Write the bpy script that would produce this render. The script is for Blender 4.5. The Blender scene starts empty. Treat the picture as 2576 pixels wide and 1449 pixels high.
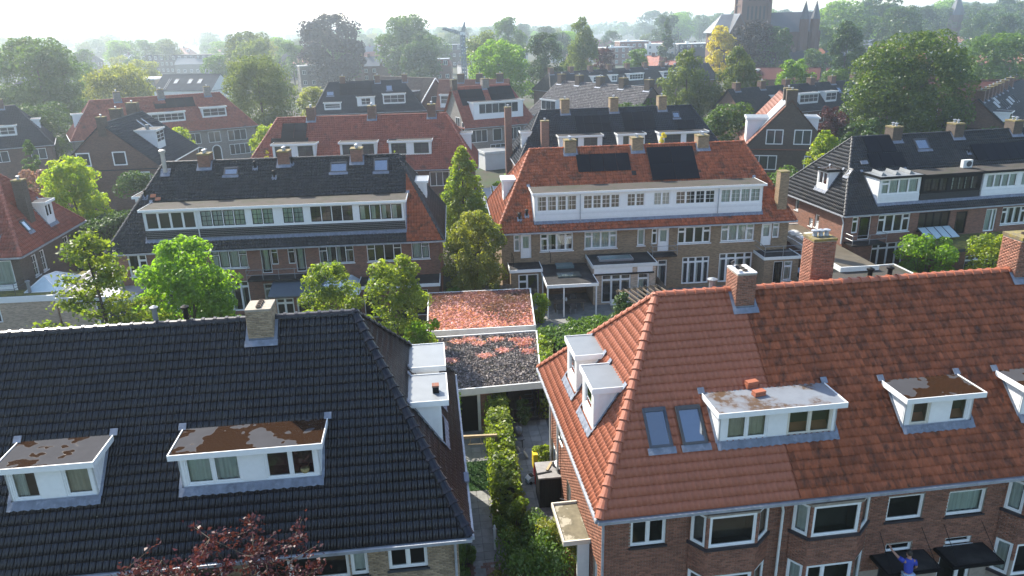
import bpy, math, random
import numpy as np
from mathutils import Matrix, Vector
PI = math.pi
SC = bpy.context.scene
COL = SC.collection
# ---------------------------------------------------------------- camera
CAM_H = 20.8; CAM_P = math.radians(19.53); CAM_R = math.radians(-1.377); CAM_F = 1861.0/2576.0
cp, sp = math.cos(CAM_P), math.sin(CAM_P)
FW = Vector((0, cp, -sp)); UP0 = Vector((0, sp, cp)); RT0 = Vector((1, 0, 0))
RT = RT0*math.cos(CAM_R) + UP0*math.sin(CAM_R); UP = UP0*math.cos(CAM_R) - RT0*math.sin(CAM_R)
cd = bpy.data.cameras.new('camera'); cam = bpy.data.objects.new('camera', cd); COL.objects.link(cam)
cd.sensor_width = 36; cd.sensor_fit = 'HORIZONTAL'; cd.lens = 36*CAM_F; cd.clip_start = .5; cd.clip_end = 9000
mw = Matrix.Identity(4)
for i in range(3):
    mw[i][0] = RT[i]; mw[i][1] = UP[i]; mw[i][2] = -FW[i]
mw[2][3] = CAM_H
cam.matrix_world = mw
SC.camera = cam
# ---------------------------------------------------------------- sky, sun, exposure
SUN_EL = math.radians(42); SUN_AZ = math.radians(-41)      # azimuth measured from +Y towards +X
w = bpy.data.worlds.new('World'); SC.world = w; w.use_nodes = True
nt = w.node_tree; bg = nt.nodes['Background']
sky = nt.nodes.new('ShaderNodeTexSky'); sky.sky_type = 'NISHITA'; sky.sun_disc = False
sky.sun_elevation = SUN_EL; sky.sun_rotation = SUN_AZ; sky.air_density = 1.0; sky.dust_density = 1.0; sky.ozone_density = 1.0
nt.links.new(sky.outputs[0], bg.inputs[0]); bg.inputs[1].default_value = 0.15
sl = bpy.data.lights.new('sun', 'SUN'); sl.energy = 4.6; sl.angle = math.radians(.6); sl.color = (1, .93, .82)
so = bpy.data.objects.new('sun', sl); COL.objects.link(so)
sd = Vector((math.sin(SUN_AZ)*math.cos(SUN_EL), math.cos(SUN_AZ)*math.cos(SUN_EL), math.sin(SUN_EL)))
so.rotation_euler = sd.to_track_quat('Z', 'Y').to_euler()
SC.view_settings.view_transform = 'Standard'; SC.view_settings.look = 'None'
SC.view_settings.exposure = 1.2; SC.view_settings.gamma = 1
SC.render.engine = 'CYCLES'
cy = SC.cycles
cy.use_denoising = True; cy.max_bounces = 6; cy.diffuse_bounces = 3; cy.glossy_bounces = 3; cy.transmission_bounces = 4
cy.transparent_max_bounces = 10; cy.volume_bounces = 1; cy.caustics_reflective = False; cy.caustics_refractive = False
# ---------------------------------------------------------------- materials
MATS = {}
def nd(nt, t, **k):
    n = nt.nodes.new(t)
    for a, b in k.items(): setattr(n, a, b)
    return n
def mat(name, col, rough=.7, var=.14, ns=2.5, rnd=.15, metal=0., spec=.4, bump=0., bs=40., col2=None, c2s=.8, c2lo=.5, c2hi=.62, c2det=8, stretch=None, brick=None, rough2=None):
    """procedural material: two-tone world-space noise, per-piece brightness, optional second colour patches, relief, brick pattern"""
    if name in MATS: return MATS[name]
    m = bpy.data.materials.new(name); m.use_nodes = True; MATS[name] = m
    nt = m.node_tree; L = nt.links; b = nt.nodes['Principled BSDF']
    geo = nd(nt, 'ShaderNodeNewGeometry'); oi = nd(nt, 'ShaderNodeObjectInfo')
    pos = geo.outputs['Position']
    if stretch:
        mp = nd(nt, 'ShaderNodeMapping'); mp.inputs['Scale'].default_value = stretch
        L.new(pos, mp.inputs[0]); pos = mp.outputs[0]
    nz = nd(nt, 'ShaderNodeTexNoise'); nz.inputs['Scale'].default_value = ns; nz.inputs['Detail'].default_value = 6
    L.new(pos, nz.inputs['Vector'])
    def rgb(c): return (c[0], c[1], c[2], 1)
    base = None
    if brick:
        tc = nd(nt, 'ShaderNodeTexCoord'); sx = nd(nt, 'ShaderNodeSeparateXYZ'); L.new(tc.outputs['Object'], sx.inputs[0])
        vt = nd(nt, 'ShaderNodeVectorTransform', vector_type='NORMAL', convert_from='WORLD', convert_to='OBJECT'); L.new(geo.outputs['True Normal'], vt.inputs[0])
        sn = nd(nt, 'ShaderNodeSeparateXYZ'); L.new(vt.outputs[0], sn.inputs[0])
        ab = nd(nt, 'ShaderNodeMath', operation='ABSOLUTE'); L.new(sn.outputs[0], ab.inputs[0])
        gt = nd(nt, 'ShaderNodeMath', operation='GREATER_THAN'); gt.inputs[1].default_value = .6; L.new(ab.outputs[0], gt.inputs[0])
        mx = nd(nt, 'ShaderNodeMix'); L.new(gt.outputs[0], mx.inputs[0]); L.new(sx.outputs[0], mx.inputs[2]); L.new(sx.outputs[1], mx.inputs[3])
        cx = nd(nt, 'ShaderNodeCombineXYZ'); L.new(mx.outputs[0], cx.inputs[0]); L.new(sx.outputs[2], cx.inputs[1])
        bt = nd(nt, 'ShaderNodeTexBrick'); bt.inputs['Scale'].default_value = 1; bt.inputs['Brick Width'].default_value = .22; bt.inputs['Row Height'].default_value = .068
        bt.inputs['Mortar Size'].default_value = .009; bt.inputs['Mortar Smooth'].default_value = .2
        bt.inputs['Color1'].default_value = rgb([c*.72 for c in col]); bt.inputs['Color2'].default_value = rgb([c*1.3 for c in col]); bt.inputs['Mortar'].default_value = rgb(brick)
        L.new(cx.outputs[0], bt.inputs['Vector']); base = bt.outputs[0]
    mix = nd(nt, 'ShaderNodeMix', data_type='RGBA'); mix.inputs[0].default_value = .5
    if base is None:
        mix.inputs[6].default_value = rgb([max(0, c*(1-2*var)) for c in col]); mix.inputs[7].default_value = rgb([c*(1+2*var) for c in col])
        L.new(nz.outputs[0], mix.inputs[0]); out = mix.outputs[2]
    else:
        hs = nd(nt, 'ShaderNodeMapRange'); hs.inputs[3].default_value = 1-2*var; hs.inputs[4].default_value = 1+2*var; L.new(nz.outputs[0], hs.inputs[0])
        vm = nd(nt, 'ShaderNodeVectorMath', operation='SCALE'); L.new(base, vm.inputs[0]); L.new(hs.outputs[0], vm.inputs['Scale']); out = vm.outputs[0]
    if rnd:
        ad = nd(nt, 'ShaderNodeMath', operation='ADD'); L.new(geo.outputs['Random Per Island'], ad.inputs[0]); L.new(oi.outputs['Random'], ad.inputs[1])
        fr = nd(nt, 'ShaderNodeMath', operation='FRACT'); L.new(ad.outputs[0], fr.inputs[0])
        mr = nd(nt, 'ShaderNodeMapRange'); mr.inputs[3].default_value = 1-rnd; mr.inputs[4].default_value = 1+rnd; L.new(fr.outputs[0], mr.inputs[0])
        v2 = nd(nt, 'ShaderNodeVectorMath', operation='SCALE'); L.new(out, v2.inputs[0]); L.new(mr.outputs[0], v2.inputs['Scale']); out = v2.outputs[0]
    if col2 is not None:
        n2 = nd(nt, 'ShaderNodeTexNoise'); n2.inputs['Scale'].default_value = c2s; n2.inputs['Detail'].default_value = c2det; n2.inputs['Roughness'].default_value = .65
        L.new(pos, n2.inputs['Vector'])
        r2 = nd(nt, 'ShaderNodeMapRange'); r2.inputs[1].default_value = c2lo; r2.inputs[2].default_value = c2hi; L.new(n2.outputs[0], r2.inputs[0])
        m2 = nd(nt, 'ShaderNodeMix', data_type='RGBA'); L.new(r2.outputs[0], m2.inputs[0]); L.new(out, m2.inputs[6]); m2.inputs[7].default_value = rgb(col2); out = m2.outputs[2]
    L.new(out, b.inputs['Base Color'])
    if rough2 is not None:
        rr = nd(nt, 'ShaderNodeMapRange'); rr.inputs[3].default_value = rough; rr.inputs[4].default_value = rough2; L.new(r2.outputs[0], rr.inputs[0]); L.new(rr.outputs[0], b.inputs['Roughness'])
    b.inputs['Roughness'].default_value = rough; b.inputs['Metallic'].default_value = metal; b.inputs['Specular IOR Level'].default_value = spec
    if bump:
        n3 = nd(nt, 'ShaderNodeTexNoise'); n3.inputs['Scale'].default_value = bs; n3.inputs['Detail'].default_value = 4; L.new(geo.outputs['Position'], n3.inputs['Vector'])
        bp = nd(nt, 'ShaderNodeBump'); bp.inputs['Strength'].default_value = bump; bp.inputs['Distance'].default_value = .02; L.new(n3.outputs[0], bp.inputs['Height']); L.new(bp.outputs[0], b.inputs['Normal'])
    return m
def leafmat(name, col, col2, trans=.4, rnd=.35):
    if name in MATS: return MATS[name]
    m = bpy.data.materials.new(name); m.use_nodes = True; MATS[name] = m
    nt = m.node_tree; L = nt.links; nt.nodes.remove(nt.nodes['Principled BSDF']); o = nt.nodes['Material Output']
    geo = nd(nt, 'ShaderNodeNewGeometry'); oi = nd(nt, 'ShaderNodeObjectInfo')
    nz = nd(nt, 'ShaderNodeTexNoise'); nz.inputs['Scale'].default_value = .55; nz.inputs['Detail'].default_value = 3; L.new(geo.outputs['Position'], nz.inputs['Vector'])
    a = nd(nt, 'ShaderNodeMath', operation='MULTIPLY_ADD'); a.inputs[1].default_value = .55; L.new(geo.outputs['Random Per Island'], a.inputs[0])
    mr0 = nd(nt, 'ShaderNodeMapRange'); mr0.inputs[1].default_value = .35; mr0.inputs[2].default_value = .65; mr0.inputs[4].default_value = .45; L.new(nz.outputs[0], mr0.inputs[0]); L.new(mr0.outputs[0], a.inputs[2])
    mx = nd(nt, 'ShaderNodeMix', data_type='RGBA'); mx.inputs[6].default_value = (*col, 1); mx.inputs[7].default_value = (*col2, 1); L.new(a.outputs[0], mx.inputs[0])
    mr = nd(nt, 'ShaderNodeMapRange'); mr.inputs[3].default_value = 1-rnd*.6; mr.inputs[4].default_value = 1+rnd*.6; L.new(oi.outputs['Random'], mr.inputs[0])
    v = nd(nt, 'ShaderNodeVectorMath', operation='SCALE'); L.new(mx.outputs[2], v.inputs[0]); L.new(mr.outputs[0], v.inputs['Scale'])
    d = nd(nt, 'ShaderNodeBsdfDiffuse'); t = nd(nt, 'ShaderNodeBsdfTranslucent'); g = nd(nt, 'ShaderNodeBsdfGlossy'); g.inputs['Roughness'].default_value = .45; g.inputs[0].default_value = (.8, .8, .8, 1)
    tv = nd(nt, 'ShaderNodeVectorMath', operation='MULTIPLY'); tv.inputs[1].default_value = (1.9, 1.9, .75); L.new(v.outputs[0], tv.inputs[0])
    L.new(v.outputs[0], d.inputs[0]); L.new(tv.outputs[0], t.inputs[0])
    ms = nd(nt, 'ShaderNodeMixShader'); ms.inputs[0].default_value = trans; L.new(d.outputs[0], ms.inputs[1]); L.new(t.outputs[0], ms.inputs[2])
    m2 = nd(nt, 'ShaderNodeMixShader'); m2.inputs[0].default_value = .03; L.new(ms.outputs[0], m2.inputs[1]); L.new(g.outputs[0], m2.inputs[2])
    L.new(m2.outputs[0], o.inputs[0])
    return m
def glassmat(name, tint=(.86, .92, .9), add=.07, k=1.0):
    if name in MATS: return MATS[name]
    m = bpy.data.materials.new(name); m.use_nodes = True; MATS[name] = m
    nt = m.node_tree; L = nt.links; nt.nodes.remove(nt.nodes['Principled BSDF']); o = nt.nodes['Material Output']
    f = nd(nt, 'ShaderNodeFresnel'); f.inputs[0].default_value = 1.5
    ma = nd(nt, 'ShaderNodeMath', operation='MULTIPLY_ADD'); ma.inputs[1].default_value = k; ma.inputs[2].default_value = add; L.new(f.outputs[0], ma.inputs[0])
    tr = nd(nt, 'ShaderNodeBsdfTransparent'); tr.inputs[0].default_value = (*tint, 1)
    g = nd(nt, 'ShaderNodeBsdfGlossy'); g.inputs['Roughness'].default_value = .03; g.inputs[0].default_value = (.9, .95, 1, 1)
    ms = nd(nt, 'ShaderNodeMixShader'); L.new(ma.outputs[0], ms.inputs[0]); L.new(tr.outputs[0], ms.inputs[1]); L.new(g.outputs[0], ms.inputs[2]); L.new(ms.outputs[0], o.inputs[0])
    return m
WHITE = mat('white_paint', (.78, .79, .77), .45, .04, 6, .03)
CREAM = mat('cream_paint', (.66, .62, .52), .5, .06, 3, .03, col2=(.42, .38, .3), c2s=5, c2lo=.62, c2hi=.8)
OFFW = mat('weathered_white', (.66, .67, .64), .5, .08, 4, .05, col2=(.4, .39, .36), c2s=4, c2lo=.62, c2hi=.85)
BLACKP = mat('black_paint', (.009, .0095, .010), .55, .1, 5, .05, spec=.12)
DGREY = mat('dark_grey_paint', (.05, .055, .06), .45, .1, 5, .05)
GREYP = mat('grey_metal', (.3, .31, .32), .4, .1, 5, .05, metal=.4)
ZINC = mat('zinc', (.36, .38, .41), .5, .16, 4, .06, metal=.25, col2=(.2, .22, .25), c2s=3, c2lo=.5, c2hi=.75)
LEAD = mat('lead_flashing', (.17, .19, .23), .7, .25, 5, .08, bump=.3, bs=25, col2=(.30, .32, .35), c2s=4, c2lo=.55, c2hi=.75)
FELT = mat('roofing_felt', (.018, .018, .019), .75, .25, 3, .05, bump=.4, bs=60, col2=(.045, .043, .04), c2s=.9, c2lo=.45, c2hi=.65, spec=.25)
WETFELT = mat('wet_felt', (.05, .05, .055), .95, .12, 3, .04, col2=(.03, .016, .009), c2s=.75, c2lo=.480, c2hi=.484, c2det=3, spec=.2, rough2=.06)
LEADROOF = mat('lead_roof', (.19, .21, .235), .4, .15, 2, .05, col2=(.10, .065, .04), c2s=1.0, c2lo=.50, c2hi=.62, c2det=5, spec=.5, bump=.25, bs=6, rough2=.2)
ZINCROOF = mat('zinc_roof', (.21, .225, .235), .5, .08, 2, .03, metal=.35)
GRAVEL = mat('gravel_roof', (.055, .047, .038), .9, .35, 9, .1, bump=.8, bs=30, col2=(.035, .036, .02), c2s=1.0, c2lo=.5, c2hi=.62)
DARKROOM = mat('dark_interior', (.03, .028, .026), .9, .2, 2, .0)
GLASS = glassmat('window_glass')
GLASSB = glassmat('skylight_glass', (.45, .55, .7), .30, 1.1)
FARGLASS = mat('far_window_glass', (.045, .055, .06), .12, .2, 1, .35, spec=.6)
CURT_W = mat('sheer_curtain', (.60, .63, .6), .9, .1, 3, .1)
CURT_G = mat('green_grey_blind', (.58, .66, .6), .9, .06, 3, .12)
CURT_B = mat('beige_curtain', (.5, .46, .36), .9, .1, 3, .1)
BRICK_R = mat('red_brown_brick', (.235, .105, .066), .85, .12, 1.2, .32, bump=.3, bs=60, col2=(.11, .06, .045), c2s=1.3, c2lo=.6, c2hi=.85)
MORTAR = mat('mortar', (.30, .26, .21), .95, .15, 6, 0, bump=.3, bs=50)
BRICK_Y = mat('yellow_brown_brick', (.31, .235, .15), .85, .14, 1.2, .3, bump=.3, bs=60)
BR_RED = mat('brick_wall_red', (.205, .082, .05), .85, .1, .5, 0, brick=(.2, .16, .13))
BR_BROWN = mat('brick_wall_brown', (.14, .07, .047), .85, .1, .5, 0, brick=(.16, .13, .11))
BR_DARK = mat('brick_wall_dark', (.085, .06, .043), .85, .1, .5, 0, brick=(.12, .105, .085))
BR_YEL = mat('brick_wall_yellow', (.235, .16, .09), .85, .1, .5, 0, brick=(.25, .2, .14))
BR_PALE = mat('brick_wall_pale', (.45, .33, .23), .85, .1, .5, 0, brick=(.45, .4, .33))
BR_GREY = mat('brick_wall_grey', (.21, .185, .16), .85, .1, .5, 0, brick=(.26, .24, .2))
MOSSCAP = mat('mossy_cap', (.15, .125, .075), .95, .3, 9, .1, col2=(.24, .19, .05), c2s=5, c2lo=.45, c2hi=.6, bump=.6, bs=40)
T_BLACK = mat('glazed_black_tile', (.0078, .0088, .0145), .32, .22, 1.2, .25, spec=.4, bump=.12, bs=25, col2=(.016, .017, .022), c2s=.7, c2lo=.5, c2hi=.75)
T_NEW = mat('new_orange_tile', (.335, .112, .06), .58, .05, 1.5, .05, spec=.4)
T_OLD = mat('old_orange_tile', (.27, .078, .033), .72, .2, 1.3, .28, spec=.35, col2=(.03, .02, .015), c2s=4.2, c2lo=.48, c2hi=.74, stretch=(1, .5, .5), bump=.3, bs=40)
T_ORG = mat('weathered_orange_tile', (.31, .083, .032), .65, .2, 1., .28, spec=.35, col2=(.055, .035, .022), c2s=1.2, c2lo=.53, c2hi=.7, bump=.2, bs=40)
T_RED = mat('red_tile', (.27, .075, .045), .65, .15, .6, .2, spec=.35, col2=(.07, .04, .03), c2s=.8, c2lo=.55, c2hi=.72)
T_GREY = mat('weathered_black_tile', (.019, .02, .023), .5, .3, 1., .3, spec=.35, col2=(.055, .05, .04), c2s=1.3, c2lo=.54, c2hi=.75, bump=.3, bs=30)
T_SLATE = mat('blue_black_tile', (.018, .023, .032), .6, .25, .8, .2, spec=.25)
T_SLATEF = mat('far_dark_roof', (.03, .036, .046), .95, .25, .8, .2, spec=.05)
T_MOTT = mat('mottled_grey_tile', (.085, .075, .075), .6, .35, 2.5, .4, spec=.4, col2=(.2, .18, .17), c2s=3, c2lo=.5, c2hi=.6)
T_PINK = mat('faded_red_tile', (.23, .095, .062), .7, .18, .7, .15)
SOLAR = mat('solar_panel_glass', (.004, .005, .009), .3, .1, 2, .15, spec=.12)
WOOD = mat('grey_timber', (.16, .125, .09), .8, .2, 4, .15, stretch=(1, 1, 6))
WOODL = mat('pale_timber', (.36, .27, .15), .75, .15, 4, .1)
BARK = mat('bark', (.085, .065, .045), .9, .3, 8, 0, bump=.5, bs=30)
CONC = mat('concrete_slab', (.21, .21, .20), .85, .15, 2.5, .15, bump=.15, bs=80, col2=(.12, .125, .11), c2s=1.5, c2lo=.5, c2hi=.7)
ASPH = mat('asphalt', (.075, .075, .075), .9, .2, 2, 0, bump=.2, bs=100)
CLINK = mat('clinker_paver', (.15, .085, .065), .85, .15, 2, .25)
SOIL = mat('garden_ground', (.045, .04, .025), .95, .3, .35, 0, col2=(.03, .05, .014), c2s=.12, c2lo=.45, c2hi=.58, bump=.3, bs=8)
GRASSM = mat('artificial_grass', (.05, .12, .03), .9, .15, 20, 0, bump=.8, bs=220)
LG = leafmat('leaf_green', (.085, .18, .016), (.19, .31, .03), .6)
LGD = leafmat('leaf_dark_green', (.03, .068, .017), (.065, .115, .026), .35)
LGM = leafmat('leaf_mid_green', (.05, .105, .02), (.11, .18, .034), .4)
LMA = leafmat('leaf_maple', (.022, .055, .009), (.095, .135, .015), .4)
LYG = leafmat('leaf_yellow_green', (.10, .20, .014), (.33, .36, .025), .6)
LYE = leafmat('leaf_yellow', (.34, .32, .02), (.55, .44, .03), .6)
LOL = leafmat('leaf_olive', (.10, .135, .025), (.25, .25, .045), .55)
LBI = leafmat('leaf_birch', (.075, .11, .028), (.15, .185, .05), .4)
LPU = leafmat('leaf_purple', (.035, .010, .014), (.12, .03, .04), .35)
LPK = leafmat('leaf_pink', (.2, .09, .1), (.38, .22, .22), .4)
LCB = leafmat('leaf_copper_beech', (.024, .021, .021), (.045, .033, .033), .2)
LIVY = leafmat('leaf_hedge', (.07, .14, .02), (.30, .35, .05), .55)
SEDR = leafmat('sedum_red', (.42, .15, .14), (.8, .47, .45), .25)
SEDM = leafmat('sedum_brown', (.12, .085, .05), (.34, .15, .15), .2)
PEB = mat('pebble', (.24, .21, .19), .85, .25, 3, .5, col2=(.10, .10, .045), c2s=2, c2lo=.55, c2hi=.7)
# ---------------------------------------------------------------- object helpers
def link(o, parent=None):
    COL.objects.link(o)
    if parent is not None: o.parent = parent
    return o
def tag(o, label=None, cat=None, group=None, kind=None):
    if label: o['label'] = label
    if cat: o['category'] = cat
    if group: o['group'] = group
    if kind: o['kind'] = kind
    return o
def thing(name, label, cat, loc=(0, 0, 0), rz=0, group=None):
    o = bpy.data.objects.new(name, None); link(o); o.empty_display_size = .2
    o.location = loc; o.rotation_euler = (0, 0, rz); return tag(o, label, cat, group)
class VF:      # upright frame: s along, t = height, n outward
    def __init__(s, O, a, out): s.O = Vector(O); s.a = Vector(a); s.o = Vector(out); s.u = Vector((0, 0, 1))
    def p(s, x, t, n=0): return s.O + s.a*x + s.u*t + s.o*n
class RF:      # sloped frame
    def __init__(s, O, e, u): s.O = Vector(O); s.a = Vector(e).normalized(); s.u = Vector(u).normalized(); s.o = s.a.cross(s.u)
    def p(s, x, t, n=0): return s.O + s.a*x + s.u*t + s.o*n
    def mtx(s, x=0, t=0, n=0):
        M = Matrix.Identity(4); q = s.p(x, t, n)
        for i in range(3): M[i][0] = s.a[i]; M[i][1] = s.u[i]; M[i][2] = s.o[i]; M[i][3] = q[i]
        return M
XYZ = RF((0, 0, 0), (1, 0, 0), (0, 1, 0))    # s=x t=y n=z
class MB:
    def __init__(s): s.v = []; s.f = []; s.mi = []; s.cur = 0
    def poly(s, pts):
        k = len(s.v); s.v += [tuple(p) for p in pts]; s.f.append(tuple(range(k, k+len(pts)))); s.mi.append(s.cur); return s
    def box(s, fr, s0, s1, t0, t1, n0, n1):
        k = len(s.v)
        for n in (n0, n1):
            for (a, b) in ((s0, t0), (s1, t0), (s1, t1), (s0, t1)): s.v.append(tuple(fr.p(a, b, n)))
        for q in ((3, 2, 1, 0), (4, 5, 6, 7), (0, 1, 5, 4), (1, 2, 6, 5), (2, 3, 7, 6), (3, 0, 4, 7)):
            s.f.append(tuple(k+i for i in q)); s.mi.append(s.cur)
        return s
    def prism(s, pts, d):     # polygon extruded by vector d
        d = Vector(d); A = [Vector(p) for p in pts]; B = [p+d for p in A]; n = len(A)
        s.poly(A[::-1]); s.poly(B)
        for i in range(n): s.poly([A[i], A[(i+1) % n], B[(i+1) % n], B[i]])
        return s
    def tube(s, p0, p1, r0, r1=None, n=8, caps=True):
        p0 = Vector(p0); p1 = Vector(p1); r1 = r0 if r1 is None else r1
        z = (p1-p0).normalized(); x = z.orthogonal().normalized(); y = z.cross(x); k = len(s.v)
        for p, r in ((p0, r0), (p1, r1)):
            for i in range(n):
                a = 2*PI*i/n; s.v.append(tuple(p+x*(r*math.cos(a))+y*(r*math.sin(a))))
        for i in range(n): s.f.append((k+i, k+(i+1) % n, k+n+(i+1) % n, k+n+i)); s.mi.append(s.cur)
        if caps:
            s.f.append(tuple(k+n+i for i in range(n))); s.mi.append(s.cur); s.f.append(tuple(k+n-1-i for i in range(n))); s.mi.append(s.cur)
        return s
    def lathe(s, c, prof, n=12):   # prof: list of (r, z)
        c = Vector(c); k = len(s.v)
        for r, z in prof:
            for i in range(n): a = 2*PI*i/n; s.v.append((c.x+r*math.cos(a), c.y+r*math.sin(a), c.z+z))
        for j in range(len(prof)-1):
            for i in range(n): s.f.append((k+j*n+i, k+j*n+(i+1) % n, k+(j+1)*n+(i+1) % n, k+(j+1)*n+i)); s.mi.append(s.cur)
        s.f.append(tuple(k+(len(prof)-1)*n+i for i in range(n))); s.mi.append(s.cur)
        return s
    def ell(s, c, rx, ry, rz, nu=10, nv=7, M=None):
        c = Vector(c); k = len(s.v)
        for j in range(nv+1):
            ph = PI*j/nv
            for i in range(nu):
                a = 2*PI*i/nu; q = Vector((rx*math.sin(ph)*math.cos(a), ry*math.sin(ph)*math.sin(a), rz*math.cos(ph)))
                if M: q = M @ q
                s.v.append(tuple(c+q))
        for j in range(nv):
            for i in range(nu): s.f.append((k+j*nu+i, k+(j+1)*nu+i, k+(j+1)*nu+(i+1) % nu, k+j*nu+(i+1) % nu)); s.mi.append(s.cur)
        return s
    def build(s, name, m, parent=None, smooth=False, me_only=False):
        me = bpy.data.meshes.new(name); me.from_pydata(s.v, [], s.f)
        for x in (m if isinstance(m, (list, tuple)) else [m]): me.materials.append(x)
        if isinstance(m, (list, tuple)): me.polygons.foreach_set('material_index', s.mi)
        if smooth: me.polygons.foreach_set('use_smooth', [True]*len(me.polygons))
        me.update()
        if me_only: return me
        return link(bpy.data.objects.new(name, me), parent)
def npmesh(name, V, Q, m, parent=None, kind=None, me_only=False, smooth=False, midx=None):
    """fast quad mesh from numpy arrays V (n,3), Q (k,4)"""
    V = np.asarray(V, dtype=np.float32).reshape(-1, 3); Q = np.asarray(Q, dtype=np.int32).reshape(-1, 4)
    me = bpy.data.meshes.new(name); me.vertices.add(len(V)); me.vertices.foreach_set('co', V.ravel())
    me.loops.add(Q.size); me.loops.foreach_set('vertex_index', Q.ravel())
    me.polygons.add(len(Q)); me.polygons.foreach_set('loop_start', np.arange(0, Q.size, 4, dtype=np.int32))
    for x in (m if isinstance(m, (list, tuple)) else [m]): me.materials.append(x)
    if midx is not None: me.polygons.foreach_set('material_index', np.asarray(midx, dtype=np.int32))
    me.update(calc_edges=True)
    if smooth: me.polygons.foreach_set('use_smooth', [True]*len(me.polygons))
    if me_only: return me
    o = link(bpy.data.objects.new(name, me), parent)
    if kind: o['kind'] = kind
    return o
def obj(name, me, parent=None, M=None):
    o = bpy.data.objects.new(name, me); link(o, parent)
    if M is not None: o.matrix_local = M
    return o
def seen(P, mar=.0):       # distance if the world point is inside the picture, else None
    d = Vector(P)-Vector((0, 0, CAM_H)); z = d.dot(FW)
    if z < 1: return None
    u = d.dot(RT)/z*CAM_F; v = d.dot(UP)/z*CAM_F
    if abs(u) > .5+mar or abs(v) > .28125+mar: return None
    return z
# ---------------------------------------------------------------- tiles, bricks
RNG = np.random.default_rng(7); random.seed(7)
PAN = (np.array([0, .17, .34, .5, .66, .83, 1.]), np.array([.046, .036, .013, .002, .010, .032, .046]))
FLAT = (np.array([0, .06, .13, .32, .40, .52, .60, .66, .86, .94, 1.]), np.array([-.012, .020, .034, .034, .020, .020, .034, .036, .034, .018, -.012]))
LOW = (np.array([0, .33, .66, 1.]), np.array([.045, .012, .010, .045]))
def tile_template(wd, g, prof, thick=.045):
    x, z = prof; m = len(x); V = []; up = .03 if prof is FLAT else .055
    for t, lift in ((0, up), (g*1.06, 0.)):
        for i in range(m): V.append((x[i]*wd, t, z[i]+lift))
    for i in range(m): V.append((x[i]*wd, .004, z[i]+up-thick))
    Q = [(i, i+1, m+i+1, m+i) for i in range(m-1)] + [(2*m+i, 2*m+i+1, i+1, i) for i in range(m-1)]
    return np.array(V), np.array(Q)
def lay_tiles(root, roof, rf, T, a0, a1, b0, b1, wd, g, prof, m, holes=(), indiv=0, rot=0, jit=.004, name='roof_tiling'):
    """tiles on plane rf; left limit goes a0->a1 and right limit b0->b1 from eave (t=0) to ridge (t=T)"""
    V, Q = tile_template(wd, g, prof)
    rows = int(math.ceil(T/g)); S = []; 
    smin, smax = min(a0, a1), max(b0, b1)
    for r in range(rows):
        t = r*g; tm = min(t+g/2, T)
        lo = a0+(a1-a0)*tm/T; hi = b0+(b1-b0)*tm/T
        i0 = int(math.floor((lo-.15-smin)/wd)); i1 = int(math.ceil((hi+.15-smin)/wd))
        for i in range(i0, i1):
            s = smin+i*wd; c = s+wd/2
            if any(h[0] < c < h[1] and h[2] < t+g*.5 < h[3] for h in holes): continue
            S.append((s, t))
    if not S: return
    S = np.array(S); chosen = []
    if indiv:
        Wm = root.matrix_basis
        for k, (s, t) in enumerate(S):
            if s < max(a0+(a1-a0)*min(1, (t+g)/T), a0+(a1-a0)*t/T) or s+wd > min(b0+(b1-b0)*min(1, (t+g)/T), b0+(b1-b0)*t/T) or t+g > T: continue
            z = seen(Wm @ rf.p(s+wd/2, t, 0), -.01)
            if z: chosen.append((z, k))
        chosen = [k for z, k in sorted(chosen)[:indiv]]
        me = npmesh('roof_tile', V, Q, m, me_only=True)
        for k in chosen:
            M = rf.mtx(S[k][0], S[k][1], random.uniform(0, jit)) @ Matrix.Rotation(random.uniform(-1, 1)*jit*2, 4, 'Z')
            obj('roof_tile', me, roof, M)
    keep = np.ones(len(S), bool); keep[chosen] = False; S = S[keep]; n = len(S)
    A = np.repeat(V[None], n, 0).copy()
    A[:, :, 0] += S[:, 0, None]; A[:, :, 1] += S[:, 1, None]
    A[:, :, 2] += RNG.uniform(0, jit, (n, 1)); A[:, :, 1] += RNG.uniform(-jit, jit, (n, 1))*2
    A[:, :, 1] = np.minimum(A[:, :, 1], T)
    f = np.clip(A[:, :, 1]/T, 0, 1)
    A[:, :, 0] = np.clip(A[:, :, 0], a0+(a1-a0)*f, b0+(b1-b0)*f)
    W = np.array(rf.O)+A[:, :, 0:1]*np.array(rf.a)+A[:, :, 1:2]*np.array(rf.u)+A[:, :, 2:3]*np.array(rf.o)
    QQ = (Q[None]+(np.arange(n)*len(V))[:, None, None]).reshape(-1, 4)
    npmesh(name, W, QQ, m, roof, 'stuff')
CAPME = {}
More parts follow.
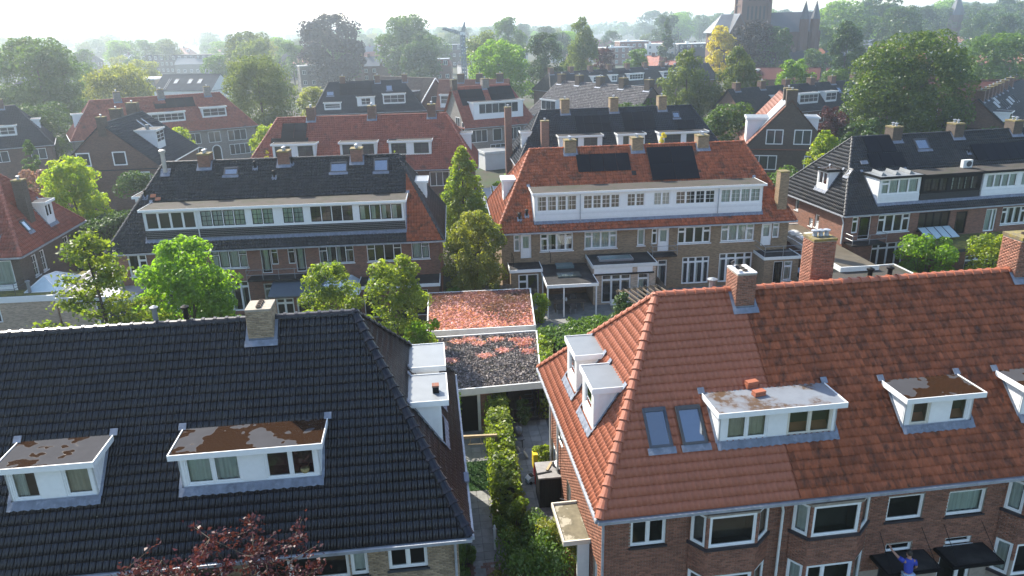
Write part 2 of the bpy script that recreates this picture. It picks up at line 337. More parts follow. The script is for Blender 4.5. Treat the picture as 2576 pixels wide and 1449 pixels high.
def ridge_caps(parent, A, B, r, step, m, indiv=True, nrm=None):
    A = Vector(A); B = Vector(B); L = (B-A).length; n = max(1, int(round(L/step))); st = L/n; d = (B-A).normalized()
    up = Vector((0, 0, 1)) if nrm is None else nrm
    x = d.cross(up).normalized(); u = x.cross(d).normalized()
    key = (round(st, 3), r, m.name)
    if key not in CAPME:
        mb = MB(); k = 7
        prof = [(-.06*0, 1.0), (st*.80, .9), (st*.80, 1.22), (st*1.04, 1.16)]
        for y, q in prof:
            for i in range(k):
                a = PI*i/(k-1); mb.v.append((r*q*math.cos(a), y, r*q*.8*math.sin(a)-.02))
        for j in range(3):
            for i in range(k-1): mb.f.append((j*k+i, j*k+i+1, (j+1)*k+i+1, (j+1)*k+i)); mb.mi.append(0)
        mb.f.append(tuple(3*k+i for i in range(k))); mb.mi.append(0)
        CAPME[key] = mb.build('ridge_tile', m, me_only=True)
    me = CAPME[key]
    V = np.empty(len(me.vertices)*3, np.float32); me.vertices.foreach_get('co', V); V = V.reshape(-1, 3)
    out = []
    for i in range(n):
        M = Matrix.Identity(4); q = A+d*(st*i)
        for c in range(3): M[c][0] = x[c]; M[c][1] = d[c]; M[c][2] = u[c]; M[c][3] = q[c]
        if indiv: obj('ridge_tile', me, parent, M)
        else: out.append(M)
    if not indiv:
        mb = MB()
        for M in out:
            k = len(mb.v); mb.v += [tuple(M @ Vector(v)) for v in V.tolist()]
            for p in me.polygons: mb.f.append(tuple(k+i for i in p.vertices)); mb.mi.append(0)
        mb.build('ridge', m, parent)
BV = np.array([(0, 0, 0), (1, 0, 0), (1, 1, 0), (0, 1, 0), (0, 0, 1), (1, 0, 1), (1, 1, 1), (0, 1, 1)], float)
BQ = np.array([(4, 5, 6, 7), (0, 1, 5, 4), (1, 2, 6, 5), (2, 3, 7, 6), (3, 0, 4, 7)])
def lay_bricks(root, parent, fr, s0, s1, t0, t1, m, holes=(), indiv=0, bl=.215, bh=.067, gap=.011, dep=.008, name='brickwork'):
    S = []
    for r in range(int((t1-t0)/bh)):
        t = t0+r*bh; x = s0-(bl/2 if r % 2 else 0)
        while x < s1-.01:
            a, b = max(x, s0), min(x+bl-gap, s1)
            if b-a > .03:
                c = (a+b)/2; ok = True
                for h in holes:
                    if h[0]-.02 < b and a < h[1]+.02 and h[2]-.02 < t+bh and t < h[3]+.02:
                        if a < h[0]-.05: b = min(b, h[0])
                        elif b > h[1]+.05: a = max(a, h[1])
                        else: ok = False
                if ok and b-a > .03: S.append((a, b, t, t+bh-gap))
            x += bl
    if not S: return 0
    full = [i for i, q in enumerate(S) if abs(q[1]-q[0]-(bl-gap)) < 1e-6]; chosen = []
    if indiv:
        W = root.matrix_basis
        c = [(seen(W @ fr.p(S[i][0], S[i][2], 0), -.01), i) for i in full]
        chosen = [i for z, i in sorted(q for q in c if q[0])[:indiv]]
        me = npmesh('brick', BV*[bl-gap, bh-gap, dep+.02]-[0, 0, .02], BQ, m, me_only=True)
        for i in chosen:
            M = Matrix.Identity(4); q = fr.p(S[i][0], S[i][2], random.uniform(-.002, .002))
            for k in range(3): M[k][0] = fr.a[k]; M[k][1] = fr.u[k]; M[k][2] = fr.o[k]; M[k][3] = q[k]
            obj('brick', me, parent, M)
    ch = set(chosen); S = np.array([q for i, q in enumerate(S) if i not in ch]); n = len(S)
    if n == 0: return len(chosen)
    A = np.repeat(BV[None], n, 0).copy()
    A[:, :, 0] = S[:, 0:1]+A[:, :, 0]*(S[:, 1]-S[:, 0])[:, None]; A[:, :, 1] = S[:, 2:3]+A[:, :, 1]*(S[:, 3]-S[:, 2])[:, None]
    A[:, :, 2] = A[:, :, 2]*(dep+.02)-.02+RNG.uniform(-.002, .002, (n, 1))
    Wd = np.array(fr.O)+A[:, :, 0:1]*np.array(fr.a)+A[:, :, 1:2]*np.array(fr.u)+A[:, :, 2:3]*np.array(fr.o)
    npmesh(name, Wd, (BQ[None]+(np.arange(n)*8)[:, None, None]).reshape(-1, 4), m, parent, 'stuff')
    return len(chosen)
# ---------------------------------------------------------------- windows
def wall_grid(mb, fr, s0, s1, t0, t1, holes, n=0, dep=.16):
    xs = sorted({s0, s1, *[min(max(h[0], s0), s1) for h in holes], *[min(max(h[1], s0), s1) for h in holes]})
    ts = sorted({t0, t1, *[min(max(h[2], t0), t1) for h in holes], *[min(max(h[3], t0), t1) for h in holes]})
    for a, b in zip(xs, xs[1:]):
        for c, d in zip(ts, ts[1:]):
            x, y = (a+b)/2, (c+d)/2
            if any(h[0] < x < h[1] and h[2] < y < h[3] for h in holes): continue
            mb.poly([fr.p(a, c, n), fr.p(b, c, n), fr.p(b, d, n), fr.p(a, d, n)])
    for h in holes:
        a, b, c, d = h[:4]
        for p, q in (((a, c), (b, c)), ((b, c), (b, d)), ((b, d), (a, d)), ((a, d), (a, c))):
            mb.poly([fr.p(*p, n), fr.p(*q, n), fr.p(*q, n-dep), fr.p(*p, n-dep)])
def window(parent, fr, s0, s1, t0, t1, cols='11', frame=WHITE, sash=None, curtain=None, munt=(1, 1), n=0, sill=True, flat=False, dep=.10, room=.9, fw=.06, sw=.045, door=False, cfrac=1., glass=None, tl=.27):
    """window in an opening: outer frame, sashes, one pane per light, curtain, dark room behind"""
    sash = sash or frame; glass = glass or GLASS
    mb = MB(); nf0, nf1 = n-dep-.05, n-dep+.03
    mb.box(fr, s0, s0+fw, t0, t1, nf0, nf1).box(fr, s1-fw, s1, t0, t1, nf0, nf1).box(fr, s0+fw, s1-fw, t0, t0+fw, nf0, nf1).box(fr, s0+fw, s1-fw, t1-fw, t1, nf0, nf1)
    wts = [{'T': .75, 'D': 1.1, 'n': .5, 'F': 1.8}.get(c, 1.) for c in cols]; tot = sum(wts); x = s0+fw; span = s1-s0-2*fw
    lights = []
    for i, c in enumerate(cols):
        x1 = x+span*wts[i]/tot
        if i: mb.box(fr, x-fw/2, x+fw/2, t0+fw, t1-fw, nf0, nf1-.004)
        a, b = x+(fw/2 if i else 0), x1-(fw/2 if i < len(cols)-1 else 0)
        lo, hi = t0+fw, t1-fw
        if c in 'TD' or (door and c == '1'):
            tr = hi-(hi-lo)*(tl if not door else .18)
            mb.box(fr, a, b, tr-fw/2, tr+fw/2, nf0, nf1-.006); lights.append((a, b, tr+fw/2, hi, 0)); hi = tr-fw/2
        lights.append((a, b, lo, hi, 1)); x = x1
    fo = mb.build('window', frame, parent) if not flat else mb.build('window_frame', frame, parent)
    pp = fo if not flat else parent
    sb = MB(); 
    for (a, b, c, d, big) in lights:
        k = sw
        sb.box(fr, a, a+k, c, d, nf0+.01, nf1-.02).box(fr, b-k, b, c, d, nf0+.01, nf1-.02).box(fr, a+k, b-k, c, c+k, nf0+.01, nf1-.02).box(fr, a+k, b-k, d-k, d, nf0+.01, nf1-.02)
        if big and munt != (1, 1):
            nc, nr = munt
            for i in range(1, nc): xx = a+k+(b-a-2*k)*i/nc; sb.box(fr, xx-.014, xx+.014, c+k, d-k, nf0+.03, nf1-.03)
            for i in range(1, nr): yy = c+k+(d-c-2*k)*i/nr; sb.box(fr, a+k, b-k, yy-.014, yy+.014, nf0+.032, nf1-.032)
        pm = MB(); nn = n-dep-.01; pm.poly([fr.p(a+k, c+k, nn), fr.p(b-k, c+k, nn), fr.p(b-k, d-k, nn), fr.p(a+k, d-k, nn)])
        pm.build('pane', glass, pp)
    sb.build('sash', sash, pp)
    if curtain is not None:
        cm = MB(); full = cfrac >= 1; ncn = n-dep-.12
        for (a, b, c, d, big) in lights:
            if not big and not full: continue
            st = max(6, int((b-a)/.06)); e = b if full else a+(b-a)*cfrac; px = None
            for i in range(st+1):
                xx = a+(e-a)*i/st; off = .02*math.sin(i*1.7+a*3)
                q = (fr.p(xx, c, ncn+off), fr.p(xx, d, ncn+off))
                if px: cm.poly([px[0], q[0], q[1], px[1]])
                px = q
        cm.build('curtain', curtain, pp)
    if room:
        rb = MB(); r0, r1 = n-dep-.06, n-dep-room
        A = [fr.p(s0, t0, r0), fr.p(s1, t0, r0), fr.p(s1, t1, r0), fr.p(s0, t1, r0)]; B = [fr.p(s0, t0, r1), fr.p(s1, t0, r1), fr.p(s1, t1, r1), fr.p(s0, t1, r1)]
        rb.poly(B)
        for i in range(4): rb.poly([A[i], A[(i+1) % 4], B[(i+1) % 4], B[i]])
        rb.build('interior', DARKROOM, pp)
    if sill: MB().box(fr, s0-.06, s1+.06, t0-.07, t0, n-dep, n+.06).build('sill', frame if sill is True else sill, pp)
    return fo
def swindow(parent, fr, s0, s1, t0, t1, nc=2, nr=1, n=0, frame=WHITE, glass=None, fw=.08, flat=False, sep=True):
    """far window: frame proud of the wall with panes set back"""
    mb = MB(); a0, a1 = n+.003, n+.05
    mb.box(fr, s0, s0+fw, t0, t1, a0, a1).box(fr, s1-fw, s1, t0, t1, a0, a1).box(fr, s0+fw, s1-fw, t0, t0+fw, a0, a1).box(fr, s0+fw, s1-fw, t1-fw, t1, a0, a1)
    for i in range(1, nc): x = s0+(s1-s0)*i/nc; mb.box(fr, x-fw*.4, x+fw*.4, t0+fw, t1-fw, a0, a1-.01)
    for i in range(1, nr): y = t0+(t1-t0)*i/nr; mb.box(fr, s0+fw, s1-fw, y-fw*.35, y+fw*.35, a0, a1-.012)
    fo = mb.build('window' if not flat else 'window_frame', frame, parent)
    for i in range(nc if sep else 1):
        k = nc if sep else 1
        x0 = s0+fw+(s1-s0-2*fw)*i/k; x1 = s0+fw+(s1-s0-2*fw)*(i+1)/k
        MB().poly([fr.p(x0, t0+fw, n+.02), fr.p(x1, t0+fw, n+.02), fr.p(x1, t1-fw, n+.02), fr.p(x0, t1-fw, n+.02)]).build('pane', glass or FARGLASS, fo if not flat else parent)
    return fo
# ---------------------------------------------------------------- the house
class House:
    def __init__(s, name, label, o, rot, x0, x1, W, ze, rise, hl, hr, wallm, roofm, ov=.45, ovs=.4, lod=1, tile=(.21, .32), prof=PAN, group=None, cat='house', indiv=0, gutter=ZINC):
        s.root = thing(name, label, cat, (o[0], o[1], 0), rot, group); bpy_dummy = s.root
        s.root.matrix_basis = Matrix.Translation((o[0], o[1], 0)) @ Matrix.Rotation(rot, 4, 'Z')
        s.x0, s.x1, s.W, s.ze, s.rise, s.hl, s.hr = x0, x1, W, ze, rise, hl, hr
        s.wallm, s.roofm, s.ov, s.ovs, s.lod, s.tile, s.prof, s.indiv = wallm, roofm, ov, ovs, lod, tile, prof, indiv
        k = rise/(W/2); T = math.hypot(W/2, rise); zr = ze+rise; s.k = k; s.T = T; s.zr = zr
        s.F = VF((0, ov, 0), (1, 0, 0), (0, -1, 0)); s.B = VF((0, W-ov, 0), (1, 0, 0), (0, 1, 0))
        s.L = VF((x0+ovs, 0, 0), (0, 1, 0), (-1, 0, 0)); s.R = VF((x1-ovs, 0, 0), (0, 1, 0), (1, 0, 0))
        s.PF = RF((0, 0, ze), (1, 0, 0), (0, W/2, rise)); s.PB = RF((0, W, ze), (-1, 0, 0), (0, -W/2, rise))
        if hl: s.PL = RF((x0, W, ze), (0, -1, 0), (hl, 0, rise)); s.TL = math.hypot(hl, rise)
        if hr: s.PR = RF((x1, 0, ze), (0, 1, 0), (-hr, 0, rise)); s.TR = math.hypot(hr, rise)
        s.holes = {'F': [], 'B': [], 'L': [], 'R': []}; s.rh = {'F': [], 'B': [], 'L': [], 'R': []}
        mb = MB(); z = ze-.03
        A, Bp, Cc, D = (x0, 0, z), (x1, 0, z), (x1, W, z), (x0, W, z); E, G = (x0+hl, W/2, zr-.03), (x1-hr, W/2, zr-.03)
        mb.poly([A, Bp, G, E]); mb.poly([Cc, D, E, G])
        if hl: mb.poly([D, A, E])
        if hr: mb.poly([Bp, Cc, G])
        u = .12
        mb.poly([(x0, 0, z-u), (x0, W, z-u), (x1, W, z-u), (x1, 0, z-u)])
        for p, q in ((A, Bp), (Bp, Cc), (Cc, D), (D, A)): mb.poly([p, q, (q[0], q[1], z-u), (p[0], p[1], z-u)])
        s.roof = mb.build('roof', roofm, s.root)
    def win(s, side, a0, a1, t0, t1, cols='11', **k):
        fr = getattr(s, side)
        if s.lod <= 1:
            s.holes[side].append((a0, a1, t0, t1)); return window(s.root, fr, a0, a1, t0, t1, cols, **k)
        return swindow(s.root, fr, a0, a1, t0, t1, len(cols), k.get('rows', 1), frame=k.get('frame', WHITE))
    def finish(s, tiles=True, caps=True, sidemat=None, bricks=None, planes='FBLR', capm=None, gut=ZINC, skipbrick=()):
        x0, x1, W, ze, ov, ovs = s.x0, s.x1, s.W, s.ze, s.ov, s.ovs
        mb = MB(); zt = ze-.12
        for side, (a, b) in dict(F=(x0+ovs, x1-ovs), B=(x0+ovs, x1-ovs), L=(ov, W-ov), R=(ov, W-ov)).items():
            wall_grid(mb, getattr(s, side), a, b, 0, zt, s.holes[side])
        for hp, side in ((s.hl, 'L'), (s.hr, 'R')):
            if not hp:
                fr = getattr(s, side); mb.poly([fr.p(ov, zt), fr.p(W-ov, zt), fr.p(W-ov, ze+ov*s.k-.05), fr.p(W/2, s.zr-.06), fr.p(ov, ze+ov*s.k-.05)])
        s.wall = mb.build('wall', s.wallm, s.root)
        # gutters
        if gut and s.lod <= 2:
            g = MB()
            for p, q, out in (((x0-.05, 0), (x1+.05, 0), (0, -1)), ((x0-.05, W), (x1+.05, W), (0, 1))):
                g.box(XYZ, p[0], q[0], min(p[1], p[1]+.13*out[1]), max(p[1], p[1]+.13*out[1]), ze-.13, ze-.02)
            if s.hl: g.box(XYZ, x0-.13, x0, 0, W, ze-.13, ze-.02)
            if s.hr: g.box(XYZ, x1, x1+.13, 0, W, ze-.13, ze-.02)
            g.build('gutter', gut, s.root)
        wd, gg = s.tile; pr = s.prof if s.lod <= 1 else LOW
        if tiles:
            T = s.T
            if 'F' in planes:
                for (a0, a1, b0, b1, m, t0f) in s.front_split if hasattr(s, 'front_split') else [(x0, x0+s.hl, x1, x1-s.hr, s.roofm, 0)]:
                    lay_tiles(s.root, s.roof, s.PF, T, a0, a1, b0, b1, wd, gg, pr, m, s.rh['F'], s.indiv if m == s.roofm or s.lod > 0 else s.indiv//2)
            if 'B' in planes: lay_tiles(s.root, s.roof, s.PB, T, -x1, -(x1-s.hr), -x0, -(x0+s.hl), wd*1.5, gg*1.5, LOW, s.roofm)
            if s.hl and 'L' in planes: lay_tiles(s.root, s.roof, s.PL, s.TL, 0, W/2, W, W/2, wd, gg, pr, s.roofm, s.rh['L'])
            if s.hr and 'R' in planes: lay_tiles(s.root, s.roof, s.PR, s.TR, 0, W/2, W, W/2, wd, gg, pr, s.roofm, s.rh['R'])
        if caps:
            cm = capm or s.roofm; ind = s.lod <= 1; r = .17 if s.lod == 0 else .135; up = .04
            E, G = (x0+s.hl, W/2, s.zr+up), (x1-s.hr, W/2, s.zr+up)
            ridge_caps(s.roof, E, G, r, .4, cm, ind)
            if s.hl:
                ridge_caps(s.roof, (x0, 0, ze+up), E, r, .4, cm, ind); ridge_caps(s.roof, (x0, W, ze+up), E, r, .4, cm, ind)
            if s.hr:
                ridge_caps(s.roof, (x1, 0, ze+up), G, r, .4, cm, ind); ridge_caps(s.roof, (x1, W, ze+up), G, r, .4, cm, ind)
        return s
    # --- roof furniture (roof-plane coordinates: s along, y = horizontal distance in from the eave)
    def tt(s, y): return y*s.T/(s.W/2)
    def chimney(s, x, y, wx, wy, z1, m=BR_BROWN, pots=2, cap=None, bricks=None, z0=None, pm=None, flash=True, capo=.03, caph=.12):
        z0 = (s.ze+min(y, s.W-y)*s.k-.6) if z0 is None else z0
        c = MB().box(XYZ, x-wx/2, x+wx/2, y-wy/2, y+wy/2, z0, z1).build('chimney', MORTAR if bricks else m, s.root)
        if bricks:
            n = 0
            for fr, a, b in ((VF((0, y-wy/2, 0), (1, 0, 0), (0, -1, 0)), x-wx/2, x+wx/2), (VF((x-wx/2, 0, 0), (0, 1, 0), (-1, 0, 0)), y-wy/2, y+wy/2), (VF((x+wx/2, 0, 0), (0, 1, 0), (1, 0, 0)), y-wy/2, y+wy/2), (VF((0, y+wy/2, 0), (1, 0, 0), (0, 1, 0)), x-wx/2, x+wx/2)):
                lay_bricks(s.root, c, fr, a, b, z0+.1, z1-.01, bricks, (), 0 if n else 120); n += 1
        MB().box(XYZ, x-wx/2-capo, x+wx/2+capo, y-wy/2-capo, y+wy/2+capo, z1, z1+caph).build('chimney_cap', cap or MOSSCAP, c)
        for i in range(pots):
            q = (x+(i-(pots-1)/2)*wx*.8/max(pots, 1) if wx >= wy else x, y+((i-(pots-1)/2)*wy*.8/pots if wy > wx else 0), z1+caph)
            MB().lathe(q, [(.09, 0), (.1, .03), (.085, .12), (.085, .2), (.15, .21), (.15, .26), (.03, .3)] if pm != 'hole' else [(.1, 0), (.1, .07), (.075, .07), (.07, .01)], 10).build('chimney_pot', ZINC if pm != 'hole' else BR_DARK, c)
        if flash:
            yf = y-wy/2; f = MB(); t = s.tt(yf)
            f.box(s.PF, x-wx/2-.14, x+wx/2+.14, t-.22, t+.02, .108, .125)
            for sg in (-1, 1):
                a, b = sorted((x+sg*wx/2, x+sg*(wx/2+.12))); f.box(s.PF, a, b, t+.02, min(s.T, t+s.tt(wy)), .106, .123)
            zf = s.ze+yf*s.k
            f.box(VF((0, yf, 0), (1, 0, 0), (0, -1, 0)), x-wx/2-.012, x+wx/2+.012, zf, zf+.16, .008, .02)
            f.build('flashing', LEAD, c)
        return c
    def skylight(s, pl, s0, s1, t0, t1, glass=None, m=DGREY, side='F'):
        f = MB(); k = .09
        f.box(pl, s0, s0+k, t0, t1, 0, .15).box(pl, s1-k, s1, t0, t1, 0, .15).box(pl, s0+k, s1-k, t0, t0+k, 0, .15).box(pl, s0+k, s1-k, t1-k*1.6, t1, 0, .17)
        o = f.build('skylight', m, s.root)
        MB().poly([pl.p(s0+k, t0+k, .11), pl.p(s1-k, t0+k, .11), pl.p(s1-k, t1-k, .11), pl.p(s0+k, t1-k, .11)]).build('pane', glass or GLASSB, o)
        MB().poly([pl.p(s0+k, t0+k, -.02), pl.p(s1-k, t0+k, -.02), pl.p(s1-k, t1-k, -.02), pl.p(s0+k, t1-k, -.02)]).build('blind', CURT_W if glass is None else DARKROOM, o)
        MB().box(pl, s0-.08, s1+.08, t0-.25, t0, .112, .124).build('flashing', LEAD, o)
        s.rh[side].append((s0, s1, t0, t1)); return o
    def solar(s, s0, s1, t0, t1, nc, nr, pl=None, lift=.12):
        pl = pl or s.PF
        for i in range(nc):
            for j in range(nr):
                a, b = s0+(s1-s0)*i/nc+.012, s0+(s1-s0)*(i+1)/nc-.012; c, d = t0+(t1-t0)*j/nr+.012, t0+(t1-t0)*(j+1)/nr-.012
                MB().box(pl, a, b, c, d, lift, lift+.04).build('solar_panel', SOLAR, s.root)
    def vent(s, pl, a, t, h=.5, r=.07, m=BLACKP, plate=LEAD):
        q = pl.p(a, t, .04); o = MB().tube(q, q+Vector((0, 0, h)), r, r, 10).lathe(q+Vector((0, 0, h)), [(r*1.6, 0), (r*1.7, .06), (r*.4, .12)], 10).build('vent_pipe', m, s.root)
        MB().box(pl, a-.2, a+.2, t-.28, t+.15, .05, .075).build('flashing', plate, o); return o
    def dormer(s, side, a0, a1, zf, zt, wins, body=WHITE, fas=WHITE, top=WETFELT, ovh=.22, front=None, k=None, ze=None, panelm=None, zp=None, lead=True, fh=.2, ovs=.14, simple=False, back=.0):
        """box dormer; wins = list of (a0,a1,t0,t1,cols,kwargs); panelm clads the front below zp"""
        k = k or s.k; ze = ze or s.ze
        if side == 'F': fr = VF((0, 0, 0), (1, 0, 0), (0, -1, 0)); pl = s.PF; lim = s.W/2
        elif side == 'L': fr = VF((s.x0, 0, 0), (0, 1, 0), (-1, 0, 0)); k = s.rise/s.hl; lim = s.hl; pl = s.PL
        else: fr = VF((s.x1, 0, 0), (0, 1, 0), (1, 0, 0)); k = s.rise/s.hr; lim = s.hr; pl = s.PR
        bf = (zf-ze)/k; bt = min((zt-ze)/k, lim)+back
        if s.lod <= 2:
            sc = math.hypot(1, k)
            h = (a0+.05, a1-.05, bf*sc, bt*sc)
            if side == 'L': h = (s.W-a1+.05, s.W-a0-.05, h[2], h[3])
            s.rh[side].append(h)
        mb = MB(); nF = -bf; zw = zt
        holes = [w[:4] for w in wins] if not simple else []
        wall_grid(mb, fr, a0, a1, zf-.05, zw, holes, nF, .13)
        for a, d in ((a0, 1), (a1, -1)):
            P = [fr.p(a, zf-.05, nF), fr.p(a, zw, nF), fr.p(a, zw, -bt), fr.p(a, zf-.05, -bf-.02)]
            mb.prism(P, fr.a*(.06*d))
        D = mb.build('dormer', body, s.root)
        # board grooves on the cheeks (tongue and groove laths)
        if s.lod <= 1:
            for a, d in ((a0, -1), (a1, 1)):
                b = bf+.12
                while b < bt-.1:
                    z0 = ze+b*k
                    lo, hi = sorted((a+d*.002, a+d*.012)); MB().box(fr, lo, hi, z0+.02, zw-.01, -b-.066, -b+.066).build('cladding_board', body, D); b += .145
        if panelm and zp:
            g = MB(); z = zf
            while z < zp-.02: g.box(fr, a0-.01, a1+.01, z, min(z+.125, zp), nF+.005, nF+.02+.008*(int((z-zf)/.14) % 2)); z += .14
            g.build('cladding', panelm, D)
        for w in wins:
            kw = dict(w[5]) if len(w) > 5 else {}
            if simple: swindow(D, fr, w[0], w[1], w[2], w[3], len(w[4]), kw.get('rows', 1), n=nF, flat=True, frame=kw.get('frame', WHITE), sep=kw.get('sep', True))
            else:
                kw.setdefault('room', .35); kw.setdefault('sill', False); kw.setdefault('dep', .05)
                window(D, fr, w[0], w[1], w[2], w[3], w[4], n=nF, flat=True, **kw)
        o = ovh; f = MB(); z0, z1 = zt, zt+fh
        f.box(fr, a0-ovs, a1+ovs, z0, z1, nF+o-.03, nF+o)
        f.box(fr, a0-ovs, a0-ovs+.03, z0, z1, -bt-.02, nF+o-.03).box(fr, a1+ovs-.03, a1+ovs, z0, z1, -bt-.02, nF+o-.03)
        f.box(fr, a0-ovs+.03, a1+ovs-.03, z0, z0+.03, -bt, nF+o-.03)
        f.build('fascia', fas, D)
        btop = min((zt+fh*.8-ze)/k, lim)
        MB().box(fr, a0-ovs+.03, a1+ovs-.03, z0+.05, z1-.035, -btop-.02, nF+o-.03).build('dormer_roof', top, D)
        if lead and s.lod <= 1:
            L = MB(); cs = math.hypot(1, k); tf = bf*cs
            A0, A1 = (a0, a1) if side != 'L' else (s.W-a1, s.W-a0)
            nst = max(4, int((A1-A0)/.1)); px = None
            for i in range(nst+1):
                x = A0-.08+(A1-A0+.16)*i/nst; d = -.26-.025*math.sin(i*2.4)
                q = (pl.p(x, tf+d, .112+.012*math.sin(i*1.9)), pl.p(x, tf+.03, .125))
                if px: L.poly([px[0], q[0], q[1], px[1]])
                px = q
            for e, d in ((A0, -1), (A1, 1)):
                lo, hi = sorted((e, e+d*.1)); L.box(pl, lo, hi, tf, bt*cs+.05, .105, .118)
            for e in (A0-ovs, A1+ovs): L.box(pl, e-.12, e+.12, btop*cs-.1, btop*cs+.14, .11, .135)
            L.build('flashing', LEAD, D)
        return D
def tubes(name, m, parent, pts, r, n=6):
    mb = MB()
    for a, b in pts: mb.tube(a, b, r, r, n)
    return mb.build(name, m, parent)
def railing(parent, fr, s0, s1, z, n0, n1, h=.85, m=GREYP, r=.022, sides=True, rails=2):
    P = []
    for i in range(rails): P.append((fr.p(s0, z+h*(i+1)/rails, n1), fr.p(s1, z+h*(i+1)/rails, n1)))
    k = max(1, int((s1-s0)/1.1))
    for i in range(k+1): x = s0+(s1-s0)*i/k; P.append((fr.p(x, z, n1), fr.p(x, z+h, n1)))
    if sides:
        for x in (s0, s1):
            for i in range(rails): P.append((fr.p(x, z+h*(i+1)/rails, n0), fr.p(x, z+h*(i+1)/rails, n1)))
    return tubes('railing', m, parent, P, r)
def flatext(h, x0, x1, y0, y1, z, wallm, fas=WHITE, top=FELT, fr_over=.12, fh=.22, holes=(), name='extension'):
    """flat-roofed extension in house coordinates: walls, fascia, roof sheet; returns wall part and its front frame"""
    fr = VF((0, y0, 0), (1, 0, 0), (0, -1, 0)); mb = MB(); wall_grid(mb, fr, x0, x1, 0, z, holes, 0, .14)
    mb.poly([(x0, y0, 0), (x0, y1, 0), (x0, y1, z), (x0, y0, z)]); mb.poly([(x1, y0, 0), (x1, y1, 0), (x1, y1, z), (x1, y0, z)]); mb.poly([(x0, y1, 0), (x1, y1, 0), (x1, y1, z), (x0, y1, z)])
    o = mb.build(name, wallm, h.root); q = fr_over
    f = MB(); a0, a1, b0, b1 = x0-q, x1+q, y0-q, y1
    f.box(XYZ, a0, a1, b0, b0+.06, z-.02, z+fh).box(XYZ, a0, a0+.06, b0+.06, b1, z-.02, z+fh).box(XYZ, a1-.06, a1, b0+.06, b1, z-.02, z+fh).build('fascia', fas, o)
    MB().box(XYZ, a0+.06, a1-.06, b0+.06, b1, z, z+fh-.05).build('roof_sheet', top, o)
    return o, fr
# ---------------------------------------------------------------- vegetation
def leaf_quads(P, N, size, rng, asp=.6, droop=0.):
    n = len(P); N = N/np.maximum(np.linalg.norm(N, axis=1, keepdims=True), 1e-6)
    r = rng.normal(size=(n, 3)); r[:, 2] -= droop*3
    A = np.cross(N, r); A /= np.maximum(np.linalg.norm(A, axis=1, keepdims=True), 1e-6)
    if droop: A = np.where(rng.random((n, 1)) < droop, np.stack([A[:, 0]*.25, A[:, 1]*.25, -np.ones(n)], 1), A)
    B = np.cross(N, A); B /= np.maximum(np.linalg.norm(B, axis=1, keepdims=True), 1e-6)
    sz = size*rng.uniform(.6, 1.35, (n, 1)); bend = N*sz*.18
    V = np.stack([P-A*sz*.5, P+B*sz*asp*.5+bend, P+A*sz*.5, P-B*sz*asp*.5+bend], 1)
    return V.reshape(-1, 3), np.arange(n*4).reshape(-1, 4)
def env(kind, t):      # half-width of the crown outline at relative height t
    if kind == 'round': return np.sqrt(np.clip(1-(2*t-1)**2, .02, 1))
    if kind == 'oval': return np.sqrt(np.clip(1-(2*t-.9)**2/1.21, .02, 1))*np.clip(1.15-.25*t, 0, 1)
    if kind == 'cone': return np.clip(1-t, .03, 1)**.75*np.clip(t*6+.35, 0, 1)
    if kind == 'pear': return np.clip(np.sin(np.clip(t*.86+.14, 0, 1)*PI)**.6*(1.12-.42*t), .05, 1.1)
    if kind == 'col': return np.clip(1-t**3, .06, 1)*np.clip(t*4+.5, 0, 1)
    return np.ones_like(t)
def crown(kind, R, z0, z1, n, ls, seed, lobes=40, lr=.32, droop=0., fill=.25, rough=.25, flat=1.):
    rng = np.random.default_rng(seed); h = z1-z0
    t = rng.random(lobes)*.94+.03; az = rng.random(lobes)*2*PI
    rr = env(kind, t)*R*np.where(rng.random(lobes) < .75, rng.uniform(.62, .86, lobes), rng.uniform(.1, .6, lobes))*(1+rng.normal(size=lobes)*rough*.35)
    C = np.stack([rr*np.cos(az), rr*np.sin(az), z0+t*h], 1)
    LR = lr*R*rng.uniform(.65, 1.25, lobes)*np.clip(env(kind, t)+.35, .45, 1.1)
    C[:, 2] = np.clip(C[:, 2], z0+LR*.3, z1-LR*.55*flat); j = rng.random(lobes) < .12; C[j, :2] *= 1.12; LR[j] *= .6
    k = rng.choice(lobes, n, p=LR**2/np.sum(LR**2)); D = rng.normal(size=(n, 3)); D[:, 2] += .35; D /= np.linalg.norm(D, axis=1, keepdims=True)
    rad = np.where(rng.random(n) < fill, rng.random(n)**.5*.8, 1-rng.random(n)**2*.3)
    P = C[k]+D*(LR[k]*rad)[:, None]*np.array([1, 1, .85*flat])
    if droop: P[:, 2] -= (rng.random(n)**1.5)*LR[k]*droop*1.6
    N = D*.9+rng.normal(size=(n, 3))*.75+np.array([0, 0, .5])
    V, Q = leaf_quads(P, N, ls, rng, .62, droop*.5)
    return V, Q, C, LR
def wood(mb, base, top, r, C, rng, nb=8, bend=.15, lo=.35):
    base = Vector(base); top = Vector(top); pts = [base]; k = 5
    for i in range(1, k+1):
        f = i/k; pts.append(base.lerp(top, f)+Vector((rng.normal()*bend*f, rng.normal()*bend*f, 0)))
    for i in range(k): mb.tube(pts[i], pts[i+1], r*(1-.8*i/k), r*(1-.8*(i+1)/k), 7, False)
    idx = rng.choice(len(C), min(nb, len(C)), replace=False)
    for j in idx:
        c = Vector(C[j]); f = min(.9, max(lo, (c.z-base.z)/(top.z-base.z)-.25)); p = base.lerp(top, f); m = p.lerp(c, .55)+Vector((0, 0, (c-p).length*.08))
        mb.tube(p, m, r*.42*(1.1-f), r*.26*(1.1-f), 5, False); mb.tube(m, c, r*.26*(1.1-f), r*.08, 5, False)
SEED = [100]
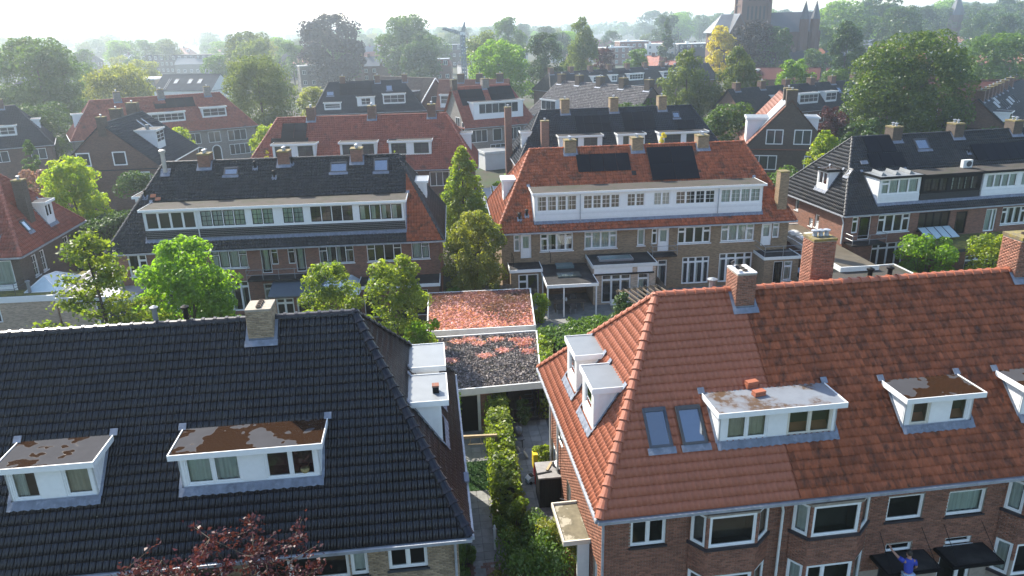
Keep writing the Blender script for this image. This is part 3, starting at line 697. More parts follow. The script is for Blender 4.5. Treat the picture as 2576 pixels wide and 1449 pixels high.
def tree(label, x, y, top, R, kind='round', z0=None, leaf=LG, n=9000, ls=.3, lobes=40, lr=.32, droop=0., group=None, name='tree', cat='tree', fill=.25, rough=.25, trunk=None, nb=9, barkm=None, gz=0, rz=None):
    SEED[0] += 1; sd_ = SEED[0]; rng = np.random.default_rng(sd_)
    z0 = top*.28 if z0 is None else z0
    root = thing(name, label, cat, (x, y, gz), 0 if rz is None else rz, group)
    V, Q, C, LR = crown(kind, R, z0, top, n, ls, sd_, int(lobes*2.2), lr*.72, droop, fill, rough)
    npmesh('crown', V, Q, leaf, root)
    mb = MB(); wood(mb, (0, 0, -.1), (0, 0, z0+(top-z0)*.72), trunk or max(.06, R*.055), C, rng, nb)
    mb.build('trunk', barkm or BARK, root, True)
    return root
FARP = {}
def far_tree(label, x, y, top, R, proto, group, gz=0):
    """copy of one of a few far-tree meshes scaled to place"""
    me, h0, r0 = FARP[proto]
    o = obj('tree', me); o.location = (x, y, gz); o.scale = (R/r0, R/r0, top/h0); o.rotation_euler = (0, 0, random.uniform(0, 6.28))
    return tag(o, label, 'tree', group)
def make_proto(key, kind, leaf, n, ls, lobes, lr, droop=0., R=6., top=16., z0=3., seed=1):
    V, Q, C, LR = crown(kind, R, z0, top, n, ls, seed, lobes, lr, droop)
    mb = MB(); wood(mb, (0, 0, -.5), (0, 0, top*.7), .3, C, np.random.default_rng(seed), 6)
    k = len(V); fq = [f for f in mb.f if len(f) == 4]
    V2 = np.concatenate([V, np.array(mb.v)]); Q2 = np.concatenate([Q, np.array(fq)+k])
    FARP[key] = (npmesh('tree', V2, Q2, [leaf, BARK], me_only=True, midx=[0]*len(Q)+[1]*len(fq)), top, R)
def shrub(label, x, y, R, h, leaf, n, ls, name='shrub', cat='shrub', group=None, rx=1., ry=1., lobes=22, z0=.1, gz=0, kind='round', fill=.3, rz=0, lr=.36):
    SEED[0] += 1; rng = np.random.default_rng(SEED[0])
    root = thing(name, label, cat, (x, y, gz), rz, group)
    V, Q, C, LR = crown(kind, R, z0, h, n, ls, SEED[0], lobes, lr, 0, fill)
    V[:, 0] *= rx; V[:, 1] *= ry
    V[:, 2] = np.maximum(V[:, 2], .02)
    npmesh('foliage', V, Q, leaf, root)
    mb = MB()
    for j in rng.choice(len(C), min(9, len(C)), replace=False): mb.tube((C[j][0]*.15*rx, C[j][1]*.15*ry, 0), (C[j][0]*rx, C[j][1]*ry, C[j][2]), .03, .01, 5, False)
    mb.build('stem', BARK, root)
    return root
def hedge(label, P0, P1, wd, h, leaf, n, ls, name='hedge', rough=.12):
    """clipped hedge between two ground points: leaf shell over a woody core"""
    SEED[0] += 1; rng = np.random.default_rng(SEED[0]); P0 = np.array(P0, float); P1 = np.array(P1, float); L = np.linalg.norm(P1-P0); e = (P1-P0)/L
    root = thing(name, label, 'hedge', (P0[0], P0[1], 0), math.atan2(e[1], e[0]))
    u = rng.random(n); face = rng.choice(5, n, p=[.42, .25, .25, .04, .04]); s = u*L; v = rng.uniform(-.5, .5, n)*wd; z = rng.random(n)*h
    N = np.zeros((n, 3))
    N[face == 0] = (0, 0, 1); z[face == 0] = h; N[face == 1] = (0, -1, .2); v[face == 1] = -wd/2; N[face == 2] = (0, 1, .2); v[face == 2] = wd/2
    s[face == 3] = 0; N[face == 3] = (-1, 0, .1); s[face == 4] = L; N[face == 4] = (1, 0, .1)
    wob = rough*(np.sin(s*3.1)+np.sin(s*7.3+1)+np.sin(v*9))*.6
    P = np.stack([s, v, z], 1)+N*(wob[:, None]+rng.normal(size=(n, 1))*.07)+rng.normal(size=(n, 3))*.05
    P[:, 2] = np.maximum(P[:, 2], .02)
    V, Q = leaf_quads(P, N+rng.normal(size=(n, 3))*.6, ls, rng, .7)
    npmesh('foliage', V, Q, leaf, root)
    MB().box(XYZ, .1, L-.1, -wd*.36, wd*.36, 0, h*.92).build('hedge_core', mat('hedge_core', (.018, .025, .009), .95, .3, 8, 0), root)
    return root
def scatter_quads(n, x0, x1, y0, y1, z, ls, rng, zj=.03, asp=.8, dens=None):
    P = np.stack([rng.uniform(x0, x1, n), rng.uniform(y0, y1, n), z+rng.random(n)*zj], 1)
    if dens is not None: P = P[dens(P)]
    N = rng.normal(size=(len(P), 3))*.7+np.array([0, 0, 1.])
    return leaf_quads(P, N, ls, rng, asp)
# ================================================================ the setting
g = MB(); g.box(XYZ, -3500, 3500, -300, 3600, -.6, -.02); ground = tag(g.build('ground', SOIL), 'garden soil and grass between the houses', None, None, 'structure')
# ---- near left house: black glazed tiles
E0 = 5.44
LN = House('terraced_house', 'near house with glossy black tiled hip roof, lower left', (-1.518, 19.63), .111, -21, 0, 11.86, E0, 5.63, 0, 3.6, MORTAR, T_BLACK, ov=.5, ovs=.4, lod=0, tile=(.2, .322), prof=FLAT, indiv=300)
for (a, b, ws) in ((-14.2, -11.58, [(-14.1, -13.25, 7.12, 8.16, '1', dict(curtain=CURT_W, cfrac=.45)), (-12.55, -11.68, 7.12, 8.16, '1', dict(curtain=CURT_B))]),
                   (-9.05, -4.68, [(-8.9, -7.15, 7.13, 8.16, '11', dict(curtain=CURT_G)), (-6.42, -4.8, 7.12, 8.16, '11', {})])):
    LN.dormer('F', a, b, 7.02, 8.26, ws, WHITE, WHITE, WETFELT, .3, ovs=.18, fh=.2)
fp = thing('flower_pot', 'small woven pot standing on the sill inside the black roof dormer window', 'flower pot', LN.root.matrix_basis @ Vector((-5.2, 1.77, 7.22)))
MB().lathe((0, 0, 0), [(.09, 0), (.14, .08), (.15, .16), (.13, .17)], 12).build('pot', mat('basket', (.3, .24, .1), .9, .2, 20), fp)
MB().tube((.02, 0, .1), (.16, 0, .34), .008, .008, 5).build('stick', WOODL, fp)
for a, b, lab in ((6.7, 8.66, 0), (3.86, 5.78, 1)):
    D = LN.dormer('R', a, b, 6.5, 8.2, [(a+.3, b-.3, 7.1, 8.1, '1', dict(curtain=CURT_W))], WHITE, WHITE, ZINCROOF, .28, ovs=.15, fh=.22)
    if lab:
        MB().box(XYZ, -.95, -.72, 4.35, 4.6, 8.35, 8.62).build('roof_outlet', BLACKP, D); MB().box(XYZ, -.96, -.71, 4.34, 4.61, 8.62, 8.68).build('outlet_cap', BR_RED, D)
LN.chimney(-6.83, 5.75, .86, .95, 11.62, bricks=BRICK_Y, pots=4, cap=mat('cement_cap', (.33, .29, .23), .9, .2, 6, 0), pm='hole', capo=.01, caph=.06)
LN.win('F', -2.69, -1.42, 4.03, 5.0, '11', sill=DGREY, curtain=None)
LN.win('F', -6.9, -3.95, 3.9, 5.1, '1F', sill=DGREY)
LN.win('F', -3.9, -3.35, 3.95, 5.05, '1', sill=DGREY, curtain=CURT_W)
LN.win('F', -12.5, -9.5, 3.9, 5.0, '11', sill=DGREY); LN.win('F', -9.2, -7.9, 3.9, 5.0, '1', sill=DGREY)
LN.vent(LN.PB, 10.6, LN.T-.35, .75, .09, ZINCROOF); LN.vent(LN.PB, 9.55, LN.T-.35, .7, .09, BLACKP)
LN.finish()
lay_bricks(LN.root, LN.wall, LN.F, -9, -.4, 2.2, 5.3, BRICK_Y, LN.holes['F'], 160)
lay_bricks(LN.root, LN.wall, LN.R, .5, 11.3, 3.2, 5.3, BRICK_Y, (), 0)
tubes('downpipe', ZINC, LN.root, [((-.5, .42, 5.3), (-.5, .42, 0))], .045, 8)
MB().box(XYZ, -.05, .16, 2.9, 3.5, 5.5, 5.56).build('lead_patch', LEAD, LN.root)
# ---- near right house: red tiles, new ones on the left part
RN = House('terraced_house', 'near red-tiled hip roof house with brick front and bay windows, lower right', (2.666, 20.30), .127, 0, 24, 11.7, E0, 5.5, 3.6, 0, MORTAR, T_NEW, ov=.7, ovs=.4, lod=0, tile=(.215, .32), prof=PAN, indiv=300)
RN.front_split = [(0, 3.6, 7.0, 7.0, T_NEW, 0), (7.0, 7.0, 24, 24, T_OLD, 0)]
k1 = dict(curtain=CURT_B); 
D = RN.dormer('F', 4.6, 8.93, 6.9, 8.05, [(4.85, 6.4, 6.98, 7.97, '11', k1), (7.1, 8.78, 6.95, 7.97, '11', dict(frame=CREAM))], WHITE, WHITE, LEADROOF, .3, ovs=.18)

D = RN.dormer('F', 11.5, 14.15, 6.86, 7.98, [(11.75, 12.5, 6.93, 7.9, '1', dict(frame=CREAM)), (13.25, 14.0, 6.9, 7.9, '1', {})], WHITE, WHITE, WETFELT, .3, ovs=.2)
RN.dormer('F', 16.1, 18.8, 6.86, 7.98, [(16.4, 17.2, 6.93, 7.9, '1', {}), (17.7, 18.5, 6.93, 7.9, '1', {})], WHITE, WHITE, WETFELT, .3, ovs=.2)
bb = thing('roof_tile_stack', 'short stack of spare red ridge tiles lying on the lead dormer roof', 'roof tiles', RN.root.matrix_basis @ Vector((6.35, 2.35, 8.23)), .3)
for i, q in enumerate(((0, 0, 0), (.02, .02, .09), (.1, .62, 0), (.1, .62, .09), (.12, .6, .18))): MB().box(XYZ, q[0]-.22, q[0]+.22, q[1]-.12, q[1]+.12, q[2], q[2]+.08).build('spare_tile', T_NEW, bb)
for a, b in ((6.6, 8.42), (3.7, 5.54)):
    RN.dormer('L', a, b, 6.5, 8.14, [(a+.35, b-.35, 7.0, 8.05, '1', dict(curtain=CURT_W))], WHITE, WHITE, ZINCROOF, .1, ovs=.12, fh=.22)
RN.skylight(RN.PF, 2.14, 2.98, RN.tt(1.58), RN.tt(2.62), glass=GLASSB, m=mat('anthracite', (.05, .06, .075), .4, .05))
RN.skylight(RN.PF, 3.34, 4.24, RN.tt(1.58), RN.tt(2.6))
RN.chimney(6.93, 5.72, .74, 1.0, 11.78, bricks=BRICK_R, pots=3, cap=mat('pale_cap', (.62, .6, .57), .6, .2, 5, 0, col2=(.3, .28, .25), c2s=4, c2lo=.5, c2hi=.7), pm='hole', capo=.015, caph=.05)
RN.chimney(10.95, 7.35, .95, .85, 12.35, bricks=BRICK_R, pots=3, z0=9, flash=False, caph=.1)
RN.chimney(19.2, 6.0, 1.5, 1.0, 12.3, bricks=BRICK_R, pots=2, cap=MOSSCAP, pm='hole')
RN.vent(RN.PB, -6.0, RN.T-.5, .62, .12, ZINCROOF); RN.vent(RN.PB, -12.5, RN.T-.25, .5, .09, BLACKP); RN.vent(RN.PB, -13.35, RN.T-.25, .5, .09, BLACKP)
SILLB = mat('dark_sill_brick', (.035, .03, .035), .5, .15, 4, .1)
RN.win('F', 1.31, 2.58, 3.62, 4.68, '11', sill=SILLB)
RN.win('F', 10.85, 12.27, 3.5, 4.56, '1', sill=SILLB)
RN.win('F', 13.22, 14.72, 3.44, 4.5, '1', sill=SILLB, curtain=CURT_G)
RN.win('F', 11.05, 12.1, 2.1, 2.48, '1', fw=.05); RN.win('F', 13.45, 14.52, 2.13, 2.45, '1', fw=.05)
# front doors under the canopies
RN.win('F', 10.9, 12.0, .1, 1.95, '1n', frame=DGREY, sill=False); RN.win('F', 13.35, 14.75, .1, 1.75, '1n', sill=False)
def bay(h, a0, a1, b0, b1, wz, gz_, bm, curt):
    """two-storey canted bay: brick body with windows on three faces on both floors"""
    yw = h.ov; P = [(a0, yw), (b0, .12), (b1, .12), (a1, yw)]; body = MB(); parts = []
    frs = []
    for p, q in zip(P, P[1:]):
        a = Vector((q[0]-p[0], q[1]-p[1], 0)); L = a.length; a.normalize(); fr = VF((p[0], p[1], 0), a, (a.y, -a.x, 0))
        hs = [(.07, L-.07, z0, z1) for z0, z1 in (wz, gz_)]
        wall_grid(body, fr, 0, L, 0, 5.05, hs, 0, .1); frs.append((fr, L, hs))
    body.poly([(p[0], p[1], 5.05) for p in P])
    o = body.build('bay', MORTAR, h.root); n = 0
    for i, (fr, L, hs) in enumerate(frs):
        lay_bricks(h.root, o, fr, 0, L, 1.6, 5.0, bm, hs, 60 if i == 1 else 0)
        for j, q in enumerate(hs):
            window(o, fr, q[0], q[1], q[2], q[3], '1' if i != 1 else ('F' if j == 0 else '1F'), sill=False, flat=True, room=.45, dep=.04, curtain=curt if i != 1 else None, cfrac=.8, tl=.3)
            MB().box(fr, -.02, L+.02, q[2]-.12, q[2]-.01, 0, .07).build('sill', SILLB, o)
bay(RN, 3.4, 6.35, 3.83, 5.65, (3.72, 4.98), (.9, 2.5), BRICK_R, None)
bay(RN, 7.15, 10.15, 7.57, 9.45, (3.7, 4.95), (.9, 2.45), BRICK_R, CURT_W)
bay(RN, 15.45, 18.4, 15.85, 17.9, (3.62, 4.9), (.9, 2.3), BRICK_R, CURT_W)
RN.holes['L'] += []
RN.win('L', 1.6, 2.2, .2, 2.2, '1', sill=False); RN.win('L', 7.9, 8.9, 3.4, 4.6, '1'); RN.win('L', 9.3, 10.6, .3, 2.2, '11', door=True, sill=False); RN.win('L', 6.2, 7.0, .3, 2.3, '1', sill=False)
RN.finish(planes='FL')
lay_tiles(RN.root, RN.roof, RN.PB, RN.T, -24, -24, 0, -3.6, .3, .45, LOW, T_NEW)
bh = RN.holes['F']+[(3.42, 6.33, 0, 5.1), (7.17, 10.13, 0, 5.1), (15.47, 18.38, 0, 5.1)]
lay_bricks(RN.root, RN.wall, RN.F, .4, 20, 1.4, 5.3, BRICK_R, bh, 120)
lay_bricks(RN.root, RN.wall, RN.L, .7, 11.0, .1, 5.3, BRICK_R, RN.holes['L'], 120)
tubes('downpipe', OFFW, RN.root, [((6.62, .42, 4.95), (6.75, .55, 4.6)), ((6.75, .55, 4.6), (6.75, .55, .2)), ((6.3, .12, 5.2), (6.62, .42, 4.95))], .05, 8)
tubes('downpipe', ZINC, RN.root, [((.3, .55, 5.3), (.3, .55, .1))], .05, 8)
tubes('downpipe', OFFW, RN.root, [((.3, 10.4, 5.3), (.3, 10.4, .1)), ((.3, 8.6, 5.3), (.3, 8.6, .1))], .05, 8)
for x0, x1 in ((10.45, 12.6), (13.0, 15.0)):
    c = MB().box(XYZ, x0, x1, -.42, .7, 2.0, 2.1).build('door_canopy', BLACKP, RN.root)
    MB().box(XYZ, x0+.08, x1-.08, -.34, .66, 2.11, 2.13).build('canopy_roof', FELT, c)
    tubes('tie_rod', BLACKP, c, [((x0+.25, .69, 3.1), (x0+.2, -.36, 2.12)), ((x1-.25, .69, 3.1), (x1-.2, -.36, 2.12))], .012)
# side door canopy on the left wall of the red house
c = MB().box(XYZ, -.62, .38, 2.65, 5.0, 2.42, 2.5).build('side_canopy', CREAM, RN.root)
MB().box(XYZ, -.66, .38, 2.6, 2.66, 2.42, 2.62).box(XYZ, -.66, -.6, 2.66, 5.0, 2.42, 2.62).box(XYZ, -.66, .38, 5.0, 5.06, 2.42, 2.62).build('canopy_edge', CREAM, c)
MB().box(XYZ, -.59, .37, 2.68, 4.98, 2.5, 2.53).build('canopy_roof', mat('mossy_felt', (.16, .14, .09), .85, .3, 4, 0, col2=(.36, .33, .25), c2s=1.5, c2lo=.5, c2hi=.55), c)
MB().box(XYZ, -.1, .36, 2.7, 2.82, 0, 2.42).box(XYZ, .1, .36, 4.7, 4.82, 0, 2.42).build('door_post', WHITE, c)
# ---- middle left house: weathered black tiles, long dormer
ML = House('terraced_house', 'middle left house with weathered black tile roof and one long dormer of black-sashed windows', (-5.108, 54.64), .071, -25.15, 0, 11.78, E0, 5.7, 3.2, 3.5, BR_RED, T_GREY, lod=1, indiv=300)
ML.front_split = [(-25.15, -21.95, -2.85, -2.85, T_GREY, 0), (-2.85, -2.85, 0, -3.5, T_ORG, 0)]
bs = dict(frame=WHITE, sash=BLACKP, munt=(2, 3), curtain=CURT_G, cfrac=1.)
ws = [(-22.1, -18.4, 6.97, 8.33, 'T11T'.replace('T', '1'), dict(curtain=None)), (-18.1, -14.75, 7.05, 8.33, '1111', bs), (-14.35, -12.68, 7.05, 8.33, '11', bs), (-12.05, -10.45, 7.05, 8.33, '11', bs),
      (-10.0, -6.75, 7.05, 8.33, '1111', dict(frame=WHITE, sash=BLACKP, munt=(2, 3))), (-6.35, -3.05, 7.05, 8.3, '1111', dict(frame=WHITE, sash=BLACKP, curtain=CURT_G, cfrac=.5))]
D = ML.dormer('F', -22.2, -2.9, 6.15, 8.4, ws, WHITE, WHITE, GRAVEL, .28, panelm=mat('black_cladding', (.022, .024, .028), .5, .1, 4, .1), zp=6.93, fh=.18, back=.1, ovs=.2)
tubes('downpipe', OFFW, D, [((-18.27, .60, 8.3), (-18.27, .60, 6.2))], .04)
ML.skylight(ML.PF, -17.15, -16.05, ML.tt(4.82), ML.tt(5.36)); ML.skylight(ML.PF, -8.85, -7.5, ML.tt(4.75), ML.tt(5.46)); ML.skylight(ML.PF, -5.4, -4.25, ML.tt(4.7), ML.tt(5.6))
for x in (-18.7, -12.5, -6.75): ML.chimney(x, 5.9, .92, 1.1, 11.7, m=BR_RED, pots=2)
q = ML.PF.p(-21.67, ML.tt(5.2), .05); c = MB().tube(q, q+Vector((0, 0, 1.5)), .16, .16, 12).lathe(q+Vector((0, 0, 1.5)), [(.2, 0), (.2, .08), (.26, .1), (.26, .22), (.1, .3)], 12).build('flue', mat('galvanised', (.42, .4, .36), .5, .1, 5, 0, metal=.4), ML.root)
MB().box(ML.PF, -22.05, -21.3, ML.tt(4.9), ML.tt(5.45), .07, .09).build('flashing', LEAD, c)
for a, y in ((-14.75, 5.3), (-13.2, 4.6), (-11.9, 5.5), (-22.9, 3.6)): ML.vent(ML.PF, a, ML.tt(y), .45, .08)
MB().box(ML.PF, -22.5, -22.1, ML.tt(3.5), ML.tt(3.5)+.3, .09, .13).box(ML.PF, -22.1, -21.7, ML.tt(3.28), ML.tt(3.28)+.3, .09, .13).build('replaced_tile', T_ORG, ML.root)
ML.dormer('R', 4.6, 6.6, 7.6, 9.0, [(5.0, 6.2, 8.0, 8.9, '1', {})], WHITE, WHITE, ZINCROOF, .2, lead=False)
ML.dormer('L', 4.6, 6.6, 7.2, 8.6, [(5.0, 6.2, 7.7, 8.5, '1', {})], WHITE, WHITE, GRAVEL, .2, lead=False)
bk = dict(frame=WHITE, sash=BLACKP, curtain=CURT_G, sill=True)
for a, b, c, d, cl, kw in ((-23.8, -22.4, 3.5, 5.2, '1T', {}), (-20.2, -18.8, 3.7, 5.2, 'T1', bk), (-17.7, -15.0, 3.82, 5.25, 'T11T', bk), (-9.6, -6.98, 3.85, 5.25, 'T11T', dict(bk, curtain=CURT_W, cfrac=.4)), (-5.97, -3.33, 3.85, 5.25, 'T11T', dict(bk, curtain=None)), (-2.55, -1.18, 3.9, 5.28, '1T', bk)):
    ML.win('F', a, b, c, d, cl, **kw)
for a in (-14.0, -11.95):
    ML.win('F', a+(0 if a < -13 else .55), a+.75+(0 if a < -13 else .55), 3.28, 5.28, '1', frame=WHITE, sash=BLACKP, sw=.12, sill=False, curtain=CURT_G); ML.win('F', a+(.78 if a < -13 else 0), a+1.25+(.05 if a < -13 else -.73), 3.95, 5.28, 'T', frame=WHITE, sash=BLACKP, sill=False)
for a, b, c, d, cl in ((-17.2, -15.2, .3, 2.75, 'T1T'), (-14.1, -13.1, .1, 2.45, '1'), (-21.5, -18.5, .4, 2.6, 'T11T')): ML.win('F', a, b, c, d, cl, frame=WHITE, sash=WHITE, door=True, sill=False, curtain=CURT_W, cfrac=.3)
b_ = MB().box(XYZ, -14.9, -10.15, -.75, .44, 3.02, 3.14).build('balcony', FELT, ML.root); railing(b_, ML.F, -14.9, -10.15, 3.14, 0, 1.18, .8, GREYP)
ML.finish()
# rear extensions of the middle left house
o, fr = flatext(ML, -6.5, -.55, -1.9, .44, 2.45, BR_RED, WHITE, FELT, holes=[(-2.6, -1.4, .1, 2.2), (-6.2, -5.0, .1, 2.2)])
for a, b in ((-2.6, -1.4), (-6.2, -5.0)): window(o, fr, a, b, .1, 2.2, '1', frame=WHITE, sash=BLACKP, door=True, flat=True, sill=False)
for x in (-3.9, -5.9): MB().box(XYZ, x, x+.9, -.95, -.35, 2.6, 2.8).build('roof_dome', OFFW, o)
co = MB(); cf = VF((0, -2.3, 0), (1, 0, 0), (0, -1, 0)); wall_grid(co, cf, -12.9, -9.7, 0, 2.25, [(-12.6, -11.3, .1, 2.15), (-11.1, -9.9, .1, 2.15)]); co.poly([(-12.9, -2.3, 0), (-12.9, .44, 0), (-12.9, .44, 2.9), (-12.9, -2.3, 2.25)]); co.poly([(-9.7, -2.3, 0), (-9.7, .44, 0), (-9.7, .44, 2.9), (-9.7, -2.3, 2.25)])
co = co.build('conservatory', BR_RED, ML.root); MB().prism([(-13.1, -2.5, 2.27), (-9.5, -2.5, 2.27), (-9.5, .44, 2.97), (-13.1, .44, 2.97)], (0, 0, .12)).build('lean_to_roof', mat('blue_grey_metal', (.09, .115, .14), .4, .1, 3, 0), co)
window(co, cf, -12.6, -11.3, .1, 2.15, '11', door=True, flat=True, sill=False); window(co, cf, -11.1, -9.9, .1, 2.15, '1', door=True, flat=True, sill=False)
ge = thing('garden_room', 'glass hip-roofed garden room behind the black-roofed middle house', 'garden room', ML.root.matrix_basis @ Vector((-9.5, -.3, 0)), .071)
MB().box(XYZ, .1, 2.9, -2.2, .5, 0, 2.3).build('wall', BR_RED, ge)
PALEGL = mat('frosted_roof_glass', (.5, .6, .62), .2, .08, 2, .1, spec=.5)
MB().poly([(-.1, -2.5, 2.35), (3.1, -2.5, 2.35), (2.3, -1.2, 3.0), (.7, -1.2, 3.0)]).poly([(-.1, -2.5, 2.35), (.7, -1.2, 3.0), (.7, .3, 3.0), (-.1, .5, 2.35)]).poly([(3.1, -2.5, 2.35), (3.1, .5, 2.35), (2.3, .3, 3.0), (2.3, -1.2, 3.0)]).poly([(.7, -1.2, 3.0), (2.3, -1.2, 3.0), (2.3, .3, 3.0), (.7, .3, 3.0)]).build('glass_roof', PALEGL, ge)
P = []
for i in range(8): x = -.1+3.2*i/7; P.append(((x, -2.52, 2.38), (.7+1.6*i/7, -1.2, 3.03)))
tubes('roof_bar', WHITE, ge, P+[((-.1, -2.5, 2.36), (3.1, -2.5, 2.36)), ((.7, -1.2, 3.03), (2.3, -1.2, 3.03)), ((-.1, -2.5, 2.36), (-.1, .5, 2.36)), ((3.1, -2.5, 2.36), (3.1, .5, 2.36))], .035)
# ---- middle right house: orange tiles, long white dormer, solar panels
MR = House('terraced_house', 'middle right house with orange tiled roof, long white dormer and black solar panels', (-1.112, 56.0), .084, 0, 24.34, 11.78, E0, 5.55, 3.4, 2.6, BR_YEL, T_ORG, lod=1, indiv=300)
mk = dict(munt=(2, 3))
ws = [(3.25, 6.5, 6.88, 8.18, '1111', dict(mk, curtain=CURT_W, cfrac=.3)), (6.95, 9.95, 6.93, 8.12, '1111', mk), (10.45, 11.95, 6.98, 8.12, '11', mk), (12.6, 14.0, 6.98, 8.12, '11', dict(mk, curtain=CURT_W)), (14.4, 17.7, 6.98, 8.12, '1111', mk), (18.1, 21.45, 6.95, 8.12, '1111', dict(curtain=CURT_G, munt=(2, 3)))]
D = MR.dormer('F', 3.1, 21.6, 6.05, 8.28, ws, WHITE, WHITE, GRAVEL, .28, panelm=mat('white_board', (.72, .74, .74), .5, .05, 4, .06), zp=6.85, fh=.18, back=.1, ovs=.2)
tubes('downpipe', ZINC, D, [((6.72, .5, 8.2), (6.72, .5, 6.1))], .035); tubes('downpipe', ZINC, D, [((17.9, .5, 8.2), (17.9, .5, 6.1))], .035)
MR.solar(7.15, 11.6, MR.tt(4.0), MR.tt(5.3), 4, 1); MR.solar(13.2, 17.2, MR.tt(3.2), MR.tt(5.65), 2, 2)
for x in (6.75, 12.45, 18.1): MR.chimney(x, 5.9, .95, 1.05, 11.6, m=BR_YEL, pots=2)
MR.chimney(23.35, 1.1, .75, .75, 9.2, m=BR_YEL, pots=0, z0=5.6, flash=False)
for a, y in ((1.93, .95), (2.53, 1.15)): MR.vent(MR.PF, a, MR.tt(y), .4, .1)
MB().box(MR.PF, 11.6, 11.95, MR.tt(3.65), MR.tt(3.95), .08, .14).build('roof_vent', BLACKP, MR.root)
MR.dormer('L', 4.2, 5.9, 7.0, 8.7, [(4.5, 5.6, 7.6, 8.6, '1', {})], WHITE, WHITE, OFFW, .15, lead=False)
wk = dict(curtain=CURT_W, cfrac=.45)
for a, b, c, d, cl, kw in ((3.5, 6.15, 3.7, 5.15, 'T11T', wk), (7.07, 9.72, 3.72, 5.15, 'T11T', dict(curtain=CURT_G)), (11.38, 12.0, 3.8, 5.17, '1', dict(curtain=CURT_G)), (14.7, 17.45, 3.78, 5.17, 'T11T', {}), (18.3, 21.08, 3.78, 5.2, 'T11T', dict(curtain=CURT_W)),
                          (1.38, 1.88, 3.78, 5.17, 'T', dict(curtain=CURT_W, sill=False)), (12.55, 13.03, 3.85, 5.17, 'T', dict(sill=False)), (22.62, 23.2, 3.9, 5.15, 'T', dict(curtain=CURT_W, sill=False))): MR.win('F', a, b, c, d, cl, **kw)
def wdoor(h, a, b, c, d, pm=WHITE): h.win('F', a, b, c, d, '1', sw=.14, sill=False, frame=pm, curtain=CURT_G); MB().box(h.F, a+.14, b-.14, c+.12, c+(d-c)*.42, -.13, -.05).build('door_panel', pm, h.root)
wdoor(MR, 1.92, 2.78, 3.2, 5.17); wdoor(MR, 13.07, 14.0, 3.25, 5.17); wdoor(MR, 21.68, 22.58, 3.3, 5.17)
for a, b, c, d, cl in ((15.2, 17.48, .3, 2.62, 'T11T'), (18.3, 21.1, .3, 2.8, 'T11T'), (13.15, 13.95, .2, 2.5, '1')): MR.win('F', a, b, c, d, cl, door=True, sill=False, curtain=CURT_W, cfrac=.4)
MR.win('L', 2.0, 2.8, 3.8, 5.0, '1'); MR.win('L', 7.5, 8.5, 3.8, 5.0, '1')
MR.finish()
b_ = MB().box(XYZ, 12.4, 14.4, -.6, .44, 3.05, 3.17).build('balcony', FELT, MR.root); railing(b_, MR.F, 12.4, 14.4, 3.17, 0, 1.03, .8, GREYP)
o, fr = flatext(MR, 21.25, 24.1, -1.6, .44, 2.75, BR_YEL, OFFW, FELT, holes=[(22.05, 22.85, .1, 2.55), (22.9, 23.6, .9, 2.55)])
window(o, fr, 22.05, 22.85, .1, 2.55, '1', frame=WHITE, sash=BLACKP, sw=.14, flat=True, sill=False); window(o, fr, 22.9, 23.6, .9, 2.55, 'T', curtain=CURT_W, flat=True)
railing(o, VF((0, -1.6, 0), (1, 0, 0), (0, -1, 0)), 21.2, 24.2, 2.97, -2.0, .05, .85, GREYP)
o, fr = flatext(MR, .95, 3.3, -1.5, .44, 2.7, BR_YEL, WHITE, FELT, holes=[(1.5, 3.1, .3, 2.5)]); window(o, fr, 1.5, 3.1, .3, 2.5, 'T1', flat=True)
tubes('railing', BLACKP, o, [((1.2, -.9, 2.95), (1.2, -.9, 3.75)), ((1.2, -.9, 3.75), (1.2, .4, 3.75)), ((4.2, -.4, 2.95), (4.2, -.4, 3.75)), ((4.2, -.4, 3.75), (4.2, .4, 3.75)), ((1.2, .4, 2.95), (1.2, .4, 3.75))], .02)
o, fr = flatext(MR, 7.25, 12.15, -2.45, .44, 3.05, BR_PALE, OFFW, FELT, fh=.25, holes=[(7.9, 10.2, .1, 2.45), (10.75, 11.65, .1, 2.45)])
window(o, fr, 7.9, 10.2, .1, 2.45, '111', door=True, flat=True, sill=False, curtain=None); window(o, fr, 10.75, 11.65, .1, 2.45, '1', door=True, flat=True, sill=False, curtain=CURT_G, cfrac=.6)
MB().box(fr, 7.3, 10.3, 2.55, 3.03, .0, .035).box(fr, 10.7, 11.9, 2.55, 3.03, .0, .035).build('white_panel', WHITE, o); MB().box(fr, 7.3, 12.0, 2.46, 2.56, .01, .16).build('awning_box', BLACKP, o)
MB().box(XYZ, 7.9, 10.6, -1.6, -.5, 3.25, 3.4).build('rooflight_frame', GREYP, o); MB().box(XYZ, 8.0, 10.5, -1.5, -.6, 3.4, 3.42).build('rooflight_pane', mat('rooflight_glass', (.13, .2, .2), .08, .05, 1, 0, spec=.8), o)
# veranda
ve = MB().box(XYZ, 3.35, 7.15, -4.7, .44, 2.52, 2.6).build('veranda', FELT, MR.root)
MB().box(XYZ, 3.3, 7.2, -4.76, -4.7, 2.4, 2.64).box(XYZ, 3.3, 3.35, -4.7, .4, 2.4, 2.64).box(XYZ, 7.15, 7.2, -4.7, -2.6, 2.4, 2.64).build('fascia', WHITE, ve)
for x, y in ((3.4, -4.6), (7.05, -4.6), (4.6, -4.6), (3.4, -1.6)): MB().box(XYZ, x-.05, x+.05, y-.05, y+.05, 0, 2.4).build('post', WHITE, ve)
MB().box(XYZ, 4.4, 6.2, -3.1, -2.0, 2.6, 2.72).build('rooflight', mat('dark_rooflight', (.05, .07, .07), .1, .05, 1, 0, spec=.7), ve)
MB().box(XYZ, 4.6, 6.0, -.9, .1, 2.62, 2.8).build('terrace_rooflight', MATS['rooflight_glass'], ve)
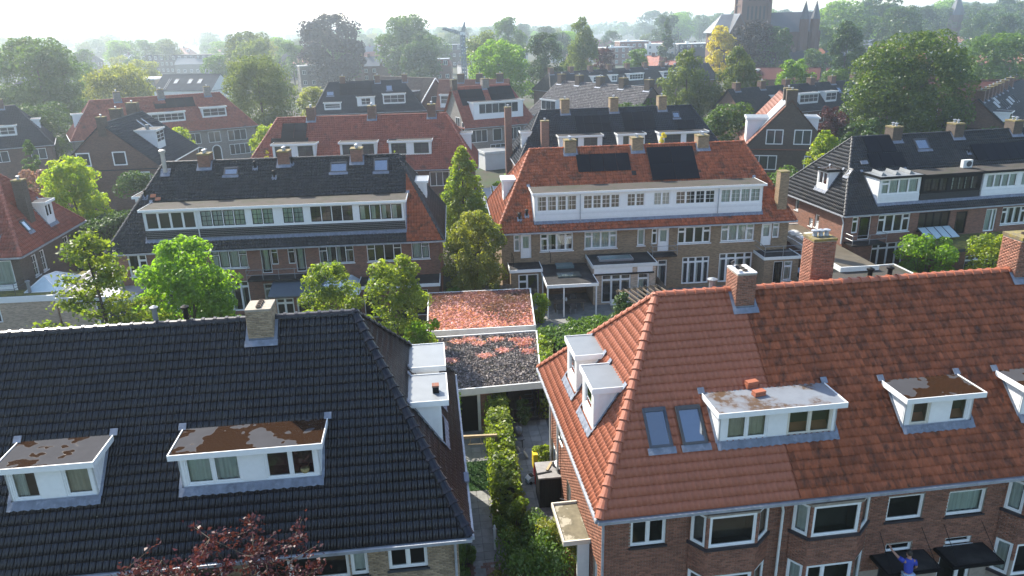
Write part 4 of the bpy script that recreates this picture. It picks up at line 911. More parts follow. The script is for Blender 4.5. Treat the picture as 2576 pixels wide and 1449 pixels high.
# ---- right house: black roof, dormers
MRR = House('terraced_house', 'black-roofed house on the right with a sunlit tiled hip end and dormers', (27.46, 59.01), .176, 0, 26, 11.2, E0, 5.45, 3.7, 0, BR_RED, T_GREY, lod=1, indiv=300)
D = MRR.dormer('F', 3.25, 7.1, 6.05, 8.2, [(3.45, 6.95, 6.85, 8.1, 'T111', dict(curtain=CURT_G))], WHITE, BLACKP, ZINCROOF, .25, panelm=MATS['white_board'], zp=6.8)
for x in (3.6, 4.9, 6.2): MB().prism([(x, 1.0, 8.38), (x+.5, 1.0, 8.38), (x+.1, 1.0, 8.65)], (.25, 1.7, 0)).build('rooflight_hood', ZINCROOF, D)
D = MRR.dormer('F', 7.2, 12.9, 6.05, 8.15, [(7.4, 9.7, 6.8, 8.0, '111', dict(frame=BLACKP, munt=(2, 3))), (10.0, 12.6, 6.8, 8.0, '1111', dict(frame=BLACKP, munt=(2, 3), curtain=CURT_W, cfrac=.4))], BLACKP, BLACKP, GRAVEL, .25, panelm=MATS['black_cladding'], zp=6.7)
MRR.dormer('F', 13.05, 20.5, 6.05, 8.15, [(13.4, 16.4, 6.8, 8.0, '1111', dict(curtain=CURT_G)), (16.8, 20, 6.8, 8.0, '1111', dict(curtain=CURT_G))], WHITE, BLACKP, GRAVEL, .25, panelm=MATS['white_board'], zp=6.7)
D = MRR.dormer('L', 4.0, 5.7, 6.6, 8.3, [(4.2, 5.5, 7.05, 8.2, '11', dict(curtain=CURT_G))], WHITE, BLACKP, WETFELT, .3, lead=True)
MRR.skylight(MRR.PL, 8.0, 8.6, 3.2, 3.9, side='L')
MRR.solar(4.5, 7.2, MRR.tt(4.3), MRR.tt(5.55), 2, 1); MRR.solar(4.2, 7.55, MRR.tt(3.2), MRR.tt(4.25), 3, 1); MRR.solar(14.5, 20, MRR.tt(3.2), MRR.tt(4.5), 5, 1)
MRR.skylight(MRR.PF, 9.3, 10.6, MRR.tt(4.35), MRR.tt(5.2))
for x in (7.65, 13.8, 19.8): MRR.chimney(x, 5.6, .95, 1.1, 11.6, m=BR_DARK, pots=2)
MRR.vent(MRR.PF, 14.1, MRR.tt(3.95), .2, .08); MB().box(MRR.PF, 3.35, 4.0, MRR.tt(3.5), MRR.tt(3.75), .08, .16).build('roof_vent', LEAD, MRR.root)
ac = thing('air_conditioner', 'white air conditioning unit on the gravel dormer roof, right edge', 'air conditioner', MRR.root.matrix_basis @ Vector((12.65, 2.3, 8.29)), .176)
MB().box(XYZ, -.45, .45, -.17, .17, .06, .72).build('casing', OFFW, ac); MB().tube((.1, -.172, .39), (.1, -.19, .39), .25, .25, 20).build('fan_grille', DGREY, ac); MB().box(XYZ, -.4, -.3, -.17, .17, 0, .06).box(XYZ, .3, .4, -.17, .17, 0, .06).build('foot', DGREY, ac)
for a, b, c, d, cl, kw in ((3.5, 6.5, 3.6, 5.15, 'T11T', {}), (7.3, 10.3, 3.55, 5.1, '1111', dict(frame=BLACKP)), (1.1, 1.68, 3.75, 5.15, 'T', dict(sill=False)), (15.4, 17.9, 3.5, 5.05, 'T11T', dict(curtain=CURT_W, cfrac=.5)), (3.25, 6.3, .2, 2.7, 'T11T', dict(door=True, sill=False, curtain=CURT_W, cfrac=.2)), (1.75, 2.83, 3.15, 5.15, '1', dict(sash=BLACKP, sill=False, sw=.12)), (10.9, 12.0, 3.0, 4.95, '1', dict(frame=BLACKP, sill=False)), (13.8, 14.9, 3.0, 5.0, '1n', dict(sill=False, curtain=CURT_G))): MRR.win('F', a, b, c, d, cl, **kw)
for a, b, c, d in ((7.5, 8.1, 4.1, 5.2), (5.0, 5.6, 3.2, 3.95), (4.1, 4.75, 3.3, 4.5)): MRR.win('L', a, b, c, d, '1')
MRR.finish()
tubes('downpipe', OFFW, MRR.root, [((.3, .9, 5.35), (.34, .55, 4.7)), ((.34, .55, 4.7), (.34, .55, 2.9))], .06, 8)
b_ = MB().box(XYZ, .5, 3.6, -.75, .44, 2.95, 3.07).build('balcony', FELT, MRR.root); railing(b_, MRR.F, .5, 3.6, 3.07, 0, 1.18, .8, GREYP)
aw = MB().prism([(7.3, -.9, 3.15), (10.4, -.9, 3.15), (10.4, .44, 3.75), (7.3, .44, 3.75)], (0, 0, .05)).build('glass_awning', PALEGL, MRR.root); tubes('awning_bar', DGREY, aw, [((7.3+i*.775, -.92, 3.2), (7.3+i*.775, .44, 3.81)) for i in range(5)], .03)
o, fr = flatext(MRR, 6.6, 21, -3.4, .44, 2.75, BR_RED, DGREY, mat('moss_roof', (.12, .12, .03), .95, .3, 3, 0, bump=.6, bs=30, col2=(.24, .2, .04), c2s=1.5), holes=[(9, 12, .2, 2.3)]); window(o, fr, 9, 12, .2, 2.3, '111', door=True, flat=True, sill=False)
# side annex with roof domes between the orange house and the black one
ax = thing('side_annex', 'flat-roofed brick annex with white dome rooflights beside the black-roofed right house', 'annex', (25.0, 53.2, 0), .10)
MB().box(XYZ, 0, 2.9, 0, 12.8, 0, 2.75).build('wall', BR_RED, ax)
MB().box(XYZ, -.1, 0, -.1, 12.9, 2.6, 2.98).box(XYZ, 0, 3.0, -.1, 0, 2.6, 2.98).box(XYZ, 0, 3.0, 12.8, 12.9, 2.6, 2.98).build('fascia', OFFW, ax); MB().box(XYZ, 0, 2.95, 0, 12.8, 2.75, 2.9).build('roof_sheet', mat('brown_felt', (.10, .085, .06), .5, .25, 1.5, 0, bump=.3, bs=30), ax)
DOME = mat('acrylic_dome', (.62, .62, .58), .25, .06, 3, 0)
for a, b, c, d in ((.5, 1.5, 9.2, 10.3), (.6, 1.6, 6.0, 8.7), (1.8, 2.6, 6.6, 9.6)):
    k = MB().box(XYZ, a, b, c, d, 2.9, 3.02).build('rooflight', OFFW, ax); MB().ell(((a+b)/2, (c+d)/2, 3.02), (b-a)*.48, (d-c)*.48, .22, 14, 8).build('dome', DOME, k, True)
gg = thing('garage', 'low gravel-roofed garage with white trim in front of the right houses', 'garage', (22.9, 50.4, 0), .14)
MB().box(XYZ, .1, 7.4, .1, 3.3, 0, 2.35).build('wall', BR_PALE, gg); MB().box(XYZ, 0, 7.5, 0, .08, 2.3, 2.62).box(XYZ, 0, .08, .08, 3.4, 2.3, 2.62).box(XYZ, 7.42, 7.5, .08, 3.4, 2.3, 2.62).box(XYZ, .08, 7.42, 3.32, 3.4, 2.3, 2.62).build('fascia', OFFW, gg); MB().box(XYZ, .08, 7.42, .08, 3.32, 2.35, 2.55).build('roof_gravel', GRAVEL, gg)
# ================================================================ houses further back
def sdormer(h, side, a0, a1, zf, zt, nw=2, body=WHITE, top=FELT, fas=WHITE, frame=WHITE, wmar=.15, rows=2, zw=None, gap=0, **k):
    n = max(1, nw)
    if gap:
        m = (a0+a1)/2; q = dict(rows=rows, frame=frame); return h.dormer(side, a0, a1, zf, zt, [(a0+wmar, m-gap/2, zw or zf+.2, zt-.1, '11', q), (m+gap/2, a1-wmar, zw or zf+.2, zt-.1, '11', q)], body, fas, top, .22, simple=True, lead=False, **k)
    return h.dormer(side, a0, a1, zf, zt, [(a0+wmar, a1-wmar, zw or zf+.25, zt-.08, '1'*n, dict(rows=rows, frame=frame))], body, fas, top, .22, simple=True, lead=False, **k)
# red-roofed house at the left edge
H = House('house', 'red-tiled house at the left edge with brick chimney and a white dormer', (-36.4, 52.8), .105, -15, 0, 11.2, E0, 5.4, 0, 3.3, BR_DARK, T_RED, lod=1, indiv=150)
H.dormer('R', 6.0, 7.35, 6.35, 8.1, [(6.15, 7.2, 6.95, 8.0, '11', dict(curtain=CURT_W, cfrac=.4))], WHITE, WHITE, WETFELT, .25, ovs=.15)
H.chimney(-1.25, 4.6, .75, .75, 10.3, m=BR_DARK, pots=1, z0=7.0, flash=False)
H.skylight(H.PR, 3.0, 3.7, 1.3, 2.3, side='R'); H.skylight(H.PR, 7.7, 8.2, 2.5, 3.2, side='R'); H.vent(H.PF, -1.9, 1.9, .7, .09)
for a, b, c, d in ((2.1, 2.9, 3.2, 4.9), (3.4, 4.2, 3.2, 4.9), (7.4, 8.4, 3.3, 4.9)): H.win('R', a, b, c, d, '1', munt=(2, 3))
H.win('F', -4.2, -1.0, 3.1, 5.1, '11', sill=False, curtain=CURT_G); MB().box(H.F, -4.2, -1.0, 1.8, 3.1, .005, .04).build('white_panel', WHITE, H.root)
H.finish()
railing(H.root, VF((0, -1.0, 0), (1, 0, 0), (0, -1, 0)), -6, -.4, 2.9, -1.4, .1, .8, DGREY)
ex = thing('garden_annex', 'moss-roofed annex with a pyramid glass rooflight in front of the left red house', 'annex', (-41, 51.0, 0), .08)
MB().box(XYZ, 0, 7.2, 0, 6, 0, 2.55).build('wall', BR_PALE, ex); MB().box(XYZ, -.1, 7.3, -.1, 0, 2.4, 2.85).box(XYZ, 7.2, 7.3, 0, 6.1, 2.4, 2.85).build('fascia', WHITE, ex)
MB().box(XYZ, 0, 7.2, 0, 6, 2.55, 2.75).build('moss_roof', MATS['moss_roof'], ex); swindow(ex, VF((0, 0, 0), (1, 0, 0), (0, -1, 0)), .6, 3.2, .9, 2.2, 4)
py = [(4.6, 1.0, 2.78), (7.0, 1.0, 2.78), (7.0, 4.8, 2.78), (4.6, 4.8, 2.78)]; pk = [(5.5, 2.4, 3.6), (5.9, 3.4, 3.6)]
rl = MB().poly([py[0], py[1], pk[0]]).poly([py[1], py[2], pk[1], pk[0]]).poly([py[2], py[3], pk[1]]).poly([py[3], py[0], pk[0], pk[1]]).build('rooflight', PALEGL, ex)
tubes('rooflight_bar', WHITE, rl, [(py[i], py[(i+1) % 4]) for i in range(4)]+[(py[0], pk[0]), (py[1], pk[0]), (py[2], pk[1]), (py[3], pk[1]), (pk[0], pk[1]), (((py[1][0]), 2.3, 2.78), pk[0]), ((py[1][0], 3.6, 2.78), pk[1])], .045)
MB().tube((5.0, 1.0, 2.75), (5.0, 1.0, 3.6), .12, .12, 10).lathe((5.0, 1.0, 3.6), [(.17, 0), (.17, .1), (.05, .16)], 10).build('flue', ZINCROOF, ex)
wx = thing('white_roof_annex', 'flat annex with a bright white wet roof beside the middle left house', 'annex', (-33.2, 50.6, 0), .03)
MB().box(XYZ, .1, 5.6, .1, 7.2, 0, 2.6).build('wall', BR_PALE, wx); MB().box(XYZ, 0, 5.7, 0, .1, 2.4, 2.9).box(XYZ, 0, .1, .1, 7.3, 2.4, 2.9).box(XYZ, .1, 5.7, 7.2, 7.3, 2.4, 2.9).build('fascia', OFFW, wx)
MB().box(XYZ, .1, 5.7, .1, 7.2, 2.6, 2.8).build('roof_sheet', mat('wet_pale_membrane', (.42, .41, .40), .12, .08, 1, 0, spec=.8, col2=(.3, .26, .2), c2s=.5, c2lo=.55, c2hi=.6), wx)
MB().tube((3.9, 2.0, 2.8), (3.9, 2.0, 3.5), .2, .2, 12).lathe((3.9, 2.0, 3.5), [(.27, 0), (.27, .12), (.06, .2)], 12).build('vent_pipe', ZINCROOF, wx); swindow(wx, VF((0, .1, 0), (1, 0, 0), (0, -1, 0)), 2.8, 5.2, .4, 2.3, 3)
# black hip roof at the far left
H = House('house', 'dark blue-black hip roof house cut by the left edge, half hidden by trees', (-68.6, 113), .50, -16, 0, 11, E0, 5.6, 0, 4.2, BR_BROWN, T_SLATE, lod=2)
sdormer(H, 'F', -7.5, -4.4, 7.0, 8.4, 3); sdormer(H, 'R', 4.5, 6.5, 7.4, 8.8, 1); H.win('F', -3.2, -1.2, 3.4, 5.0, '11'); H.win('F', -9, -6, 3.4, 5.0, '111'); H.chimney(-6, 5.5, .9, .9, 12, pots=1); H.finish()
# brick gable house on the left
H = House('house', 'brown brick gable house with slate-black roof, two gable windows and a white box dormer', (-43.2, 92.2), PI/2+.12, 0, 17, 12.4, E0-.3, 5.5, 0, 2.2, BR_BROWN, T_SLATE, lod=2, ov=.25, ovs=.1)
D = sdormer(H, 'F', 5.2, 8.4, 6.7, 9.0, 2, rows=3, zw=7.5)
MB().tube((6.2, 3.0, 9.1), (6.2, 3.0, 9.75), .22, .22, 12).build('vent_pipe', ZINCROOF, D)
for a, b, c, d, k in ((8.2, 9.8, 5.6, 7.3, 1), (4.0, 5.6, 5.6, 7.3, 1), (1.6, 4.6, 2.8, 4.7, 4)): swindow(H.root, H.L, a, b, c, d, k, fw=.14)
H.chimney(.55, 6.2, 1.1, .9, 11.4, m=BR_DARK, pots=1, flash=False, z0=9.2); H.chimney(7.5, 6.9, 1.0, 1.4, 11.7, m=BR_DARK, pots=1, flash=False, z0=9.0); H.chimney(13.5, 6.9, 1.2, 1.4, 11.9, m=BR_DARK, pots=1, flash=False, z0=9.0)
for x in (9.3, 11.2): H.skylight(H.PF, x, x+.6, 5.3, 7.3)
H.finish(gut=WHITE)
# red hip roof house behind it
H = House('house', 'long red hip roof house at left with solar panels and two white dormers', (-67.7, 116), .56, 0, 28.5, 10.6, E0, 5.5, 4, 4.5, BR_GREY, T_RED, lod=2)
sdormer(H, 'F', 11, 17.3, 7.0, 8.5, 6, rows=2); sdormer(H, 'F', 20, 24, 7.2, 8.8, 3); sdormer(H, 'L', 3.5, 5.2, 7.0, 9.0, 1)
H.solar(15.0, 19.5, 5.0, 7.0, 3, 1); H.solar(13.2, 15.0, 5.0, 6.0, 1, 1)
for x in (8, 14.6, 22): H.chimney(x, 5.3, 1.0, 1.0, 12.0, m=BR_GREY, pots=1)
for a, b, k in ((15.5, 19, 4), (20.2, 22.2, 2), (23.4, 26.5, 3)): H.win('F', a, b, 3.2, 5.0, '1'*k)
for a, b, k in ((16, 19, 4), (23.4, 26.8, 4)): H.win('F', a, b, .8, 2.6, '1'*k)
d = MB(); d.box(H.F, 20.6, 21.9, .1, 2.0, .02, .06); d.tube(H.F.p(21.25, 2.0, .02), H.F.p(21.25, 2.0, .06), .65, .65, 16); d.build('arched_door', BLACKP, H.root); tubes('door_surround', WHITE, H.root, [(H.F.p(20.55, .1, .06), H.F.p(20.55, 2.0, .06)), (H.F.p(21.95, .1, .06), H.F.p(21.95, 2.0, .06))]+[(H.F.p(21.25-.7*math.cos(i*PI/8), 2+.7*math.sin(i*PI/8), .06), H.F.p(21.25-.7*math.cos((i+1)*PI/8), 2+.7*math.sin((i+1)*PI/8), .06)) for i in range(8)], .09)
H.finish()
# red roof behind the middle left house
H = House('terraced_house', 'red-tiled terrace behind the middle left house with solar panels and green-framed dormer windows', (-3.6, 84.9), .035, -27, 0, 11.8, E0, 5.6, 3.4, 3.6, BR_BROWN, T_RED, lod=2)
for a, b, k in ((-23.5, -18.6, 4), (-15.8, -11.6, 2), (-10.2, -5.3, 4)): sdormer(H, 'F', a, b, 6.9, 8.4, k, wmar=.3, gap=.9, frame=mat('green_frame', (.03, .06, .04), .5))
sdormer(H, 'R', 5, 6.6, 6.6, 8.6, 1); H.solar(-22.9, -20, 4.6, 7.2, 2, 2); H.solar(-24, -19.7, 3.9, 5.0, 3, 1)
for x in (-19.6, -12.4, -5.3): H.chimney(x, 5.9, .95, 1, 12.1, m=BR_BROWN, pots=2)
for a, b, k in ((-5.6, -2.6, 4), (-9, -7, 2), (-14, -11, 4)): H.win('F', a, b, 3.4, 5.1, '1'*k, frame=WHITE)
H.finish()
# black roof behind the middle right house
H = House('terraced_house', 'black-tiled hip roof terrace behind the orange house with three chimneys and solar panels', (.9, 85), .10, 0, 25.5, 11.8, E0, 5.6, 3.6, 3.2, BR_BROWN, T_SLATE, lod=2)
for a, b in ((5.2, 10.3), (12.2, 15.4), (17.2, 23)): sdormer(H, 'F', a, b, 6.8, 8.35, 2 if b-a < 4 else 3, wmar=.6, gap=.7, frame=MATS['green_frame'])
H.solar(7.6, 11.8, 4.5, 7.0, 4, 2); H.solar(13.4, 17.3, 4.6, 7.3, 3, 2); H.solar(20.0, 22.2, 4.4, 5.8, 2, 1)
for x in (6.6, 12.6, 18.6): H.chimney(x, 5.9, 1.0, 1.1, 12.2, m=BR_YEL, pots=1)
H.chimney(3.6, 2.2, .9, .9, 10.2, m=BR_RED, pots=1, z0=6.5, flash=False); H.skylight(H.PF, 19.7, 20.6, 6.2, 7.2); sdormer(H, 'L', 3.0, 4.3, 7.0, 8.8, 1); H.chimney(-.2, 7.0, .8, .8, 11.4, m=BR_RED, pots=1, z0=3, flash=False)
H.finish()
# gable house to the right of centre
H = House('house', 'dark brick gable house facing the camera with white side dormers, right of centre', (41.0, 94.0), PI/2-.24, 0, 15, 10.8, E0-.4, 6.0, 0, 0, BR_DARK, T_PINK, lod=2, ov=.2, ovs=.1)
sdormer(H, 'F', 2.0, 5.5, 6.9, 8.6, 1, top=ZINCROOF)
D = MB().box(XYZ, 2.0, 5.5, 6.2, 10.4, 5.2, 8.5).build('dormer', WHITE, H.root); MB().box(XYZ, 1.8, 5.7, 6.6, 10.6, 8.5, 8.75).build('fascia', WHITE, D); MB().box(XYZ, 1.9, 5.6, 6.7, 10.5, 8.75, 8.78).build('dormer_roof', ZINCROOF, D)
for a, b, c, d, k in ((6.0, 8.1, 5.6, 7.5, 2), (2.6, 4.7, 5.6, 7.5, 2), (6.5, 9.8, 2.3, 4.2, 3), (1.4, 3.2, 2.3, 4.2, 2)): swindow(H.root, H.L, a, b, c, d, k, fw=.12)
H.chimney(.5, 5.4, .9, 1.3, 12.3, m=BR_DARK, pots=1, flash=False, z0=9.5); H.chimney(4.5, 5.4, 1.0, 1.2, 12.2, m=BR_DARK, pots=1, flash=False, z0=9.5)
MB().box(H.PB, -6, -1.0, 3.0, 7.6, .12, .2).build('solar_heater', GREYP, H.root); H.finish(gut=None)
# red-roofed house with two solar arrays in the centre
H = House('house', 'brick gable house with red roof, two solar arrays and wide white dormer near the crane', (-6.9, 120.1), .42, 0, 12.9, 11.4, E0, 6.0, 0, 2.6, BR_GREY, T_RED, lod=2)
sdormer(H, 'F', 2.0, 10.8, 6.5, 9.1, 6, wmar=.9, zw=7.4, rows=1); H.solar(.9, 5.2, 4.4, 7.6, 3, 2); H.solar(6.2, 10.6, 4.6, 7.9, 3, 2)
H.chimney(.5, 5.7, .9, 1, 12.6, m=BR_DARK, pots=1, flash=False); H.chimney(6, 5.7, 1.2, 1.0, 12.5, m=BR_GREY, pots=1)
for a, b, k in ((1, 4, 3), (5, 6.6, 1), (7.4, 10, 4), (10.6, 12.2, 2)): H.win('F', a, b, 3.0, 5.0, '1'*k)
H.win('F', 4.5, 10, .3, 2.5, '111111'); swindow(H.root, H.L, 3.2, 5.2, 4.6, 6.8, 2); swindow(H.root, H.L, 1.2, 2.4, 4.2, 6.2, 1); H.finish()
H = House('house', 'faded pink tiled gable roof just behind the central red roof with solar arrays', (-14.5, 151.5), -.12, 0, 14.5, 10, 5.2, 5.4, 0, 0, BR_RED, T_PINK, lod=2)
sdormer(H, 'F', 1, 4.4, 5.6, 8.0, 2, zw=6.4); H.win('F', 2.4, 4.6, 2.9, 4.6, '11')
for x in (4.6, 8.4, 12.6): H.chimney(x, 5, 1.3, 1.1, 11.7, m=BR_DARK, pots=1)
H.finish()
H = House('house', 'black-roofed house with skylights and two white dormers left of the pink gable roof', (-16.1, 149.2), .16, -22, 0, 11, E0, 5.6, 3.5, 4.2, BR_BROWN, T_SLATE, lod=2)
sdormer(H, 'F', -13.2, -9.8, 6.6, 8.2, 2, wmar=.8); sdormer(H, 'F', -8.2, -3.8, 6.8, 8.6, 3); H.solar(-16.5, -10.2, 4.4, 7.4, 4, 2); H.skylight(H.PF, -7.4, -6.2, 5.2, 6.6); H.skylight(H.PF, -19, -17.6, 4.4, 5.6); sdormer(H, 'F', -19.5, -16.3, 6.2, 7.4, 1)
for x in (-15.8, -9, -3.6): H.chimney(x, 5.5, 1, 1, 12, m=BR_BROWN, pots=1)
H.finish()
H = House('house', 'brown gable house with grey-brown roof and white verge in front of the crane', (-31.5, 167), -.72, 0, 17.5, 10.5, 5.2, 5.6, 0, 0, BR_BROWN, mat('brown_tile', (.10, .075, .06), .7, .2, 1, .2), lod=2)
swindow(H.root, H.R, 4.2, 5.8, 5.0, 7.2, 1); sdormer(H, 'F', 9, 15, 6.4, 8.4, 2, body=DGREY, frame=DGREY); H.finish(gut=None)
tubes('verge_board', WHITE, H.root, [((17.55, -.1, 5.15), (17.55, 5.25, 10.85)), ((17.55, 5.25, 10.85), (17.55, 10.6, 5.15))], .12)
# mottled roof with ivy gable
H = House('house', 'mottled grey tiled roof running towards the camera with ivy on its end gable', (3.5, 139.4), -.985, 0, 27, 11, E0, 5.6, 2.6, 0, BR_DARK, T_MOTT, lod=2, ovs=.1)
D = sdormer(H, 'F', 4.0, 8.5, 5.8, 8.2, 3, rows=1, zw=6.5)
for x in (3.4, 8.5, 14.2, 20, 26): H.chimney(x, 5.5, 1.2, 1.1, 12.2, m=BR_DARK, pots=1)
H.finish()
rng = np.random.default_rng(5); n = 1500; yy = rng.uniform(.3, 8, n); zz = rng.uniform(0, 1, n)*np.minimum(5.3+np.minimum(yy, 11-yy)*1.0, 9.5)
V, Q = leaf_quads(np.stack([27+rng.random(n)*.25, yy, zz], 1), np.tile([1., -.1, .3], (n, 1))+rng.normal(size=(n, 3))*.5, .45, rng); npmesh('ivy', V, Q, LGM, H.root, 'stuff')
# terraces on the right
H = House('terraced_house', 'dark grey tiled terrace with white dormers behind the big maple, right of centre', (46.5, 134), .46, -6, 34, 9, 4.8, 4.4, 0, 0, BR_BROWN, T_GREY, lod=2)
for a, b, k in ((2.6, 5.6, 2), (8.3, 13.2, 4), (15, 18, 2), (22, 26, 3)): sdormer(H, 'F', a, b, 6.0, 7.7, k, top=ZINCROOF)
for x in (-4, 2.0, 8, 14.4, 20, 26): H.chimney(x, 4.5, 1.2, 1, 10.2, m=BR_BROWN, pots=1)
H.solar(11, 15, 4.6, 6.0, 3, 1); H.skylight(H.PF, 20, 21, 3.6, 4.8)
for a, b in ((4, 6), (8.5, 10), (13, 15.5), (17, 19), (22, 24)): H.win('F', a, b, 2.4, 4.3, '11')
H.finish()
H = House('terraced_house', 'dark terrace roof at the right edge with pale roof windows and panels', (74.2, 110.5), .87, 0, 46, 9.4, 4.5, 4.2, 0, 0, BR_BROWN, T_GREY, lod=2)
for x, t in ((6, 3.6), (8.3, 4.2), (4.5, 1.2), (7.0, 1.4), (16, 3.0), (19, 3.2)): MB().box(H.PF, x, x+1.9, t, t+1.3, .1, .18).build('pale_panel', ZINCROOF, H.root)
for x in (11, 12.6, 14.2, 22, 24): H.skylight(H.PF, x, x+.5, 3.0, 4.6)
for x in (1.5, 5, 8.5, 12, 15.5, 19, 24, 30): H.chimney(x, 4.7, 1.1, 1.2, 9.9, m=BR_BROWN, pots=1)
sdormer(H, 'F', 1.0, 4.0, 4.9, 6.8, 1); H.finish()
H = House('terraced_house', 'long grey terrace with dormers in front of the tall weeping birch', (10.9, 191), .53, 0, 58, 9, 5, 4.2, 2.5, 0, BR_BROWN, T_GREY, lod=2)
for i in range(9): H.chimney(3+i*6.2, 4.5, 1.2, 1.1, 10.4, m=BR_BROWN, pots=0)
for a, b, k in ((14, 17, 3), (20, 22, 2), (26, 31, 5), (38, 42, 3), (46, 49, 2)): sdormer(H, 'F', a, b, 6.2, 7.8, k, top=ZINCROOF)
H.solar(6, 10, 2.6, 5.2, 2, 2); H.solar(15, 19, 4.2, 5.4, 3, 1); H.solar(24, 28, 4.2, 5.4, 3, 1); H.win('F', 1.5, 3.5, 2.6, 4.4, '11'); H.finish()
# ================================================================ the town
def fwin(parent, fr, s0, s1, t0, t1, nc=1, n=0, frame=WHITE, fw=.14):
    mb = MB(); mb.box(fr, s0, s1, t0, t1, n+.01, n+.05); mb.cur = 1
    for i in range(nc):
        a = s0+fw+(s1-s0-fw)*i/nc; b = s0+(s1-s0-fw)*(i+1)/nc; mb.poly([fr.p(a, t0+fw, n+.06), fr.p(b, t0+fw, n+.06), fr.p(b, t1-fw, n+.06), fr.p(a, t1-fw, n+.06)])
    return mb.build('window', [frame, FARGLASS], parent)
def far_house(label, o, rot, L, W, ze, rise, hl, hr, wm, rm, wins=1, group=None, chim=1, dorm=0, name='house', sidewins=1, trim=None):
    h = House(name, label, o, rot, 0, L, W, ze, rise, hl, hr, wm, rm, ov=.25, ovs=.2, lod=3, group=group)
    fl = max(1, int(ze//2.7)); k = max(2, int(L/3.4))
    if wins:
        for f in range(fl):
            for i in range(k):
                x = L*(i+.5)/k; fwin(h.root, h.F, x-.7, x+.7, .8+f*2.75, 2.35+f*2.75, 2)
    if sidewins:
        for side in ('L', 'R'):
            for y in (W*.33, W*.67): fwin(h.root, getattr(h, side), y-.6, y+.6, ze-2.1, ze-.5, 1)
    for i in range(chim): h.chimney(L*(i+.5)/chim, W/2, 1.0, 1.0, ze+rise+1.0, m=BR_BROWN, pots=0, flash=False)
    for i in range(dorm):
        x = L*(i+.5)/dorm+.8; b = ze+rise*.3; h.dormer('F', x-1.1, x+1.1, b, b+min(1.6, rise*.45), [(x-.9, x+.9, b+.2, b+min(1.5, rise*.42), '11', dict(sep=False))], WHITE, WHITE, ZINCROOF, .15, simple=True, lead=False)
    h.finish(tiles=False, caps=True if rise > 1.5 else False, gut=None)
    if trim:
        for x in ((-.05, L+.05)): tubes('verge_board', trim, h.root, [((x, 0, ze), (x, W/2, ze+rise)), ((x, W/2, ze+rise), (x, W, ze))], .16)
    return h
def flat_block(label, o, rot, L, W, z, wm, top=FELT, floors=2, trim=WHITE, group=None, mans=None):
    r = thing('building', label, 'building', (o[0], o[1], 0), rot, group); F_ = VF((0, 0, 0), (1, 0, 0), (0, -1, 0)); L_ = VF((0, 0, 0), (0, 1, 0), (-1, 0, 0)); R_ = VF((L, 0, 0), (0, 1, 0), (1, 0, 0))
    zw = z-2.6 if mans else z
    MB().box(XYZ, 0, L, 0, W, 0, zw).build('wall', wm, r)
    if mans:
        i = .9; m = MB(); a = [(0, 0, zw), (L, 0, zw), (L, W, zw), (0, W, zw)]; b = [(i, i, z), (L-i, i, z), (L-i, W-i, z), (i, W-i, z)]
        for q in range(4): m.poly([a[q], a[(q+1) % 4], b[(q+1) % 4], b[q]])
        m.build('mansard_roof', mans, r); MB().box(XYZ, i-.1, L-i+.1, i-.1, W-i+.1, z, z+.25).build('roof_sheet', top, r)
        k = max(2, int(L/4))
        for q in range(k):
            x = L*(q+.5)/k; d = MB().box(XYZ, x-.9, x+.9, .1, 1.5, zw+.3, z-.25).build('dormer', DGREY, r); fwin(d, VF((0, .1, 0), (1, 0, 0), (0, -1, 0)), x-.75, x+.75, zw+.45, z-.4, 2)
    else:
        MB().box(XYZ, -.15, L+.15, -.15, W+.15, z, z+.35).build('parapet', trim, r); MB().box(XYZ, .1, L-.1, .1, W-.1, z+.35, z+.38).build('roof_sheet', top, r)
        MB().box(XYZ, L*.3, L*.3+1.4, W*.4, W*.4+1.4, z+.38, z+1.3).build('roof_unit', OFFW, r)
    k = max(2, int(L/3.2))
    for f in range(floors):
        zz = zw/floors*f+.9
        for q in range(k):
            x = L*(q+.5)/k; fwin(r, F_, x-.7, x+.7, zz, zz+1.6, 2)
        for fr in (L_, R_):
            for y in (W*.3, W*.7): fwin(r, fr, y-.6, y+.6, zz, zz+1.6, 1)
    return r
WALLW = mat('white_wall', (.68, .68, .65), .8, .06, 1, 0); WALLC = mat('cream_wall', (.52, .47, .38), .8, .08, 1, 0); SLATEB = mat('blue_slate', (.10, .12, .145), .9, .15, 1, 0); T_ORF = mat('bright_orange_roof', (.36, .14, .07), .7, .15, .6, 0)
far_house('dark-roofed gable house with bold white verges, far left', (-211, 418), -.9, 14, 12, 6, 5, 0, 0, WALLC, T_SLATEF, dorm=0, trim=WHITE)
flat_block('long dark mansard block beyond the left willow', (-205, 436), -.35, 58, 12, 9.5, BR_DARK, FELT, 2, mans=T_SLATEF)
h = far_house('slate-dark sloped warehouse roof with skylights behind the long red roof', (-111.5, 241), -.25, 21, 12, 4.0, 4.6, 0, 0, WALLW, T_SLATEF, chim=0)
for x in (6, 11, 14.5): h.skylight(h.PF, x, x+1.3, 3.4, 5.2)
tubes('roof_ladder', GREYP, h.root, [(h.PF.p(3.6, .6, .1), h.PF.p(3.6, 5.4, .1)), (h.PF.p(4.3, .6, .1), h.PF.p(4.3, 5.4, .1))]+[(h.PF.p(3.6, .8+i*.5, .1), h.PF.p(4.3, .8+i*.5, .1)) for i in range(9)], .05)
flat_block('low pale flat-roofed block left of the slate-dark warehouse', (-127, 246), -.1, 15, 10, 7.2, BR_GREY, ZINCROOF, 2)
far_house('small red hip roof among hazy trees, far left', (-254, 592), 0, 14, 12, 6, 4.5, 4, 4, BR_RED, T_RED, dorm=2); far_house('second hazy red hip roof right of the mansard block', (-226, 590), 0, 13, 12, 6, 4.5, 4, 4, BR_RED, T_RED, dorm=2)
